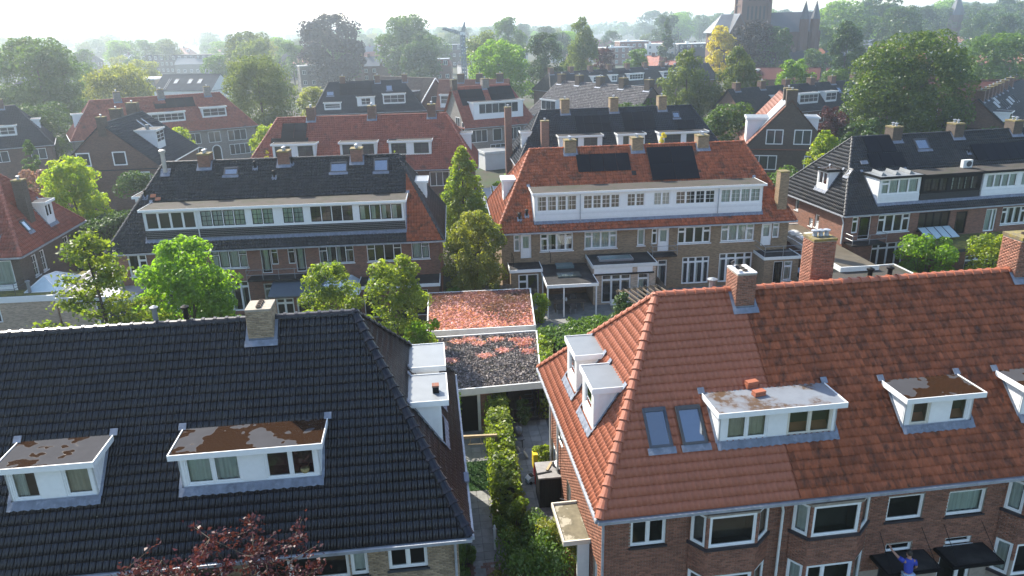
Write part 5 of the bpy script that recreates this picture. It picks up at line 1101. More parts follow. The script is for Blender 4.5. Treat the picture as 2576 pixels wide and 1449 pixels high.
h = far_house('blank grey gable house with half dark, half red roof, left of centre', (-107, 358), -.75, 27, 13, 6.5, 5.5, 0, 0, mat('grey_render', (.27, .26, .24), .9, .1, 1, 0), T_SLATEF, wins=1, sidewins=0); MB().box(h.PF, 14, 26.8, .2, h.T-.2, .06, .12).build('red_tiled_half', T_RED, h.root)
flat_block('grey brick flat-roofed corner building with white windows, left of centre', (-80, 298), .35, 20, 12, 7.6, BR_GREY, ZINCROOF, 2)
flat_block('hall with pale metal roof behind the grey brick corner building', (-86, 360), 0, 18, 10, 8, WALLC, ZINCROOF, 1)
h = far_house('old villa with ornate chimneys at the far left', (-256, 440), .1, 22, 12, 6.5, 4, 3, 3, BR_BROWN, T_SLATEF, chim=3); MB().lathe((3, 3, 9), [(1.2, 0), (1.0, 1.6), (.3, 2.6), (.1, 3.6)], 10).build('turret', WHITE, h.root)
h = far_house('brick terrace with blue slate roof and stepped gables left of the crane', (-64, 322), .03, 24, 11, 6.2, 3.6, 0, 0, BR_BROWN, SLATEB, chim=2, dorm=0)
for x in (2.5, 13, 22): d = MB().prism([(x-2, -.15, 0), (x+2, -.15, 0), (x+2, -.15, 6.6), (x, -.15, 9.4), (x-2, -.15, 6.6)], (0, .4, 0)).build('gable', BR_BROWN, h.root); fwin(d, VF((0, -.15, 0), (1, 0, 0), (0, -1, 0)), x-.6, x+.6, 6.0, 7.6, 1)
flat_block('red mansard block with white band left of the crane mast', (-49, 318), .02, 26, 13, 8.2, BR_RED, ZINCROOF, 1, mans=T_RED)
h = flat_block('dark mansard building with an ornate white gable beyond the crane', (-44, 425), 0, 24, 12, 11.5, BR_DARK, ZINCROOF, 2, mans=T_SLATEF)
MB().prism([(19, -.4, 0), (23, -.4, 0), (23, -.4, 11), (22, -.4, 12), (21.6, -.4, 14), (21, -.4, 15.5), (20.4, -.4, 14), (20, -.4, 12), (19, -.4, 11)], (0, .6, 0)).build('ornate_gable', WHITE, h)
far_house('white gable house right beside the crane mast', (-22, 338), -1.1, 12, 9, 5.5, 4.5, 0, 0, WALLW, T_SLATEF, sidewins=1, wins=0)
flat_block('brick town block with flat roof right of the tall weeping birch', (52, 402), .25, 15, 14, 8.6, BR_RED, ZINCROOF, 3); flat_block('stepped brick building with white roof terrace right of the tall birch', (62, 424), .1, 16, 12, 11, BR_RED, OFFW, 3)
flat_block('white plastered town house between brick and dark blocks, right of centre', (76, 421), .1, 8, 12, 9.4, WALLW, OFFW, 3); flat_block('cream town house left of the dark grey block', (84.5, 415), .1, 6, 11, 9.6, WALLC, OFFW, 3); flat_block('dark grey rendered town block with white windows left of the church', (91, 410), .1, 18, 11, 9.4, DGREY, OFFW, 3)
h = far_house('brick house with bright orange-red hip roof and skylights below the church', (111, 300), -.12, 15, 11, 6, 3.6, 3, 3, BR_BROWN, T_ORF, chim=1)
far_house('small grey gable house right of the orange-red hip roof', (119.5, 291), -.5, 10, 9, 5, 4.2, 0, 0, BR_GREY, SLATEB, chim=0)
far_house('low brick parish house at the foot of the church', (96, 282), .05, 22, 10, 5.5, 4, 3, 3, BR_RED, T_SLATEF, chim=1)
far_house('red-roofed house right of the dark poplar', (146, 312), -.4, 16, 11, 5.5, 4, 3, 3, BR_RED, T_RED, dorm=1); far_house('second red roof lower right of the dark poplar', (128, 262), -.5, 14, 10, 5, 4, 2, 2, BR_RED, T_RED, dorm=1)
for i, (o, lab) in enumerate((((68, 222), 'row of low red-brown roofs behind the dark terrace, left part'), ((88, 212), 'row of low red-brown roofs behind the dark terrace, middle part'), ((108, 203), 'row of low red-brown roofs just left of the big maple'))):
    h = far_house(lab, o, -.42, 21, 9, 4.6, 3.0, 0, 0, BR_RED, mat('purple_red_tile', (.10, .042, .036), .95, .15, .6, .1, spec=.05), chim=0, name='terraced_house')
    for x in (4, 12): MB().lathe(h.PF.p(x, 3.6, .1), [(.5, 0), (.5, .4), (.8, .45), (.8, .6), (.2, .7)], 12).build('roof_cowl', OFFW, h.root)
far_house('red-brown roofed row right of the big maple', (84, 158), -.2, 34, 9, 4.6, 3.2, 0, 0, BR_RED, MATS['purple_red_tile'], chim=2, name='terraced_house')
far_house('grey slate roofed house left of the church among trees', (76, 330), .3, 13, 10, 6, 4, 2, 2, BR_GREY, T_SLATEF); far_house('white-fronted house peeping out behind the dark poplar', (132, 330), .1, 12, 9, 6, 2.5, 2, 2, WALLW, T_SLATEF, chim=0)
random.seed(21)
for i in range(34):
    Y = random.uniform(230, 620); X = random.uniform(-.66, .62)*Y*1.02
    if 60 < X < 150 and Y < 330 or abs(X+14) < 25 and Y < 340 or -130 < X < -60 and Y < 310: continue
    z = random.choice((5, 5.5, 6)); far_house('small hazy house roof among the distant trees', (X, Y), random.uniform(-.9, .9), random.uniform(10, 24), 9.5, z, random.uniform(3, 4.5), random.choice((0, 3)), random.choice((0, 3)), random.choice((BR_RED, BR_BROWN, WALLW, WALLC, BR_GREY)), random.choice((T_RED, T_SLATEF, T_SLATEF, T_RED, T_PINK, SLATEB)), group='distant houses among the trees', chim=random.choice((1, 2)), dorm=random.choice((0, 2)))
# ---- church
ch = thing('church', 'large brick church with square tower rising out of the picture, upper right', 'church', (94.1, 300, 0), -.03)
CB = mat('church_brick', (.12, .068, .05), .85, .15, .3, 0); CS = mat('church_slate', (.075, .08, .09), .55, .15, .4, 0); CSL = mat('pale_slate', (.2, .21, .22), .7, .1, .4, 0)
MB().box(XYZ, -4.85, 4.85, -4.85, 4.85, 0, 44).build('tower', CB, ch)
bt = MB()
for sx in (-1, 1):
    for sy in (-1, 1): bt.box(XYZ, sx*4.85-.7, sx*4.85+.7, sy*4.85-.7, sy*4.85+.7, 0, 42)
bt.build('buttress', CB, ch)
FT = VF((0, -4.85, 0), (1, 0, 0), (0, -1, 0)); DK = mat('dark_louvre', (.03, .027, .025), .8, .1)
def arch(parent, fr, c, z0, z1, w_, name='arched_window', m=None): 
    P = [(c-w_, z0), (c+w_, z0), (c+w_, z1)]+[(c+w_*math.cos(a), z1+1.3*w_*math.sin(a)) for a in (PI*.2, PI*.4, PI*.5, PI*.6, PI*.8)]+[(c-w_, z1)]
    MB().prism([fr.p(x, z, .02) for x, z in P], fr.o*.06).build(name, m or DK, parent)
for c in (-2.6, -.9, .9, 2.6): arch(ch, FT, c, 27.5, 38, .55, 'louvre')
for c in (-3, -1.5, 0, 1.5, 3): arch(ch, FT, c, 20.8, 25.2, .35, 'blind_arch')
MB().box(XYZ, -5.2, 5.2, -5.2, 5.2, 26.0, 26.5).build('string_course', CB, ch)
nv = MB(); nv.box(XYZ, 4.85, 24, -7, 7, 0, 16.4); nv.build('nave', CB, ch); MB().prism([(4.85, -7.6, 16.2), (4.85, 7.6, 16.2), (4.85, 0, 23.2)], (18.5, 0, 0)).build('nave_roof', CS, ch)
NF = VF((0, -7, 0), (1, 0, 0), (0, -1, 0))
for c in (8, 10, 12): arch(ch, NF, c+.6, 11.8, 14.6, .6)
for x in (17.5, 21.5):
    t = MB().tube((x, -7.2, 0), (x, -7.2, 20.6), 1.7, 1.7, 8).build('turret', CB, ch); MB().tube((x, -7.2, 20.6), (x, -7.2, 27), 1.9, .06, 8).build('spire', CS, t)
MB().box(XYZ, -15.5, -4.85, -6.5, 6.5, 0, 16.6).build('choir', CB, ch)
cr = MB(); cr.poly([(-16.8, -7, 16.4), (-4.85, -7, 16.4), (-4.85, 0, 23), (-11.5, 0, 23)]).poly([(-16.8, -7, 16.4), (-11.5, 0, 23), (-16.8, 7, 16.4)]).poly([(-16.8, 7, 16.4), (-11.5, 0, 23), (-4.85, 0, 23), (-4.85, 7, 16.4)]); cr.build('choir_roof', CSL, ch)
MB().prism([(-10.2, -9, 0), (-3.6, -9, 0), (-3.6, -9, 16.2), (-6.9, -9, 22.6), (-10.2, -9, 16.2)], (0, 7, 0)).build('transept', CB, ch)
MB().prism([(-3.2, -9.2, 15.9), (-6.9, -9.2, 23.1), (-6.9, -9.2, 22.6), (-3.5, -9.2, 15.9)], (0, 9, 0)).prism([(-10.6, -9.2, 15.9), (-6.9, -9.2, 23.1), (-6.9, -9.2, 22.6), (-10.3, -9.2, 15.9)], (0, 9, 0)).build('transept_roof', CS, ch)
TF = VF((0, -9, 0), (1, 0, 0), (0, -1, 0)); arch(ch, TF, -6.9, 12.5, 17.2, .8); arch(ch, TF, -8.6, 12.5, 15.4, .55); arch(ch, TF, -5.2, 12.5, 15.4, .55)
# ---- spires of other churches
for x, y, z, r, lab in ((312, 600, 27.6, 2.4, 'thin pale spire above the wood at the upper right'), (287, 500, 33.5, 4.2, 'broad slate spire at the upper right beside the frame top')):
    s_ = thing('spire', lab, 'spire', (x, y, 0)); MB().tube((0, 0, 0), (0, 0, z*.62), r, r, 8).build('tower', CB, s_); MB().tube((0, 0, z*.62), (0, 0, z), r*1.25, .1, 8).build('spire_roof', CS, s_)
# ---- crane
cr = thing('crane', 'small white tower crane standing in the town, left of centre', 'crane', (-13.9, 250, 0), .0)
CW = mat('crane_paint', (.25, .28, .3), .6, .05)
def lattice(name, p0, p1, w0, w1, k, r):
    p0 = Vector(p0); p1 = Vector(p1); d = (p1-p0).normalized(); x = d.orthogonal().normalized(); y = d.cross(x); P = []
    def c(i, f): a = PI/4+i*PI/2; w_ = w0+(w1-w0)*f; return p0.lerp(p1, f)+x*(w_*math.cos(a))+y*(w_*math.sin(a))
    for i in range(4):
        P.append((c(i, 0), c(i, 1)))
        for j in range(k): P.append((c(i, j/k), c((i+1) % 4, (j+1)/k)))
    tubes(name, CW, cr, P, r, 4)
lattice('mast', (.2, 0, 0), (0, 0, 18.6), .75, .7, 16, .2); lattice('jib', (.4, 0, 18.6), (-6.2, -1, 20.4), .55, .3, 9, .13); lattice('tower_peak', (0, 0, 18.6), (.9, 0, 22.2), .6, .1, 4, .14)
MB().box(XYZ, -.7, .9, -.8, .8, 18.2, 19.2).build('slewing_platform', OFFW, cr); tubes('tie_line', DGREY, cr, [((.9, 0, 22.1), (-4.5, -.7, 20.1)), ((.9, 0, 22.1), (1.2, 0, 18.8))], .05); MB().box(XYZ, -1.6, 1.8, -1.6, 1.6, 0, 1.2).build('ballast', CONC, cr)
# ================================================================ gardens
rl_ = RN.root.matrix_basis
def rn(x, y, z=0): return rl_ @ Vector((x, y, z))
# two garden buildings with planted roofs
def planted(label, P, z, front_open, sed):
    """flat roofed garden building on four world corners (FL, FR, BR, BL)"""
    r = thing('carport', label, 'carport', (P[0][0], P[0][1], 0)); o = np.array(P[0]); Q = [Vector((p[0]-o[0], p[1]-o[1], 0)) for p in P]
    c = sum(Q, Vector())/4
    f = MB()
    for i in range(4):
        a, b = Q[i], Q[(i+1) % 4]; d = (b-a).normalized(); nrm = Vector((d.y, -d.x, 0)); fr = VF(a, d, nrm); f.box(fr, -.04 if i % 2 == 0 else .0, (b-a).length+(.04 if i % 2 == 0 else 0), z-.26, z+.12, -.08, 0)
    f.build('fascia', OFFW, r)
    dk = [q+(c-q)*.012 for q in Q]; MB().prism([(q.x, q.y, z-.12) for q in dk], (0, 0, .14)).build('roof_deck', SOIL if sed else FELT, r)
    w_ = MB(); ins = [q+(c-q)*.05 for q in Q]
    for i in range(4):
        if i == 0 and front_open: continue
        a, b = ins[i], ins[(i+1) % 4]; w_.poly([(a.x, a.y, 0), (b.x, b.y, 0), (b.x, b.y, z-.2), (a.x, a.y, z-.2)])
    w_.build('wall', BR_RED, r)
    return r, Q, ins
r, Q, ins = planted('flat-roofed garden building covered in red and pink sedum', [(-5.45, 43.15), (1.45, 43.75), (1.35, 50.9), (-6.1, 50.4)], 2.6, False, True)
rng = np.random.default_rng(3)
def inq(P, Q, m):
    out = np.ones(len(P), bool)
    for i in range(4):
        a, b = Q[i], Q[(i+1) % 4]; d = (b-a).normalized(); out &= (d.x*(P[:, 1]-a.y)-d.y*(P[:, 0]-a.x)) > m
    return out
V, q4 = scatter_quads(30000, -.8, 7.1, -.1, 7.9, 2.62, .17, rng, .09, .8, lambda P: inq(P, Q, .12) & ((P[:, 1] < 3.0+1.2*np.sin(P[:, 0]*.9)+rng.normal(size=len(P))*.9))); npmesh('red_sedum', V, q4, SEDR, r, 'stuff')
V, q4 = scatter_quads(34000, -.8, 7.1, -.1, 7.9, 2.62, .15, rng, .07, .8, lambda P: inq(P, Q, .12)); npmesh('brown_sedum', V, q4, SEDM, r, 'stuff')
r, Q, ins = planted('flat-roofed shed with dark pebble roof dotted with pink sedum', [(-4.25, 34.9), (1.5, 35.75), (1.5, 42.95), (-5.6, 42.2)], 2.6, True, False)
n = 26000; P = np.stack([rng.uniform(-1.6, 6, n), rng.uniform(-.1, 8.2, n), 2.6+rng.random(n)*.05], 1); P = P[inq(P, Q, .12)]; V, q4 = leaf_quads(P, rng.normal(size=(len(P), 3))+[0, 0, .8], .13, rng, .8); npmesh('pebbles', V, q4, PEB, r, 'stuff')
cen = [(.9, 6.6), (2.2, 6.3), (3.2, 6.9), (4.4, 6.7), (5.1, 6.6), (3.6, 5.2), (2.6, 4.5), (.6, 4.0), (4.8, 6.0), (-.2, 5.8), (5.2, 5.0), (1.6, 6.9)]
P = np.concatenate([np.stack([rng.normal(c[0], .22, 260), rng.normal(c[1], .16, 260), 2.64+rng.random(260)*.08], 1) for c in cen]); P = P[inq(P, Q, .15)]; V, q4 = leaf_quads(P, rng.normal(size=(len(P), 3))*.6+[0, 0, 1], .12, rng, .8); npmesh('pink_sedum', V, q4, SEDR, r, 'stuff')
wd = MB(); a, b = ins[0], ins[1]; d = (b-a).normalized(); ff = VF(a, d, (d.y, -d.x, 0)); wd.box(ff, 0, .25, 0, 2.35, -.1, 0).box(ff, .25, 2.3, 2.2, 2.35, -.1, 0).box(ff, 2.15, 2.3, 0, 2.2, -.1, 0).build('door_frame', OFFW, r); MB().box(ff, .27, 2.14, .02, 2.19, -.12, -.05).build('garage_door', BLACKP, r); MB().box(ff, 2.32, 2.8, 0, 2.35, -.14, -.01).build('brick_pier', BR_RED, r)
MB().box(ff, 2.85, 2.95, 0, 2.35, -4.5, -.05).build('partition', WOOD, r)
# paving of the two gardens: separate slabs, one child per slab
pv = tag(MB().box(XYZ, -3.3, 2.5, 15, 38, -.02, -.004).build('pavement', ASPH), None, None, None, 'structure')
def slabs(x0, x1, y0, y1, sx, sy, m, name='slab', gap=.015, rz=.11, off=False, ox=0, oy=0):
    me = MB().box(XYZ, 0, sx-gap, 0, sy-gap, -.02, .03).build(name, m, me_only=True); M0 = Matrix.Translation((ox, oy, 0)) @ Matrix.Rotation(rz, 4, 'Z')
    j = 0; y = y0
    while y < y1-.01:
        x = x0-(sx/2 if off and j % 2 else 0)
        while x < x1-.01: obj(name, me, pv, M0 @ Matrix.Translation((x, y, random.uniform(-.003, .003)))); x += sx
        y += sy; j += 1
slabs(-.0, 1.5, -4.0, 2.7, .5, .5, CONC, ox=-2.1, oy=27.0); slabs(0, 1.5, 5.2, 8.6, .5, .5, CONC, ox=-2.1, oy=27.0)
slabs(0, 2.2, -1.6, 9.4, .55, .55, CONC, ox=.55, oy=26.9); slabs(0, 1.2, -3.6, -.2, .21, .16, CLINK, 'paver', .012, off=True, ox=-2.0, oy=24.9); slabs(0, .9, -2.6, 1.6, .21, .16, mat('red_paver', (.36, .15, .10), .85, .1, 3, .2), 'paver', .012, off=True, ox=2.05, oy=24.5)
dk = tag(thing('deck', 'grey timber deck under the pebble-roofed shed', 'deck', (-.05, 36.6, 0), .11))
for i in range(26): MB().box(XYZ, 0, 2.15, i*.145, i*.145+.135, .02, .09).build('plank', WOOD, dk)
lw = thing('artificial_lawn', 'small rectangle of green artificial turf in the left garden', 'lawn', (-2.3, 29.85, 0), .1); MB().box(XYZ, -.1, 1.3, 0, 2.5, 0, .035).build('turf', GRASSM, lw)
V, q4 = scatter_quads(9000, -.1, 1.3, 0, 2.5, .04, .05, np.random.default_rng(9), .02, .4); npmesh('turf_pile', V, q4, leafmat('turf', (.03, .085, .02), (.05, .13, .03), .2), lw, 'stuff')
hedge('ivy-covered hedge running between the two gardens, sunlit on top', (-.98, 36.0), (-.35, 27.3), .95, 1.9, LIVY, 9000, .17)
# climbing frame with trapeze
sw_ = thing('trapeze_frame', 'pale timber beam with a hanging trapeze bar over the left garden', 'trapeze', (-2.65, 31.2, 0), .05)
MB().box(XYZ, -.1, 1.75, -.06, .06, 2.12, 2.24).build('beam', WOODL, sw_); MB().box(XYZ, 1.65, 1.77, -.06, .06, 0, 2.12).build('post', WOOD, sw_); MB().box(XYZ, -.1, .02, -.06, .06, 0, 2.12).build('post', WOOD, sw_)
tubes('rope', WOODL, sw_, [((.5, 0, 2.12), (.42, -.1, 1.8)), ((.95, 0, 2.12), (1.0, -.1, 1.8))], .012); tubes('trapeze_bar', WOODL, sw_, [((.35, -.1, 1.8), (1.08, -.1, 1.8))], .025)
# paddle board leaning on the hedge
pb = thing('paddle_board', 'yellow and turquoise paddle board leaning upright against the hedge', 'paddle board', (.2, 29.75, 0), 0); pb.rotation_euler = (math.radians(4), math.radians(-7), .2)
me = MB(); prof = [(0, .02), (.12, .16), (.4, .27), (.9, .33), (1.5, .31), (1.9, .2), (2.1, .03)]
for i in range(len(prof)-1):
    (z0, w0), (z1, w1) = prof[i], prof[i+1]; me.cur = 0 if z1 > 1.0 else 1
    A = [(-.05, -w0, z0), (-.05, w0, z0), (-.05, w1, z1), (-.05, -w1, z1)]; B = [(.05, y, z) for _, y, z in A]; me.poly(B); me.poly(A[::-1]); me.poly([A[0], B[0], B[3], A[3]]); me.poly([A[1], B[1], B[2], A[2]])
me.build('board', [mat('board_yellow', (.62, .58, .06), .35, .05), mat('board_turquoise', (.12, .42, .46), .35, .05)], pb); MB().box(XYZ, .052, .06, -.12, .12, .55, .75).build('emblem', BLACKP, pb)
# black storage box with clutter on top
sb = thing('storage_shed', 'black garden storage box against the red house wall', 'storage box', (1.02, 28.45, 0), .10)
MB().box(XYZ, 0, 1.2, 0, 1.25, 0, 1.55).build('body', BLACKP, sb); MB().box(XYZ, -.04, 1.24, -.04, 1.29, 1.55, 1.62).build('lid', mat('grey_lid', (.24, .23, .22), .6, .2, 4, 0), sb)
for i in range(9): MB().box(XYZ, .02+i*.13, .12+i*.13, -.012, 0, .03, 1.53).build('board', BLACKP, sb)
for i, (q, l, m) in enumerate((((.25, .4), 'dark plank lying on the black storage box', BLACKP), ((.5, .9), 'loose pale lath lying across the black storage box', WOODL))):
    t = thing('plank', l, 'plank', (1.02+q[0], 28.45+q[1], 1.62), .9*i+.3); MB().box(XYZ, -.35, .35, -.05, .05, .0, .03+.02*i).build('wood', m, t)
st = thing('toy_scooter_car', 'white plastic ride-on toy lying on the black storage box', 'toy car', (1.98, 29.2, 1.62), .3)
MB().ell((0, 0, .16), .2, .42, .12, 12, 8).build('body', WHITE, st, True); MB().ell((0, -.2, .22), .13, .14, .08, 10, 6).build('seat', DGREY, st, True)
for x in (-.2, .2):
    for y in (-.26, .28): MB().tube((x-.04, y, .1), (x+.04, y, .1), .1, .1, 12).build('wheel', DGREY, st)
tb = shrub('box of trailing ivy beside the black storage box', 1.45, 30.95, .65, 1.75, LIVY, 2600, .13, 'planter_ivy', 'plant', None, 1., .55)
kk = thing('toy_slide', 'red and yellow toy slide standing beside the ivy planter', 'slide', (.92, 30.55, 0), .15)
me = MB(); me.prism([(-.08, -.25, 0), (.1, -.25, 0), (.1, .05, 1.25), (-.08, .05, 1.25)], (0, .28, 0)); me.build('chute', mat('red_plastic', (.55, .03, .03), .4, .05), kk); MB().box(XYZ, -.1, .12, .0, .36, .75, 1.5).build('top_panel', mat('yellow_plastic', (.75, .55, .03), .4, .05), kk)
def ride_car(x, y, rz):
    t = thing('toy_car', 'white ride-on toy car parked on the grey slabs', 'toy car', (x, y, .03), rz); 
    MB().prism([(-.34, -.17, .08), (.34, -.17, .08), (.36, -.17, .2), (.16, -.17, .24), (.05, -.17, .36), (-.2, -.17, .36), (-.34, -.17, .24)], (0, .34, 0)).build('body', WHITE, t); MB().prism([(-.18, -.13, .37), (.04, -.13, .37), (.0, -.13, .4), (-.15, -.13, .4)], (0, .26, 0)).build('cockpit', BLACKP, t)
    for a in (-.22, .22):
        for b in (-.18, .18): MB().tube((a, b-.03, .08), (a, b+.03, .08), .085, .085, 12).build('wheel', BLACKP, t)
ride_car(.78, 30.55, .5)
gc = thing('go_kart', 'pale-wheeled pedal kart tipped over on the patio', 'go kart', (.32, 32.85, .03), -.6)
RUB = mat('pale_tyre', (.4, .37, .3), .7, .1)
def wheel(parent, c, ax, r, w_, m=RUB):
    c = Vector(c); ax = Vector(ax).normalized(); x = ax.orthogonal().normalized(); y = ax.cross(x); n = 14; mb = MB()
    for i in range(n): a, b = 2*PI*i/n, 2*PI*(i+1)/n; mb.tube(c+x*r*math.cos(a)+y*r*math.sin(a), c+x*r*math.cos(b)+y*r*math.sin(b), w_, w_, 6, False)
    o = mb.build('wheel', m, parent); tubes('spoke', GREYP, o, [(c, c+x*r*math.cos(i*PI/3)+y*r*math.sin(i*PI/3)) for i in range(6)], .008, 4)
for p in ((-.28, .1, .22), (.28, -.1, .22), (-.1, -.5, .16)): wheel(gc, p, (.6, .6, .5), .17, .04)
tubes('frame', GREYP, gc, [((-.28, .1, .22), (.28, -.1, .22)), ((0, 0, .22), (-.1, -.5, .16)), ((0, 0, .22), (.1, .2, .4))], .025)
bq = thing('barbecue', 'black covered barbecue beside the hedge', 'barbecue', (.1, 33.9, 0), .1); MB().ell((0, 0, .85), .3, .42, .26, 12, 8).build('lid', DGREY, bq, True)
for x in (-.22, .22):
    for y in (-.3, .3): MB().tube((x, y, 0), (x, y, .75), .02, .02, 6).build('leg', BLACKP, bq)
MB().box(XYZ, -.28, .28, -.75, -.42, .72, .76).build('side_shelf', DGREY, bq)
def table(label, x, y, rz, L, W, h=.75, m=WOOD, name='table'):
    t = thing(name, label, 'table', (x, y, 0), rz)
    k = int(W/.14)
    for i in range(k): MB().box(XYZ, -W/2+i*W/k, -W/2+(i+1)*W/k-.01, -L/2, L/2, h-.04, h).build('plank', m, t)
    for a in (-1, 1):
        for b in (-1, 1): MB().box(XYZ, a*(W/2-.1)-.04, a*(W/2-.1)+.04, b*(L/2-.12)-.04, b*(L/2-.12)+.04, 0, h-.04).build('leg', m, t)
    return t
table('grey wooden patio table with a ginger cat on it, under the pebble roof edge', .1, 37.6, .08, 2.3, .85)
def chair(label, x, y, rz, m=DGREY, z=0):
    t = thing('chair', label, 'chair', (x, y, z), rz); MB().box(XYZ, -.24, .24, -.22, .24, .42, .46).build('seat', m, t); MB().box(XYZ, -.24, .24, .22, .26, .46, .92).build('backrest', m, t)
    for a in (-.2, .2):
        for b in (-.18, .22): MB().tube((a, b, 0), (a, b, .42), .018, .018, 6).build('leg', GREYP, t)
    MB().box(XYZ, -.27, -.24, -.2, .24, .62, .65).build('armrest', GREYP, t); MB().box(XYZ, .24, .27, -.2, .24, .62, .65).build('armrest', GREYP, t)
chair('dark garden chair beside the cat on the patio table', .85, 37.0, -1.3); chair('dark garden chair at the back of the patio table', .8, 38.1, -1.5)
# ginger cat sitting on the table: continuous skinned body
def skin(name, verts, edges, rad, m, parent, sub=1, root=0):
    me = bpy.data.meshes.new(name); me.from_pydata(verts, edges, []); o = link(bpy.data.objects.new(name, me), parent); sk = o.modifiers.new('skin', 'SKIN'); sk.use_smooth_shade = True
    for i, v in enumerate(me.skin_vertices[0].data): r = rad[i]; v.radius = (r, r) if not isinstance(r, tuple) else r; v.use_root = (i == root)
    ss = o.modifiers.new('sub', 'SUBSURF'); ss.levels = sub; ss.render_levels = sub; me.materials.append(m); return o
GING = mat('ginger_fur', (.36, .14, .04), .9, .15, 12, 0, col2=(.6, .5, .4), c2s=9, c2lo=.6, c2hi=.7)
ct = thing('cat', 'ginger and white cat sitting on the patio table', 'cat', (.36, 37.15, .75), 2.6)
b_ = skin('body', [(0, -.12, .09), (0, -.05, .15), (0, .05, .24), (0, .10, .33), (0, .13, .385), (0, .2, .37), (.05, .1, .14), (.05, .13, .015), (-.05, .1, .14), (-.05, .13, .015), (.09, -.08, .06), (.09, .03, .02), (-.09, -.08, .06), (-.09, .03, .02), (.08, -.24, .02), (.2, -.26, .02)],
     [(0, 1), (1, 2), (2, 3), (3, 4), (4, 5), (2, 6), (6, 7), (2, 8), (8, 9), (0, 10), (10, 11), (0, 12), (12, 13), (0, 14), (14, 15)], [.1, .105, .085, .06, .06, .028, .028, .022, .028, .022, .055, .025, .055, .025, .022, .015], GING, ct)
for x in (-.035, .035): MB().tube((x, .12, .42), (x*1.2, .12, .475), .025, .004, 6).build('ear', GING, ct)
shrub('green potted bamboo beside the patio table', .42, 36.05, .42, 1.5, LGM, 2200, .13, 'potted_bamboo', 'plant')
bk_ = thing('bucket', 'dark bucket standing by the brick wall of the red house', 'bucket', (1.75, 32.3, 0), 0); MB().lathe((0, 0, 0), [(.22, 0), (.27, .4), (.28, .45), (.2, .5)], 12).build('body', DGREY, bk_)
def bicycle(label, x, y, rz, m, tilt=.15):
    t = thing('bicycle', label, 'bicycle', (x, y, .03), rz); t.rotation_euler = (tilt, 0, rz)
    for c in (-.52, .52): wheel(t, (c, 0, .34), (0, 1, 0), .32, .02, BLACKP)
    tubes('frame', m, t, [((-.52, 0, .34), (-.1, 0, .32)), ((-.52, 0, .34), (-.2, 0, .75)), ((-.1, 0, .32), (-.22, 0, .85)), ((-.1, 0, .32), (.35, 0, .8)), ((-.2, 0, .75), (.36, 0, .84)), ((.52, 0, .34), (.34, 0, .98))], .022)
    MB().ell((-.24, 0, .9), .14, .07, .04, 10, 6).build('saddle', BLACKP, t, True); tubes('handlebar', GREYP, t, [((.33, -.28, 1.02), (.33, .28, 1.02)), ((.34, 0, .98), (.33, 0, 1.02))], .015)
bicycle('red bicycle leaning between the storage box and the side door', 1.95, 27.3, 1.4, MATS['red_plastic']); bicycle('dark bicycle under the cream side canopy', 2.05, 25.9, 1.2, BLACKP, -.12)
mt = thing('door_mat', 'ochre coir mat lying on the red pavers by the side door', 'door mat', (2.4, 24.75, .035), .1); MB().box(XYZ, -.2, .26, -.55, .5, 0, .02).build('mat', mat('coir', (.42, .25, .09), .95, .15, 30, 0, bump=.5, bs=120), mt)
def potted(label, x, y, r, h, leaf, z=0, pm=None):
    t = thing('potted_plant', label, 'plant', (x, y, z)); MB().lathe((0, 0, 0), [(r*.7, 0), (r, .26), (r*1.05, .3), (r*.85, .3)], 12).build('pot', pm or DGREY, t)
    SEED[0] += 1; V, Q, C, LR = crown('round', r*1.5, .25, h, 420, .11, SEED[0], 10, .4); npmesh('foliage', V, Q, leaf, t)
potted('dark pot with a small plant at the front corner of the red house', 2.72, 23.55, .2, .75, LOL); potted('leafy plant in a pot on the ochre mat', 2.52, 24.35, .14, .7, LG, .055)
fpst = thing('fence_post', 'short white gate post beside the paved path', 'post', (-.97, 25.7, 0)); MB().box(XYZ, -.05, .05, -.05, .05, 0, 1.05).build('post', OFFW, fpst); MB().lathe((0, 0, 1.05), [(.075, 0), (.075, .04), (.04, .1), (.05, .16), (.01, .22)], 8).build('finial', OFFW, fpst)
# mass of shrubs in the foreground gap
shrub('large loose shrub in the foreground gap between the near houses', .62, 24.2, 1.75, 2.0, LGM, 8500, .14, lobes=34, rx=.86, ry=1.15)
shrub('bright green shrub at the near end of the hedge', -.15, 26.3, .9, 2.0, LIVY, 4200, .14, lobes=18)
shrub('tall flowering shrub with upright shoots in front of the side canopy', 1.55, 24.5, .95, 2.5, LOL, 3000, .11, lobes=26, kind='col')
shrub('low dark shrub at the foot of the black-roofed house corner', -2.3, 24.2, .85, 1.1, LGM, 3600, .12, lobes=18, ry=1.8, rx=.7); shrub('olive shrub in the bottom foreground beside the path', -.2, 22.4, 1.0, 1.3, LOL, 3600, .13, lobes=18, ry=1.2)
V, q4 = leaf_quads(np.stack([rng.uniform(-3.1, -2.85, 900), rng.uniform(31.4, 35.2, 900), rng.uniform(0, 2.6, 900)], 1), np.tile([1., 0, .3], (900, 1))+rng.normal(size=(900, 3))*.5, .16, rng); iv = thing('climbing_ivy', 'ivy climbing on the black house wall beside the garage door', 'ivy', (0, 0, 0)); npmesh('foliage', V, q4, LG, iv)
hedge('tall dark hedge to the right of the sedum roof', (2.2, 41.5), (6.6, 43.6), 3.0, 2.7, LGM, 11000, .19); hedge('leafy hedge edge hugging the pebble roof side', (1.85, 36.6), (1.9, 42.5), .7, 2.6, LIVY, 4200, .18)
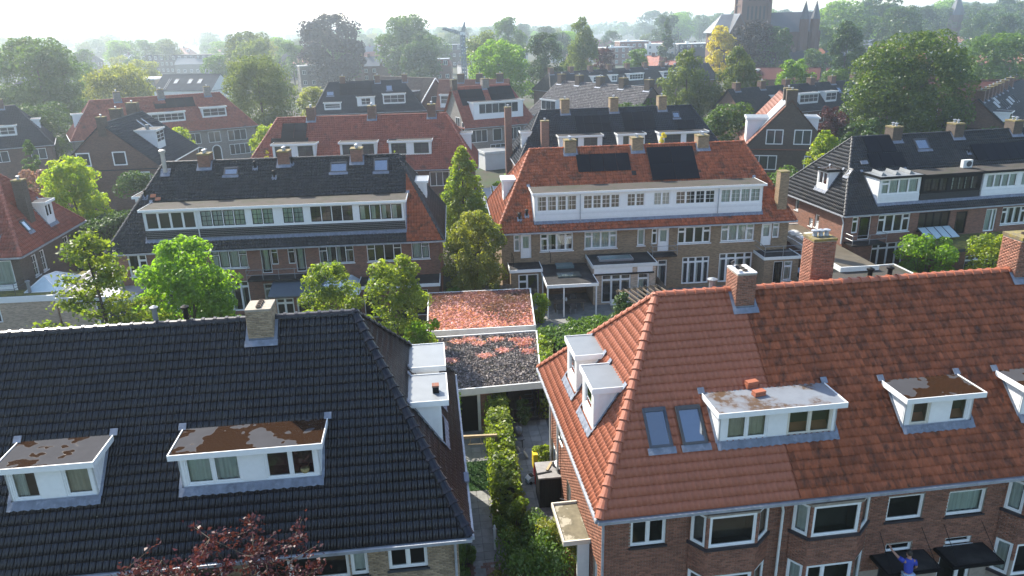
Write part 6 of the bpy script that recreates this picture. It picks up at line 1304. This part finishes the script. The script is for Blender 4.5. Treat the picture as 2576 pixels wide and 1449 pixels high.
# veranda furniture behind the orange house
mm = MR.root.matrix_basis
def mr(x, y, z=0): return mm @ Vector((x, y, z))
p = mr(5.2, -3.2); t = table('grey table under the white-posted veranda', p.x, p.y, PI/2+.08, 2.4, .9, name='veranda_table')
for i, (x, y, r_) in enumerate(((4.4, -3.9, PI), (5.4, -3.9, PI), (4.6, -2.4, 0), (5.7, -2.4, 0))): p = mr(x, y); chair(('dark chair at the near side of the veranda table, left' if i == 0 else 'dark chair at the near side of the veranda table, right' if i == 1 else 'dark chair at the far side of the veranda table, left' if i == 2 else 'dark chair at the far side of the veranda table, right'), p.x, p.y, r_+.08)
for i, x in enumerate((8.6, 9.4)): p = mr(x, -3.6); chair(('white garden chair outside the french doors, left one', 'white garden chair outside the french doors, right one')[i], p.x, p.y, PI+.3*i, WHITE)
p = mr(5.0, -3.2, .75); vs = thing('jug', 'white jug on the veranda table', 'jug', p); MB().lathe((0, 0, 0), [(.06, 0), (.09, .12), (.05, .25), (.07, .3)], 10).build('body', WHITE, vs)
fe = thing('fence', 'brown plank fence and gate between the two middle houses', 'fence', (-4.6, 53.9, 0), .08)
for i in range(40): MB().box(XYZ, i*.115, i*.115+.105, 0, .03, .05, 1.85+.03*math.sin(i*1.3)).build('plank', WOOD, fe)
for i in range(3): MB().box(XYZ, 0, 4.6, .03, .08, .4+i*.6, .5+i*.6).build('rail', WOOD, fe)
fe = thing('fence', 'grey plank fence beside the orange house terrace', 'fence', mr(12.6, -4.6), .084+PI/2)
for i in range(26): MB().box(XYZ, i*.13, i*.13+.12, 0, .03, .05, 1.75).build('plank', WOOD, fe)
sc = thing('planter_box', 'white planter box behind the hedge near the red roof hip', 'planter', (6.4, 45.2, 0), .1); MB().box(XYZ, 0, 1.6, 0, 1.2, 0, 1.9).build('box', WHITE, sc); MB().box(XYZ, .1, 1.5, .1, 1.1, 1.9, 1.92).build('top', BLACKP, sc)
pe = thing('pergola', 'dark slatted pergola roof behind the red house hip', 'pergola', mr(9.2, -8.2), .3)
for i in range(8): MB().box(XYZ, i*.45, i*.45+.06, 0, 3.2, 2.1, 2.22).build('slat', WOOD, pe)
MB().box(XYZ, -.1, 3.4, 0, .08, 1.98, 2.1).box(XYZ, -.1, 3.4, 3.1, 3.18, 1.98, 2.1).build('beam', WOODL, pe)
for x in (0, 3.25):
    for y in (.02, 3.12): MB().box(XYZ, x-.05, x+.05, y-.02, y+.08, 0, 1.98).build('post', WOOD, pe)
ter = tag(MB().box(RF((0, 0, 0), (math.cos(.084), math.sin(.084), 0), (-math.sin(.084), math.cos(.084), 0)), 0, 26, 45, 56.5, -.01, .01).build('pavement', CONC), None, None, None, 'structure')
tr = thing('clothes_airer', 'round dark folding clothes airer behind the red ridge chimney', 'clothes airer', mr(17.6, -4.6), 0); me = MB()
for i in range(14): a, b = 2*PI*i/14, 2*PI*(i+1)/14; me.tube((.75*math.cos(a), 0, 1.2+.75*math.sin(a)), (.75*math.cos(b), 0, 1.2+.75*math.sin(b)), .03, .03, 5, False)
me.build('ring', DGREY, tr); tubes('spoke', DGREY, tr, [((0, 0, 1.2), (.75*math.cos(i*PI/5), 0, 1.2+.75*math.sin(i*PI/5))) for i in range(10)]+[((0, 0, 0), (0, 0, 1.2))], .015)
sail = thing('shade_sail', 'grey-violet shade sail at the left edge above the black ridge', 'shade sail', (-36.5, 41.0, 0), 0); sv = []; n = 8
for j in range(n+1):
    for i in range(n+1): u, v = i/n, j/n; sv.append(((u-.5)*6*(1-.25*v), (v-.5)*5, 3.0+.5*math.sin(u*PI)*math.sin(v*PI)*-.8+.5*v))
me = MB(); me.v = sv; me.f = [(j*(n+1)+i, j*(n+1)+i+1, (j+1)*(n+1)+i+1, (j+1)*(n+1)+i) for j in range(n) for i in range(n)]; me.mi = [0]*len(me.f); me.build('cloth', mat('sail_cloth', (.17, .15, .2), .9, .05), sail, True); tubes('pole', GREYP, sail, [((3, -2.5, 0), (3, -2.5, 3.1)), ((-2.2, 2.5, 0), (-2.2, 2.5, 3.6))], .04)
# cars
def car(label, x, y, rz, m):
    t = thing('car', label, 'car', (x, y, 0), rz); S = [(-2.1, .35), (-2.15, .7), (-1.95, 1.0), (-1.5, 1.42), (.3, 1.46), (1.0, 1.0), (1.9, .85), (2.1, .6), (2.05, .35)]
    MB().prism([(a, -.85, b) for a, b in S], (0, 1.7, 0)).build('body', m, t); 
    MB().prism([(-1.55, -.865, 1.0), (.75, -.865, 1.0), (.2, -.865, 1.36), (-1.35, -.865, 1.36)], (0, 1.73, 0)).build('side_window', FARGLASS, t); MB().poly([(.38, -.7, 1.44), (1.02, -.75, 1.03), (1.02, .75, 1.03), (.38, .7, 1.44)]).build('windscreen', FARGLASS, t).location = (.02, 0, .02); MB().poly([(-1.55, -.7, 1.42), (-1.95, -.75, 1.05), (-1.95, .75, 1.05), (-1.55, .7, 1.42)]).build('rear_window', FARGLASS, t).location = (-.02, 0, .02)
    for a in (-1.3, 1.35):
        for b in (-.78, .78): o = MB().tube((a, b-.1, .33), (a, b+.1, .33), .33, .33, 16).build('wheel', BLACKP, t)
    for b in (-.6, .6): MB().box(XYZ, 2.0, 2.12, b-.15, b+.15, .62, .74).build('headlight', OFFW, t); MB().box(XYZ, -2.17, -2.1, b-.12, b+.12, .75, .95).build('tail_light', MATS['red_plastic'], t)
car('dark car parked beside the middle left house', -5.9+2.0, 61.5, PI/2+.1, DGREY); car('pale blue car parked beside the flat-roofed annex', 24.0, 57.6, PI/2+.12, mat('pale_blue_paint', (.38, .5, .6), .3, .03))
car('black car standing in the drive at the left', -36.2, 68, PI/2-.2, BLACKP)
# jackdaws on the chimney
BIRD = mat('jackdaw', (.015, .015, .018), .5, .1)
for i, (x, y, l) in enumerate(((6.62, 5.45, 'black jackdaw standing at the near edge of the pale chimney cap'), (6.72, 6.1, 'black jackdaw perched at the back of the pale chimney cap'))):
    p = rn(x, y, 11.83); t = thing('bird', l, 'bird', p, 2.2+i); skin('body', [(0, -.2, .06), (0, -.1, .1), (0, 0, .14), (0, .06, .2), (0, .09, .25), (0, .15, .245)], [(0, 1), (1, 2), (2, 3), (3, 4), (4, 5)], [.02, .05, .07, .045, .04, .01], BIRD, t, 1, 2); tubes('leg', BIRD, t, [((-.03, 0, 0), (-.03, 0, .1)), ((.03, 0, 0), (.03, 0, .1))], .006, 4)
# person on a ladder washing the window
PX, PY, PZ = 11.05, -.62, 1.35
pn = thing('person', 'person in a blue shirt and pale jeans reaching up to a small window', 'person', rn(PX, PY, PZ), .127)
SKIN = mat('skin', (.36, .2, .14), .55, .05); SHIRT = mat('blue_shirt', (.035, .06, .34), .85, .12, 8, 0); JEAN = mat('pale_jeans', (.3, .4, .5), .9, .1); HAIR = mat('dark_hair', (.03, .022, .016), .8, .2)
SKV = [(0, 0, .95), (0, .02, 1.12), (0, .04, 1.3), (0, .06, 1.45), (0, .08, 1.55), (0, .1, 1.68), (-.19, .08, 1.44), (-.36, .22, 1.56), (-.50, .38, 1.74), (-.53, .44, 1.80), (.19, .06, 1.43), (.29, .02, 1.18), (.27, .16, 1.0), (.27, .22, .96), (-.1, 0, .9), (-.11, .05, .48), (-.11, 0, .05), (-.11, .14, .02), (.1, 0, .9), (.12, .12, .52), (.12, .04, .1), (.12, .18, .07)]
SKE = [(0, 1), (1, 2), (2, 3), (3, 4), (4, 5), (3, 6), (6, 7), (7, 8), (8, 9), (3, 10), (10, 11), (11, 12), (12, 13), (0, 14), (14, 15), (15, 16), (16, 17), (0, 18), (18, 19), (19, 20), (20, 21)]
SKR = [(.12, .08), (.115, .075), (.125, .08), (.11, .07), .055, .085, .07, .05, .036, .03, .07, .05, .036, .03, .095, .065, .045, .04, .095, .065, .045, .04]
bd = skin('body', SKV, SKE, SKR, SKIN, pn, 2)
def cloth_part(name, idx, m, grow):
    vs = [SKV[i] for i in idx]; es = [(idx.index(a), idx.index(b)) for a, b in SKE if a in idx and b in idx]; rr = [tuple(q+grow for q in SKR[i]) if isinstance(SKR[i], tuple) else SKR[i]+grow for i in idx]
    return skin(name, vs, es, rr, m, pn, 2)
cloth_part('shirt', [0, 1, 2, 3, 6, 10], SHIRT, .055); 
for a, b, s_ in ((6, 7, .75), (10, 11, .65)):
    A, B = Vector(SKV[a]), Vector(SKV[b]); MB().tube(A, A.lerp(B, s_), .092, .078, 10).build('sleeve', SHIRT, pn, True)
cloth_part('trousers', [0, 14, 15, 16, 18, 19, 20], JEAN, .03)
MB().ell((0, .11, 1.71), .088, .105, .12, 12, 9).build('head', SKIN, pn, True); MB().ell((0, .095, 1.745), .095, .11, .105, 12, 9).build('hair', HAIR, pn, True)
for x in (-.095, .095): MB().ell((x, .1, 1.69), .018, .03, .04, 8, 6).build('ear', SKIN, pn)
for bx, bz, by, sg in ((-.53, 1.80, .44, 1), (.27, .96, .22, -1)):
    for f, (dx, l) in enumerate(((-.03, .075), (-.01, .09), (.01, .085), (.03, .07))): MB().tube((bx+dx*.8, by, bz), (bx+dx, by+.05, bz+sg*l), .0095, .007, 6).build('finger', SKIN, pn)
    MB().tube((bx+.035, by, bz-.01), (bx+.07, by+.03, bz+sg*.03), .011, .008, 6).build('thumb', SKIN, pn)
ld = thing('ladder', 'aluminium ladder leaning on the porch roof under the person', 'ladder', rn(PX, PY+.02, 0), .127); LQ = lambda x, f: Vector((x, -.75+f*.8, f*2.25))
tubes('stile', ZINCROOF, ld, [(LQ(-.2, 0), LQ(-.2, 1)), (LQ(.2, 0), LQ(.2, 1))], .025)
for i in range(8): tubes('rung', ZINCROOF, ld, [(LQ(-.2, .08+i*.12), LQ(.2, .08+i*.12))], .016)
# ================================================================ trees
tree('dense bright green sweetgum in front of the middle left house', -18.9, 40.5, 9.9, 3.15, 'oval', .6, LG, 22000, .24, 80, .26, fill=.25)
# ginkgo with spare level branches
gk = thing('tree', 'sparse young ginkgo with level leafy branches at the left', 'tree', (-21.3, 36.2, 0)); rg = np.random.default_rng(77); mbw = MB(); PP = []; 
tp = [Vector((0, 0, 0)), Vector((.1, 0, 4)), Vector((-.15, .1, 8)), Vector((-.5, .1, 11.6))]
for a, b, r0, r1 in zip(tp, tp[1:], (.16, .11, .07), (.11, .07, .02)): mbw.tube(a, b, r0, r1, 7, False)
for i in range(34):
    z = 3.2+8.2*(i/34)**.85; L = (3.5*(1-(z-3.2)/9.5)+.35)*rg.uniform(.7, 1.15); a = rg.uniform(0, 2*PI) if i % 3 else rg.choice([0, PI])+rg.normal()*.3; f = z/11.6; base = Vector((-.5*f**3, .1*f, z)); end = base+Vector((L*math.cos(a), L*math.sin(a), L*rg.uniform(-.08, .3)))
    mbw.tube(base, end, .045, .012, 5, False)
    for k in range(int(150*L/2)+50): t = rg.uniform(.12, 1.05); PP.append(np.array(base.lerp(end, t))+rg.normal(size=3)*[.22, .22, .13])
mbw.build('trunk', BARK, gk); PP = np.array(PP); V, Q = leaf_quads(PP, rg.normal(size=(len(PP), 3))+[0, 0, 1], .2, rg, .8); npmesh('crown', V, Q, LIVY, gk)
shrub('light yellow-green bushes under the sparse ginkgo', -19.5, 37.5, 2.6, 5.4, LYG, 5200, .2, lobes=26)
shrub('olive bushes left of the sweetgum behind the black ridge', -22.8, 38.2, 2.0, 4.9, LIVY, 3600, .2, lobes=18)
tree('small light green tree behind the black ridge, left of the hip', -11.4, 43.5, 7.3, 2.1, 'oval', .6, LIVY, 9000, .19, 40, .32)
tree('slim multi-stemmed green tree just behind the black roof hip', -6.8, 40.5, 8.7, 2.15, 'oval', .4, LIVY, 13000, .19, 44, .32)
shrub('spreading green shrub between the slim tree and the sedum roof', -5.4, 40.6, 1.35, 4.6, LG, 4200, .18, lobes=20)
shrub('climbing bush against the middle left house wall', -7.6, 46.5, .9, 4.2, LGD, 2400, .18, kind='col'); shrub('low bush at the corner of the middle left house', -4.4, 52.2, 1.0, 2.4, LG, 2200, .18)
tree('olive-yellow tree between the two middle houses', -2.75, 54.5, 7.8, 2.5, 'oval', .3, LOL, 19000, .19, 80, .27)
tree('tall bright yellow-green sweetgum behind the gap between the middle houses', -4.5, 71, 10.3, 3.5, 'cone', .3, LYG, 18000, .25, 90, .25)
tree('large yellow-green tree left of the middle left house', -43.0, 72, 10.0, 3.4, 'oval', .8, LYG, 18000, .27, 80, .25)
hedge('tall dark clipped hedge beside the drive at the left', (-38.6, 61.5), (-37.2, 70), 2.6, 4.6, LGD, 9000, .25)
shrub('dark evergreen mass behind the drive at the left', -36, 78, 3.0, 6.2, LGD, 7000, .3, lobes=24); shrub('dark evergreen bush below the brick gable house', -41.5, 83, 3.2, 6.0, LGD, 7000, .3, lobes=24)
tree('small conical green tree near the left edge', -59.1, 92, 9.2, 2.2, 'cone', .5, LGM, 6000, .26, 36, .3)
shrub('pinkish purple bush behind the left red roof', -51.5, 80, 2.9, 7.2, LPK, 6000, .26, lobes=26)
tree('small yellow-green tree in front of the long red roof at left', -49.6, 112, 7.6, 2.6, 'round', 1.2, LYG, 5000, .3)
tree('yellow sapling peeping over the black ridge, left one', -26.6, 82, 8.9, 1.0, 'cone', 2, LYE, 2200, .2, 20); tree('yellow sapling tip behind the right end of the black ridge', -11.8, 77, 9.1, .9, 'cone', 2, LYG, 1800, .2, 18)
tree('yellow sapling behind the ridge of the orange house', 16.4, 79, 10.0, 1.5, 'cone', 2, LYE, 3600, .2, 26); tree('smaller yellow sapling left of it behind the orange ridge', 15.0, 79.5, 8.9, .8, 'cone', 2, LYE, 1400, .2, 14); tree('thin yellow shoot behind the left chimney of the orange roof', 6.4, 79, 8.9, .6, 'cone', 2, LYE, 1000, .2, 10)
tree('yellow-green tree between the gable house and the black hip roof', 37.1, 87, 8.6, 2.5, 'pear', .6, LYG, 8000, .26, 40, .3)
shrub('green shrubs below the gable house', 31.5, 83, 3.4, 4.6, LGM, 6000, .3, lobes=24); shrub('leafy shrub left of the hip dormer house', 26.5, 76, 3.0, 4.4, LGM, 5000, .28, lobes=20)
shrub('green climber covering the annex of the right house', 33.2, 56.2, 2.0, 4.4, LG, 5200, .22, lobes=20); shrub('rounded yellow-green shrub at the right above the red ridge', 37.0, 54.6, 2.1, 4.6, LYG, 6500, .2, lobes=26); shrub('dark hedge mass right of the low garage', 33.5, 50.5, 2.6, 2.8, LGD, 5000, .22, rx=1.6, lobes=24); shrub('light green shrub just behind the red ridge at right', 27.5, 46, 2.0, 3.0, LG, 4200, .2, rx=1.5)
shrub('green bush beside the veranda', 1.9, 50.8, .8, 2.4, LYG, 1800, .17); shrub('dark climber in front of the french doors', 8.0, 48.6, 1.2, 2.8, LGD, 3000, .18); shrub('pale shrub by the pergola', 10.5, 47.0, 1.0, 2.2, LOL, 2000, .16); shrub('green bush under the red roof hip edge', 4.8, 46.8, 1.3, 2.0, LGM, 2600, .17)
tree('huge dark green maple dominating the upper right', 62.5, 118, 18.2, 9.8, 'round', .6, LMA, 38000, .45, 64, .29, fill=.1)
tree('dark pyramidal tree left of the big maple', 90, 205, 20, 4.8, 'oval', 2, LGD, 9000, .6, 46, .32)
tree('pale birch clump, left crown, right of the black terrace', 35.3, 150, 15.9, 5.4, 'pear', 2, LBI, 11000, .5, 46, .3, droop=.55); tree('pale birch clump, right crown', 44.2, 146, 16.2, 5.6, 'pear', 2, LBI, 11000, .5, 46, .3, droop=.55)
shrub('leafy green bushes at the foot of the birches', 32.5, 110, 4.0, 9.2, LGM, 7000, .4, lobes=30); shrub('bush at the right end of the black terrace', 39.5, 118, 3.0, 6.5, LGM, 4000, .4)
tree('birch with three drooping crowns left of centre', -48.5, 150, 16.6, 6.6, 'oval', 2, LBI, 15000, .48, 44, .34, droop=.6)
tree('great hazy green tree at the left edge', -97, 160, 20.6, 9.5, 'round', 2, LGM, 15000, .65, 70, .27); shrub('dark hedge of trees below the great left tree', -80, 128, 5.0, 10, LGD, 6000, .5, lobes=30); shrub('low dark bushes left of the long red roof', -74, 118, 4.0, 6, LGD, 5000, .45); tree('second crown beside the great left tree', -112, 150, 15, 7, 'round', 1, LGM, 7000, .65)
tree('yellowish willow above the long red roof', -91, 180, 14.2, 8.5, 'round', 1, LOL, 11000, .6, 50, .3, droop=.7)
tree('huge dark copper beech on the skyline left of centre', -67, 300, 26, 13.5, 'round', 1, LCB, 13000, 1.1, 70, .27); tree('round hazy tree left of the copper beech', -92.5, 280, 20.6, 9.8, 'round', 1, LBI, 8000, .95, 50, .3)
tree('broad skyline tree right of the copper beech', -39.5, 310, 25.2, 12.5, 'round', 1, LGM, 11000, 1.0, 60, .27); tree('darker tree in front of the broad skyline tree', -31, 282, 18.8, 7.5, 'round', 1, LGD, 6000, .9)
tree('round-headed skyline tree right of the crane', .9, 350, 24.6, 8.4, 'oval', 2, LGM, 6500, 1.0)
tree('bright yellow-green round tree right of the crane', -1.8, 200, 17.2, 8.3, 'round', 1.5, LG, 13000, .6, 60, .27); tree('dark oval tree right of the bright round tree', 10.7, 215, 18.9, 6.4, 'oval', 1, LGD, 9000, .6, 44, .3); tree('tall weeping birch near the skyline, centre right', 21.7, 225, 23, 6.0, 'pear', 2, LBI, 12000, .6, 50, .3, droop=.7)
tree('small bushy tree in front of the brick town block', 39, 230, 13.5, 4.6, 'round', 1, LGM, 5000, .6); tree('purple-leaved tree behind the weeping birch', 31, 245, 14, 4.0, 'round', 1, LPU, 3000, .7)
tree('dark cedar on the skyline left of the church', 68, 330, 22.8, 4.2, 'cone', 2, LGD, 4500, .8); tree('bright yellow tree in front of the church choir', 70.5, 255, 19.2, 4.8, 'round', 1, LYE, 5500, .65); tree('dark round tree in front of the church tower', 80.2, 250, 20.6, 7.7, 'round', 1, LCB, 8000, .7, 50); tree('green half of the dark tree before the church', 86, 247, 18.6, 6.0, 'round', 1, LGD, 5500, .7)
tree('large green tree at the right edge behind the maple', 121, 190, 16.2, 9, 'round', 1, LGM, 11000, .65, 60, .27); tree('light green bushy tree left of the dark pyramidal tree', 61.7, 165, 12.9, 4.2, 'round', .5, LG, 6500, .5); tree('round green tree right of it behind the dark terrace', 69, 160, 10.5, 4.5, 'round', .5, LGM, 5500, .5)
tree('dark purple plum behind the gable house', 50, 116, 8.0, 2.9, 'round', .6, LPU, 5500, .34); shrub('yellow bush at the right of the maple foot', 75.5, 114, 3.0, 6.2, LYG, 4500, .4); shrub('dark undergrowth below the maple', 54, 112, 4.0, 6, LGD, 6000, .45); shrub('dark undergrowth right of the maple', 70, 106, 4.2, 5.0, LGD, 5000, .45)
shrub('green garden bush near the mottled roof', 11.5, 112, 3.0, 5.5, LGM, 4200, .36); shrub('reddish garden bush near the mottled roof', 5.5, 118, 2.2, 4.5, LOL, 3000, .34); shrub('green tree in front of the mottled roof', 17.5, 112, 4.0, 9.4, LGD, 6000, .4)
tree('light bush behind the left red terrace', -33.5, 105, 8.4, 3.0, 'round', .6, LYG, 5500, .34); tree('small tree behind the black-roofed middle left terrace', -42, 165, 9.6, 3.4, 'round', .6, LOL, 4500, .45)
tree('hazy garden tree left of the willow', -118, 205, 15, 8, 'round', 1, LGM, 7000, .75); tree('hazy garden tree behind the slate warehouse', -108, 290, 13, 6, 'round', 1, LGM, 4000, .8)
tree('green tree right of the church behind the orange-red roof', 133, 330, 18, 7.5, 'oval', 1, LGM, 5000, .9); tree('yellow-green tree right of the church', 141, 345, 16, 6, 'round', 1, LYG, 4000, .9); tree('bushy tree before the orange-red hip roof', 104, 262, 11, 4, 'round', 1, LGM, 3600, .65)
# purple plum in the foreground
def plum(label, x, y, tips):
    """open crown: twisting shoots with small dark leaves"""
    SEED[0] += 1; rg = np.random.default_rng(SEED[0]); t = thing('plum_tree', label, 'tree', (x, y, 0)); mb = MB(); P = []
    mb.tube((0, 0, 0), (0, 0, 3.6), .11, .08, 7, False)
    for tx, ty, tz in tips:
        a = Vector((tx*.1, ty*.1, 3.4)); e = Vector((tx, ty, tz)); prev = a
        for i in range(1, 7):
            q = a.lerp(e, i/6)+Vector(rg.normal(size=3)*.07*i/3); mb.tube(prev, q, .05*(1-i/8), .05*(1-(i+1)/8), 5, False)
            if i > 1:
                for s_ in range(3):
                    d = Vector(rg.normal(size=3)*[.4, .4, .3]); mb.tube(q, q+d, .014, .006, 4, False)
                    for f in range(20): P.append(np.array(q+d*rg.uniform(.2, 1.15))+rg.normal(size=3)*.085)
            prev = q
        for f in range(34): P.append(np.array(e)+rg.normal(size=3)*[.13, .13, .2])
    mb.build('trunk', BARK, t); P = np.array(P); V, Q = leaf_quads(P, rg.normal(size=P.shape)+[0, 0, .6], .125, rg, .65); npmesh('crown', V, Q, LPU, t)
plum('dark purple-leaved plum tree rising from the bottom edge at left', -7.7, 16.4, [(-1.1, .2, 7.2), (-.6, .3, 7.7), (0, .1, 7.9), (.45, .4, 7.0), (.75, .1, 8.45), (1.1, .2, 7.4), (1.7, .1, 7.9), (2.1, .3, 7.0), (1.5, -.2, 6.8), (-.2, -.3, 7.0), (-1.6, .2, 6.8), (.6, 0, 7.5), (1.0, -.4, 6.6), (-.9, -.3, 6.6)])
plum('lower purple plum shoots at the bottom edge, left of the main plum', -9.9, 16.3, [(-.8, .2, 6.9), (-.3, .1, 7.15), (.3, .2, 7.0), (.7, .0, 7.25), (1.1, .1, 6.7), (-1.2, .1, 6.6)])
# copies for the wooded distance
for i, (kd, lf, dr, sd2) in enumerate((('round', LGM, 0, 11), ('round', LGD, 0, 12), ('oval', LGM, 0, 13), ('round', LBI, .5, 14), ('round', LG, 0, 15), ('oval', LGD, 0, 16), ('round', LOL, 0, 17), ('cone', LGD, 0, 18))): make_proto(i, kd, lf, 3600, .75, 34, .33, dr, seed=sd2)
random.seed(5); ntree = 0
def ok_spot(X, Y):
    if 70 < X < 150 and Y < 345: return False
    if -230 < X < -45 and 235 < Y < 345 and random.random() < .75: return False
    if -70 < X < 20 and Y < 440 and random.random() < .8: return False
    if 45 < X < 115 and 340 < Y < 425: return False
    return True
while ntree < 230:
    Y = 235+random.random()**.8*780; X = random.uniform(-.72, .72)*Y if random.random() < .7 else random.uniform(.3, .72)*Y
    if not ok_spot(X, Y): continue
    right = X > .18*Y and Y > 340
    top = random.uniform(13, 20) + (random.uniform(4, 12) if right else 0) + (2 if Y > 600 else 0)
    far_tree('hazy tree in the wooded band towards the skyline', X, Y, top, top*random.uniform(.33, .5), random.choice((0, 0, 1, 2, 3, 4, 5, 6, 7) if not right else (0, 1, 1, 1, 2, 5, 5, 4)), 'trees of the wooded skyline'); ntree += 1
for i in range(46):
    X = -250+random.random()*560; Y = random.uniform(150, 250)*(1+abs(X)/700)
    if abs(X) > .7*Y or (-20 < X < 100 and Y < 245) or (-120 < X < -10): continue
    top = random.uniform(6, 10); far_tree('low garden tree among the mid-distance roofs', X, Y, top, top*.45, random.choice((0, 1, 2, 4, 6)), 'garden trees among the roofs')
for i in range(48):
    Y = random.uniform(265, 640); X = -random.uniform(.26, .74)*Y
    if -125 < X < -85 and Y < 300: continue
    top = random.uniform(11, 18); far_tree('hazy tree in the wooded band towards the skyline', X, Y, top, top*random.uniform(.36, .5), random.choice((0, 1, 2, 3, 4, 6)), 'trees of the wooded skyline')
# the woods beyond: one mass
rng = np.random.default_rng(4); n = 900; Yc = 1000+rng.random(n)**.8*1500; Xc = rng.uniform(-.78, .78, n)*Yc; hill = np.clip((Xc/Yc-.1)*40, 0, 16); Rc = rng.uniform(9, 18, n); Hc = rng.uniform(13, 22, n)+hill; m_ = 70
k = np.repeat(np.arange(n), m_); D_ = rng.normal(size=(n*m_, 3)); D_[:, 2] = np.abs(D_[:, 2]); D_ /= np.linalg.norm(D_, axis=1, keepdims=True)
P = np.stack([Xc[k]+D_[:, 0]*Rc[k], Yc[k]+D_[:, 1]*Rc[k], Hc[k]*(.25+.75*D_[:, 2])+rng.normal(size=n*m_)*.6], 1); V, Q = leaf_quads(P, D_+rng.normal(size=P.shape)*.5, 5.2, rng, .8); tag(npmesh('far_wood', V, Q, LGM), 'continuous hazy woodland along the horizon', 'woodland', None, 'stuff')
def garage(label, x, y, rz, L, W, z, wm, top, door=True):
    t = thing('garage', label, 'garage', (x, y, 0), rz); MB().box(XYZ, 0, L, 0, W, 0, z).build('wall', wm, t); MB().box(XYZ, -.12, L+.12, -.12, -.04, z-.15, z+.22).box(XYZ, -.12, -.04, -.04, W+.12, z-.15, z+.22).box(XYZ, L+.04, L+.12, -.04, W+.12, z-.15, z+.22).build('fascia', OFFW, t); MB().box(XYZ, -.04, L+.04, -.04, W+.04, z, z+.14).build('roof_sheet', top, t)
    if door: MB().box(XYZ, .3, L-.3, -.03, 0, 0, z-.35).build('garage_door', BLACKP, t)
GREYF = mat('grey_membrane', (.2, .21, .21), .5, .15, 1, 0)
garage('brown brick garage with grey roof in the gap behind the middle houses', -1.5, 82, .08, 3.4, 6, 2.5, BR_BROWN, GREYF); garage('white-trimmed flat garage beside the red terrace end', -4.8, 80.5, .05, 2.8, 7, 2.4, BR_BROWN, GREYF); garage('low flat outbuilding in front of the white-trimmed garage', -4.4, 77.6, .05, 2.4, 2.8, 2.2, WALLC, GREYF, False)
garage('curved-front garden room at the rear of the central red house', -3.6, 112.5, .4, 6.5, 4, 2.6, WALLW, GREYF, False); garage('white flat roof kitchen behind the black ridge at left', -30.5, 100, .3, 7, 4, 2.8, WALLW, OFFW, False)
shrub('bushes in the gap beside the brown garage', -6.5, 88, 2.0, 3.2, LGM, 3000, .26); shrub('bushes left of the central red house', -11, 112, 3.0, 4.6, LGD, 4000, .34); shrub('garden bushes right of the central red house', 5.2, 106, 3.0, 4.8, LGM, 4000, .34); shrub('low green bushes in the gap behind the middle houses', .8, 92, 2.6, 3.2, LG, 3600, .28)
# streets
rd = tag(MB().box(RF((0, 0, 0), (math.cos(.08), math.sin(.08), 0), (-math.sin(.08), math.cos(.08), 0)), -70, 70, 72.5, 77, -.01, .02).build('road', ASPH), None, None, None, 'structure')
dr = tag(MB().box(RF((-36.5, 58, 0), (1, 0, 0), (-.05, 1, 0)), -1, 4.5, -6, 18, -.012, .012).build('drive', CLINK), None, None, None, 'structure')
# ================================================================ haze
me = MB().box(XYZ, -3600, 3600, -400, 3700, -1.7, 46.5).build('haze', mat('haze', (1, 1, 1)))
hm = MATS['haze']; hm.node_tree.nodes.clear(); o_ = hm.node_tree.nodes.new('ShaderNodeOutputMaterial'); pvn = hm.node_tree.nodes.new('ShaderNodeVolumePrincipled')
pvn.inputs['Color'].default_value = (.84, .93, 1, 1); pvn.inputs['Density'].default_value = .00058; pvn.inputs['Anisotropy'].default_value = .7; hm.node_tree.links.new(pvn.outputs[0], o_.inputs['Volume'])
tag(me, 'thin pale summer haze over the town', 'haze', None, 'stuff')
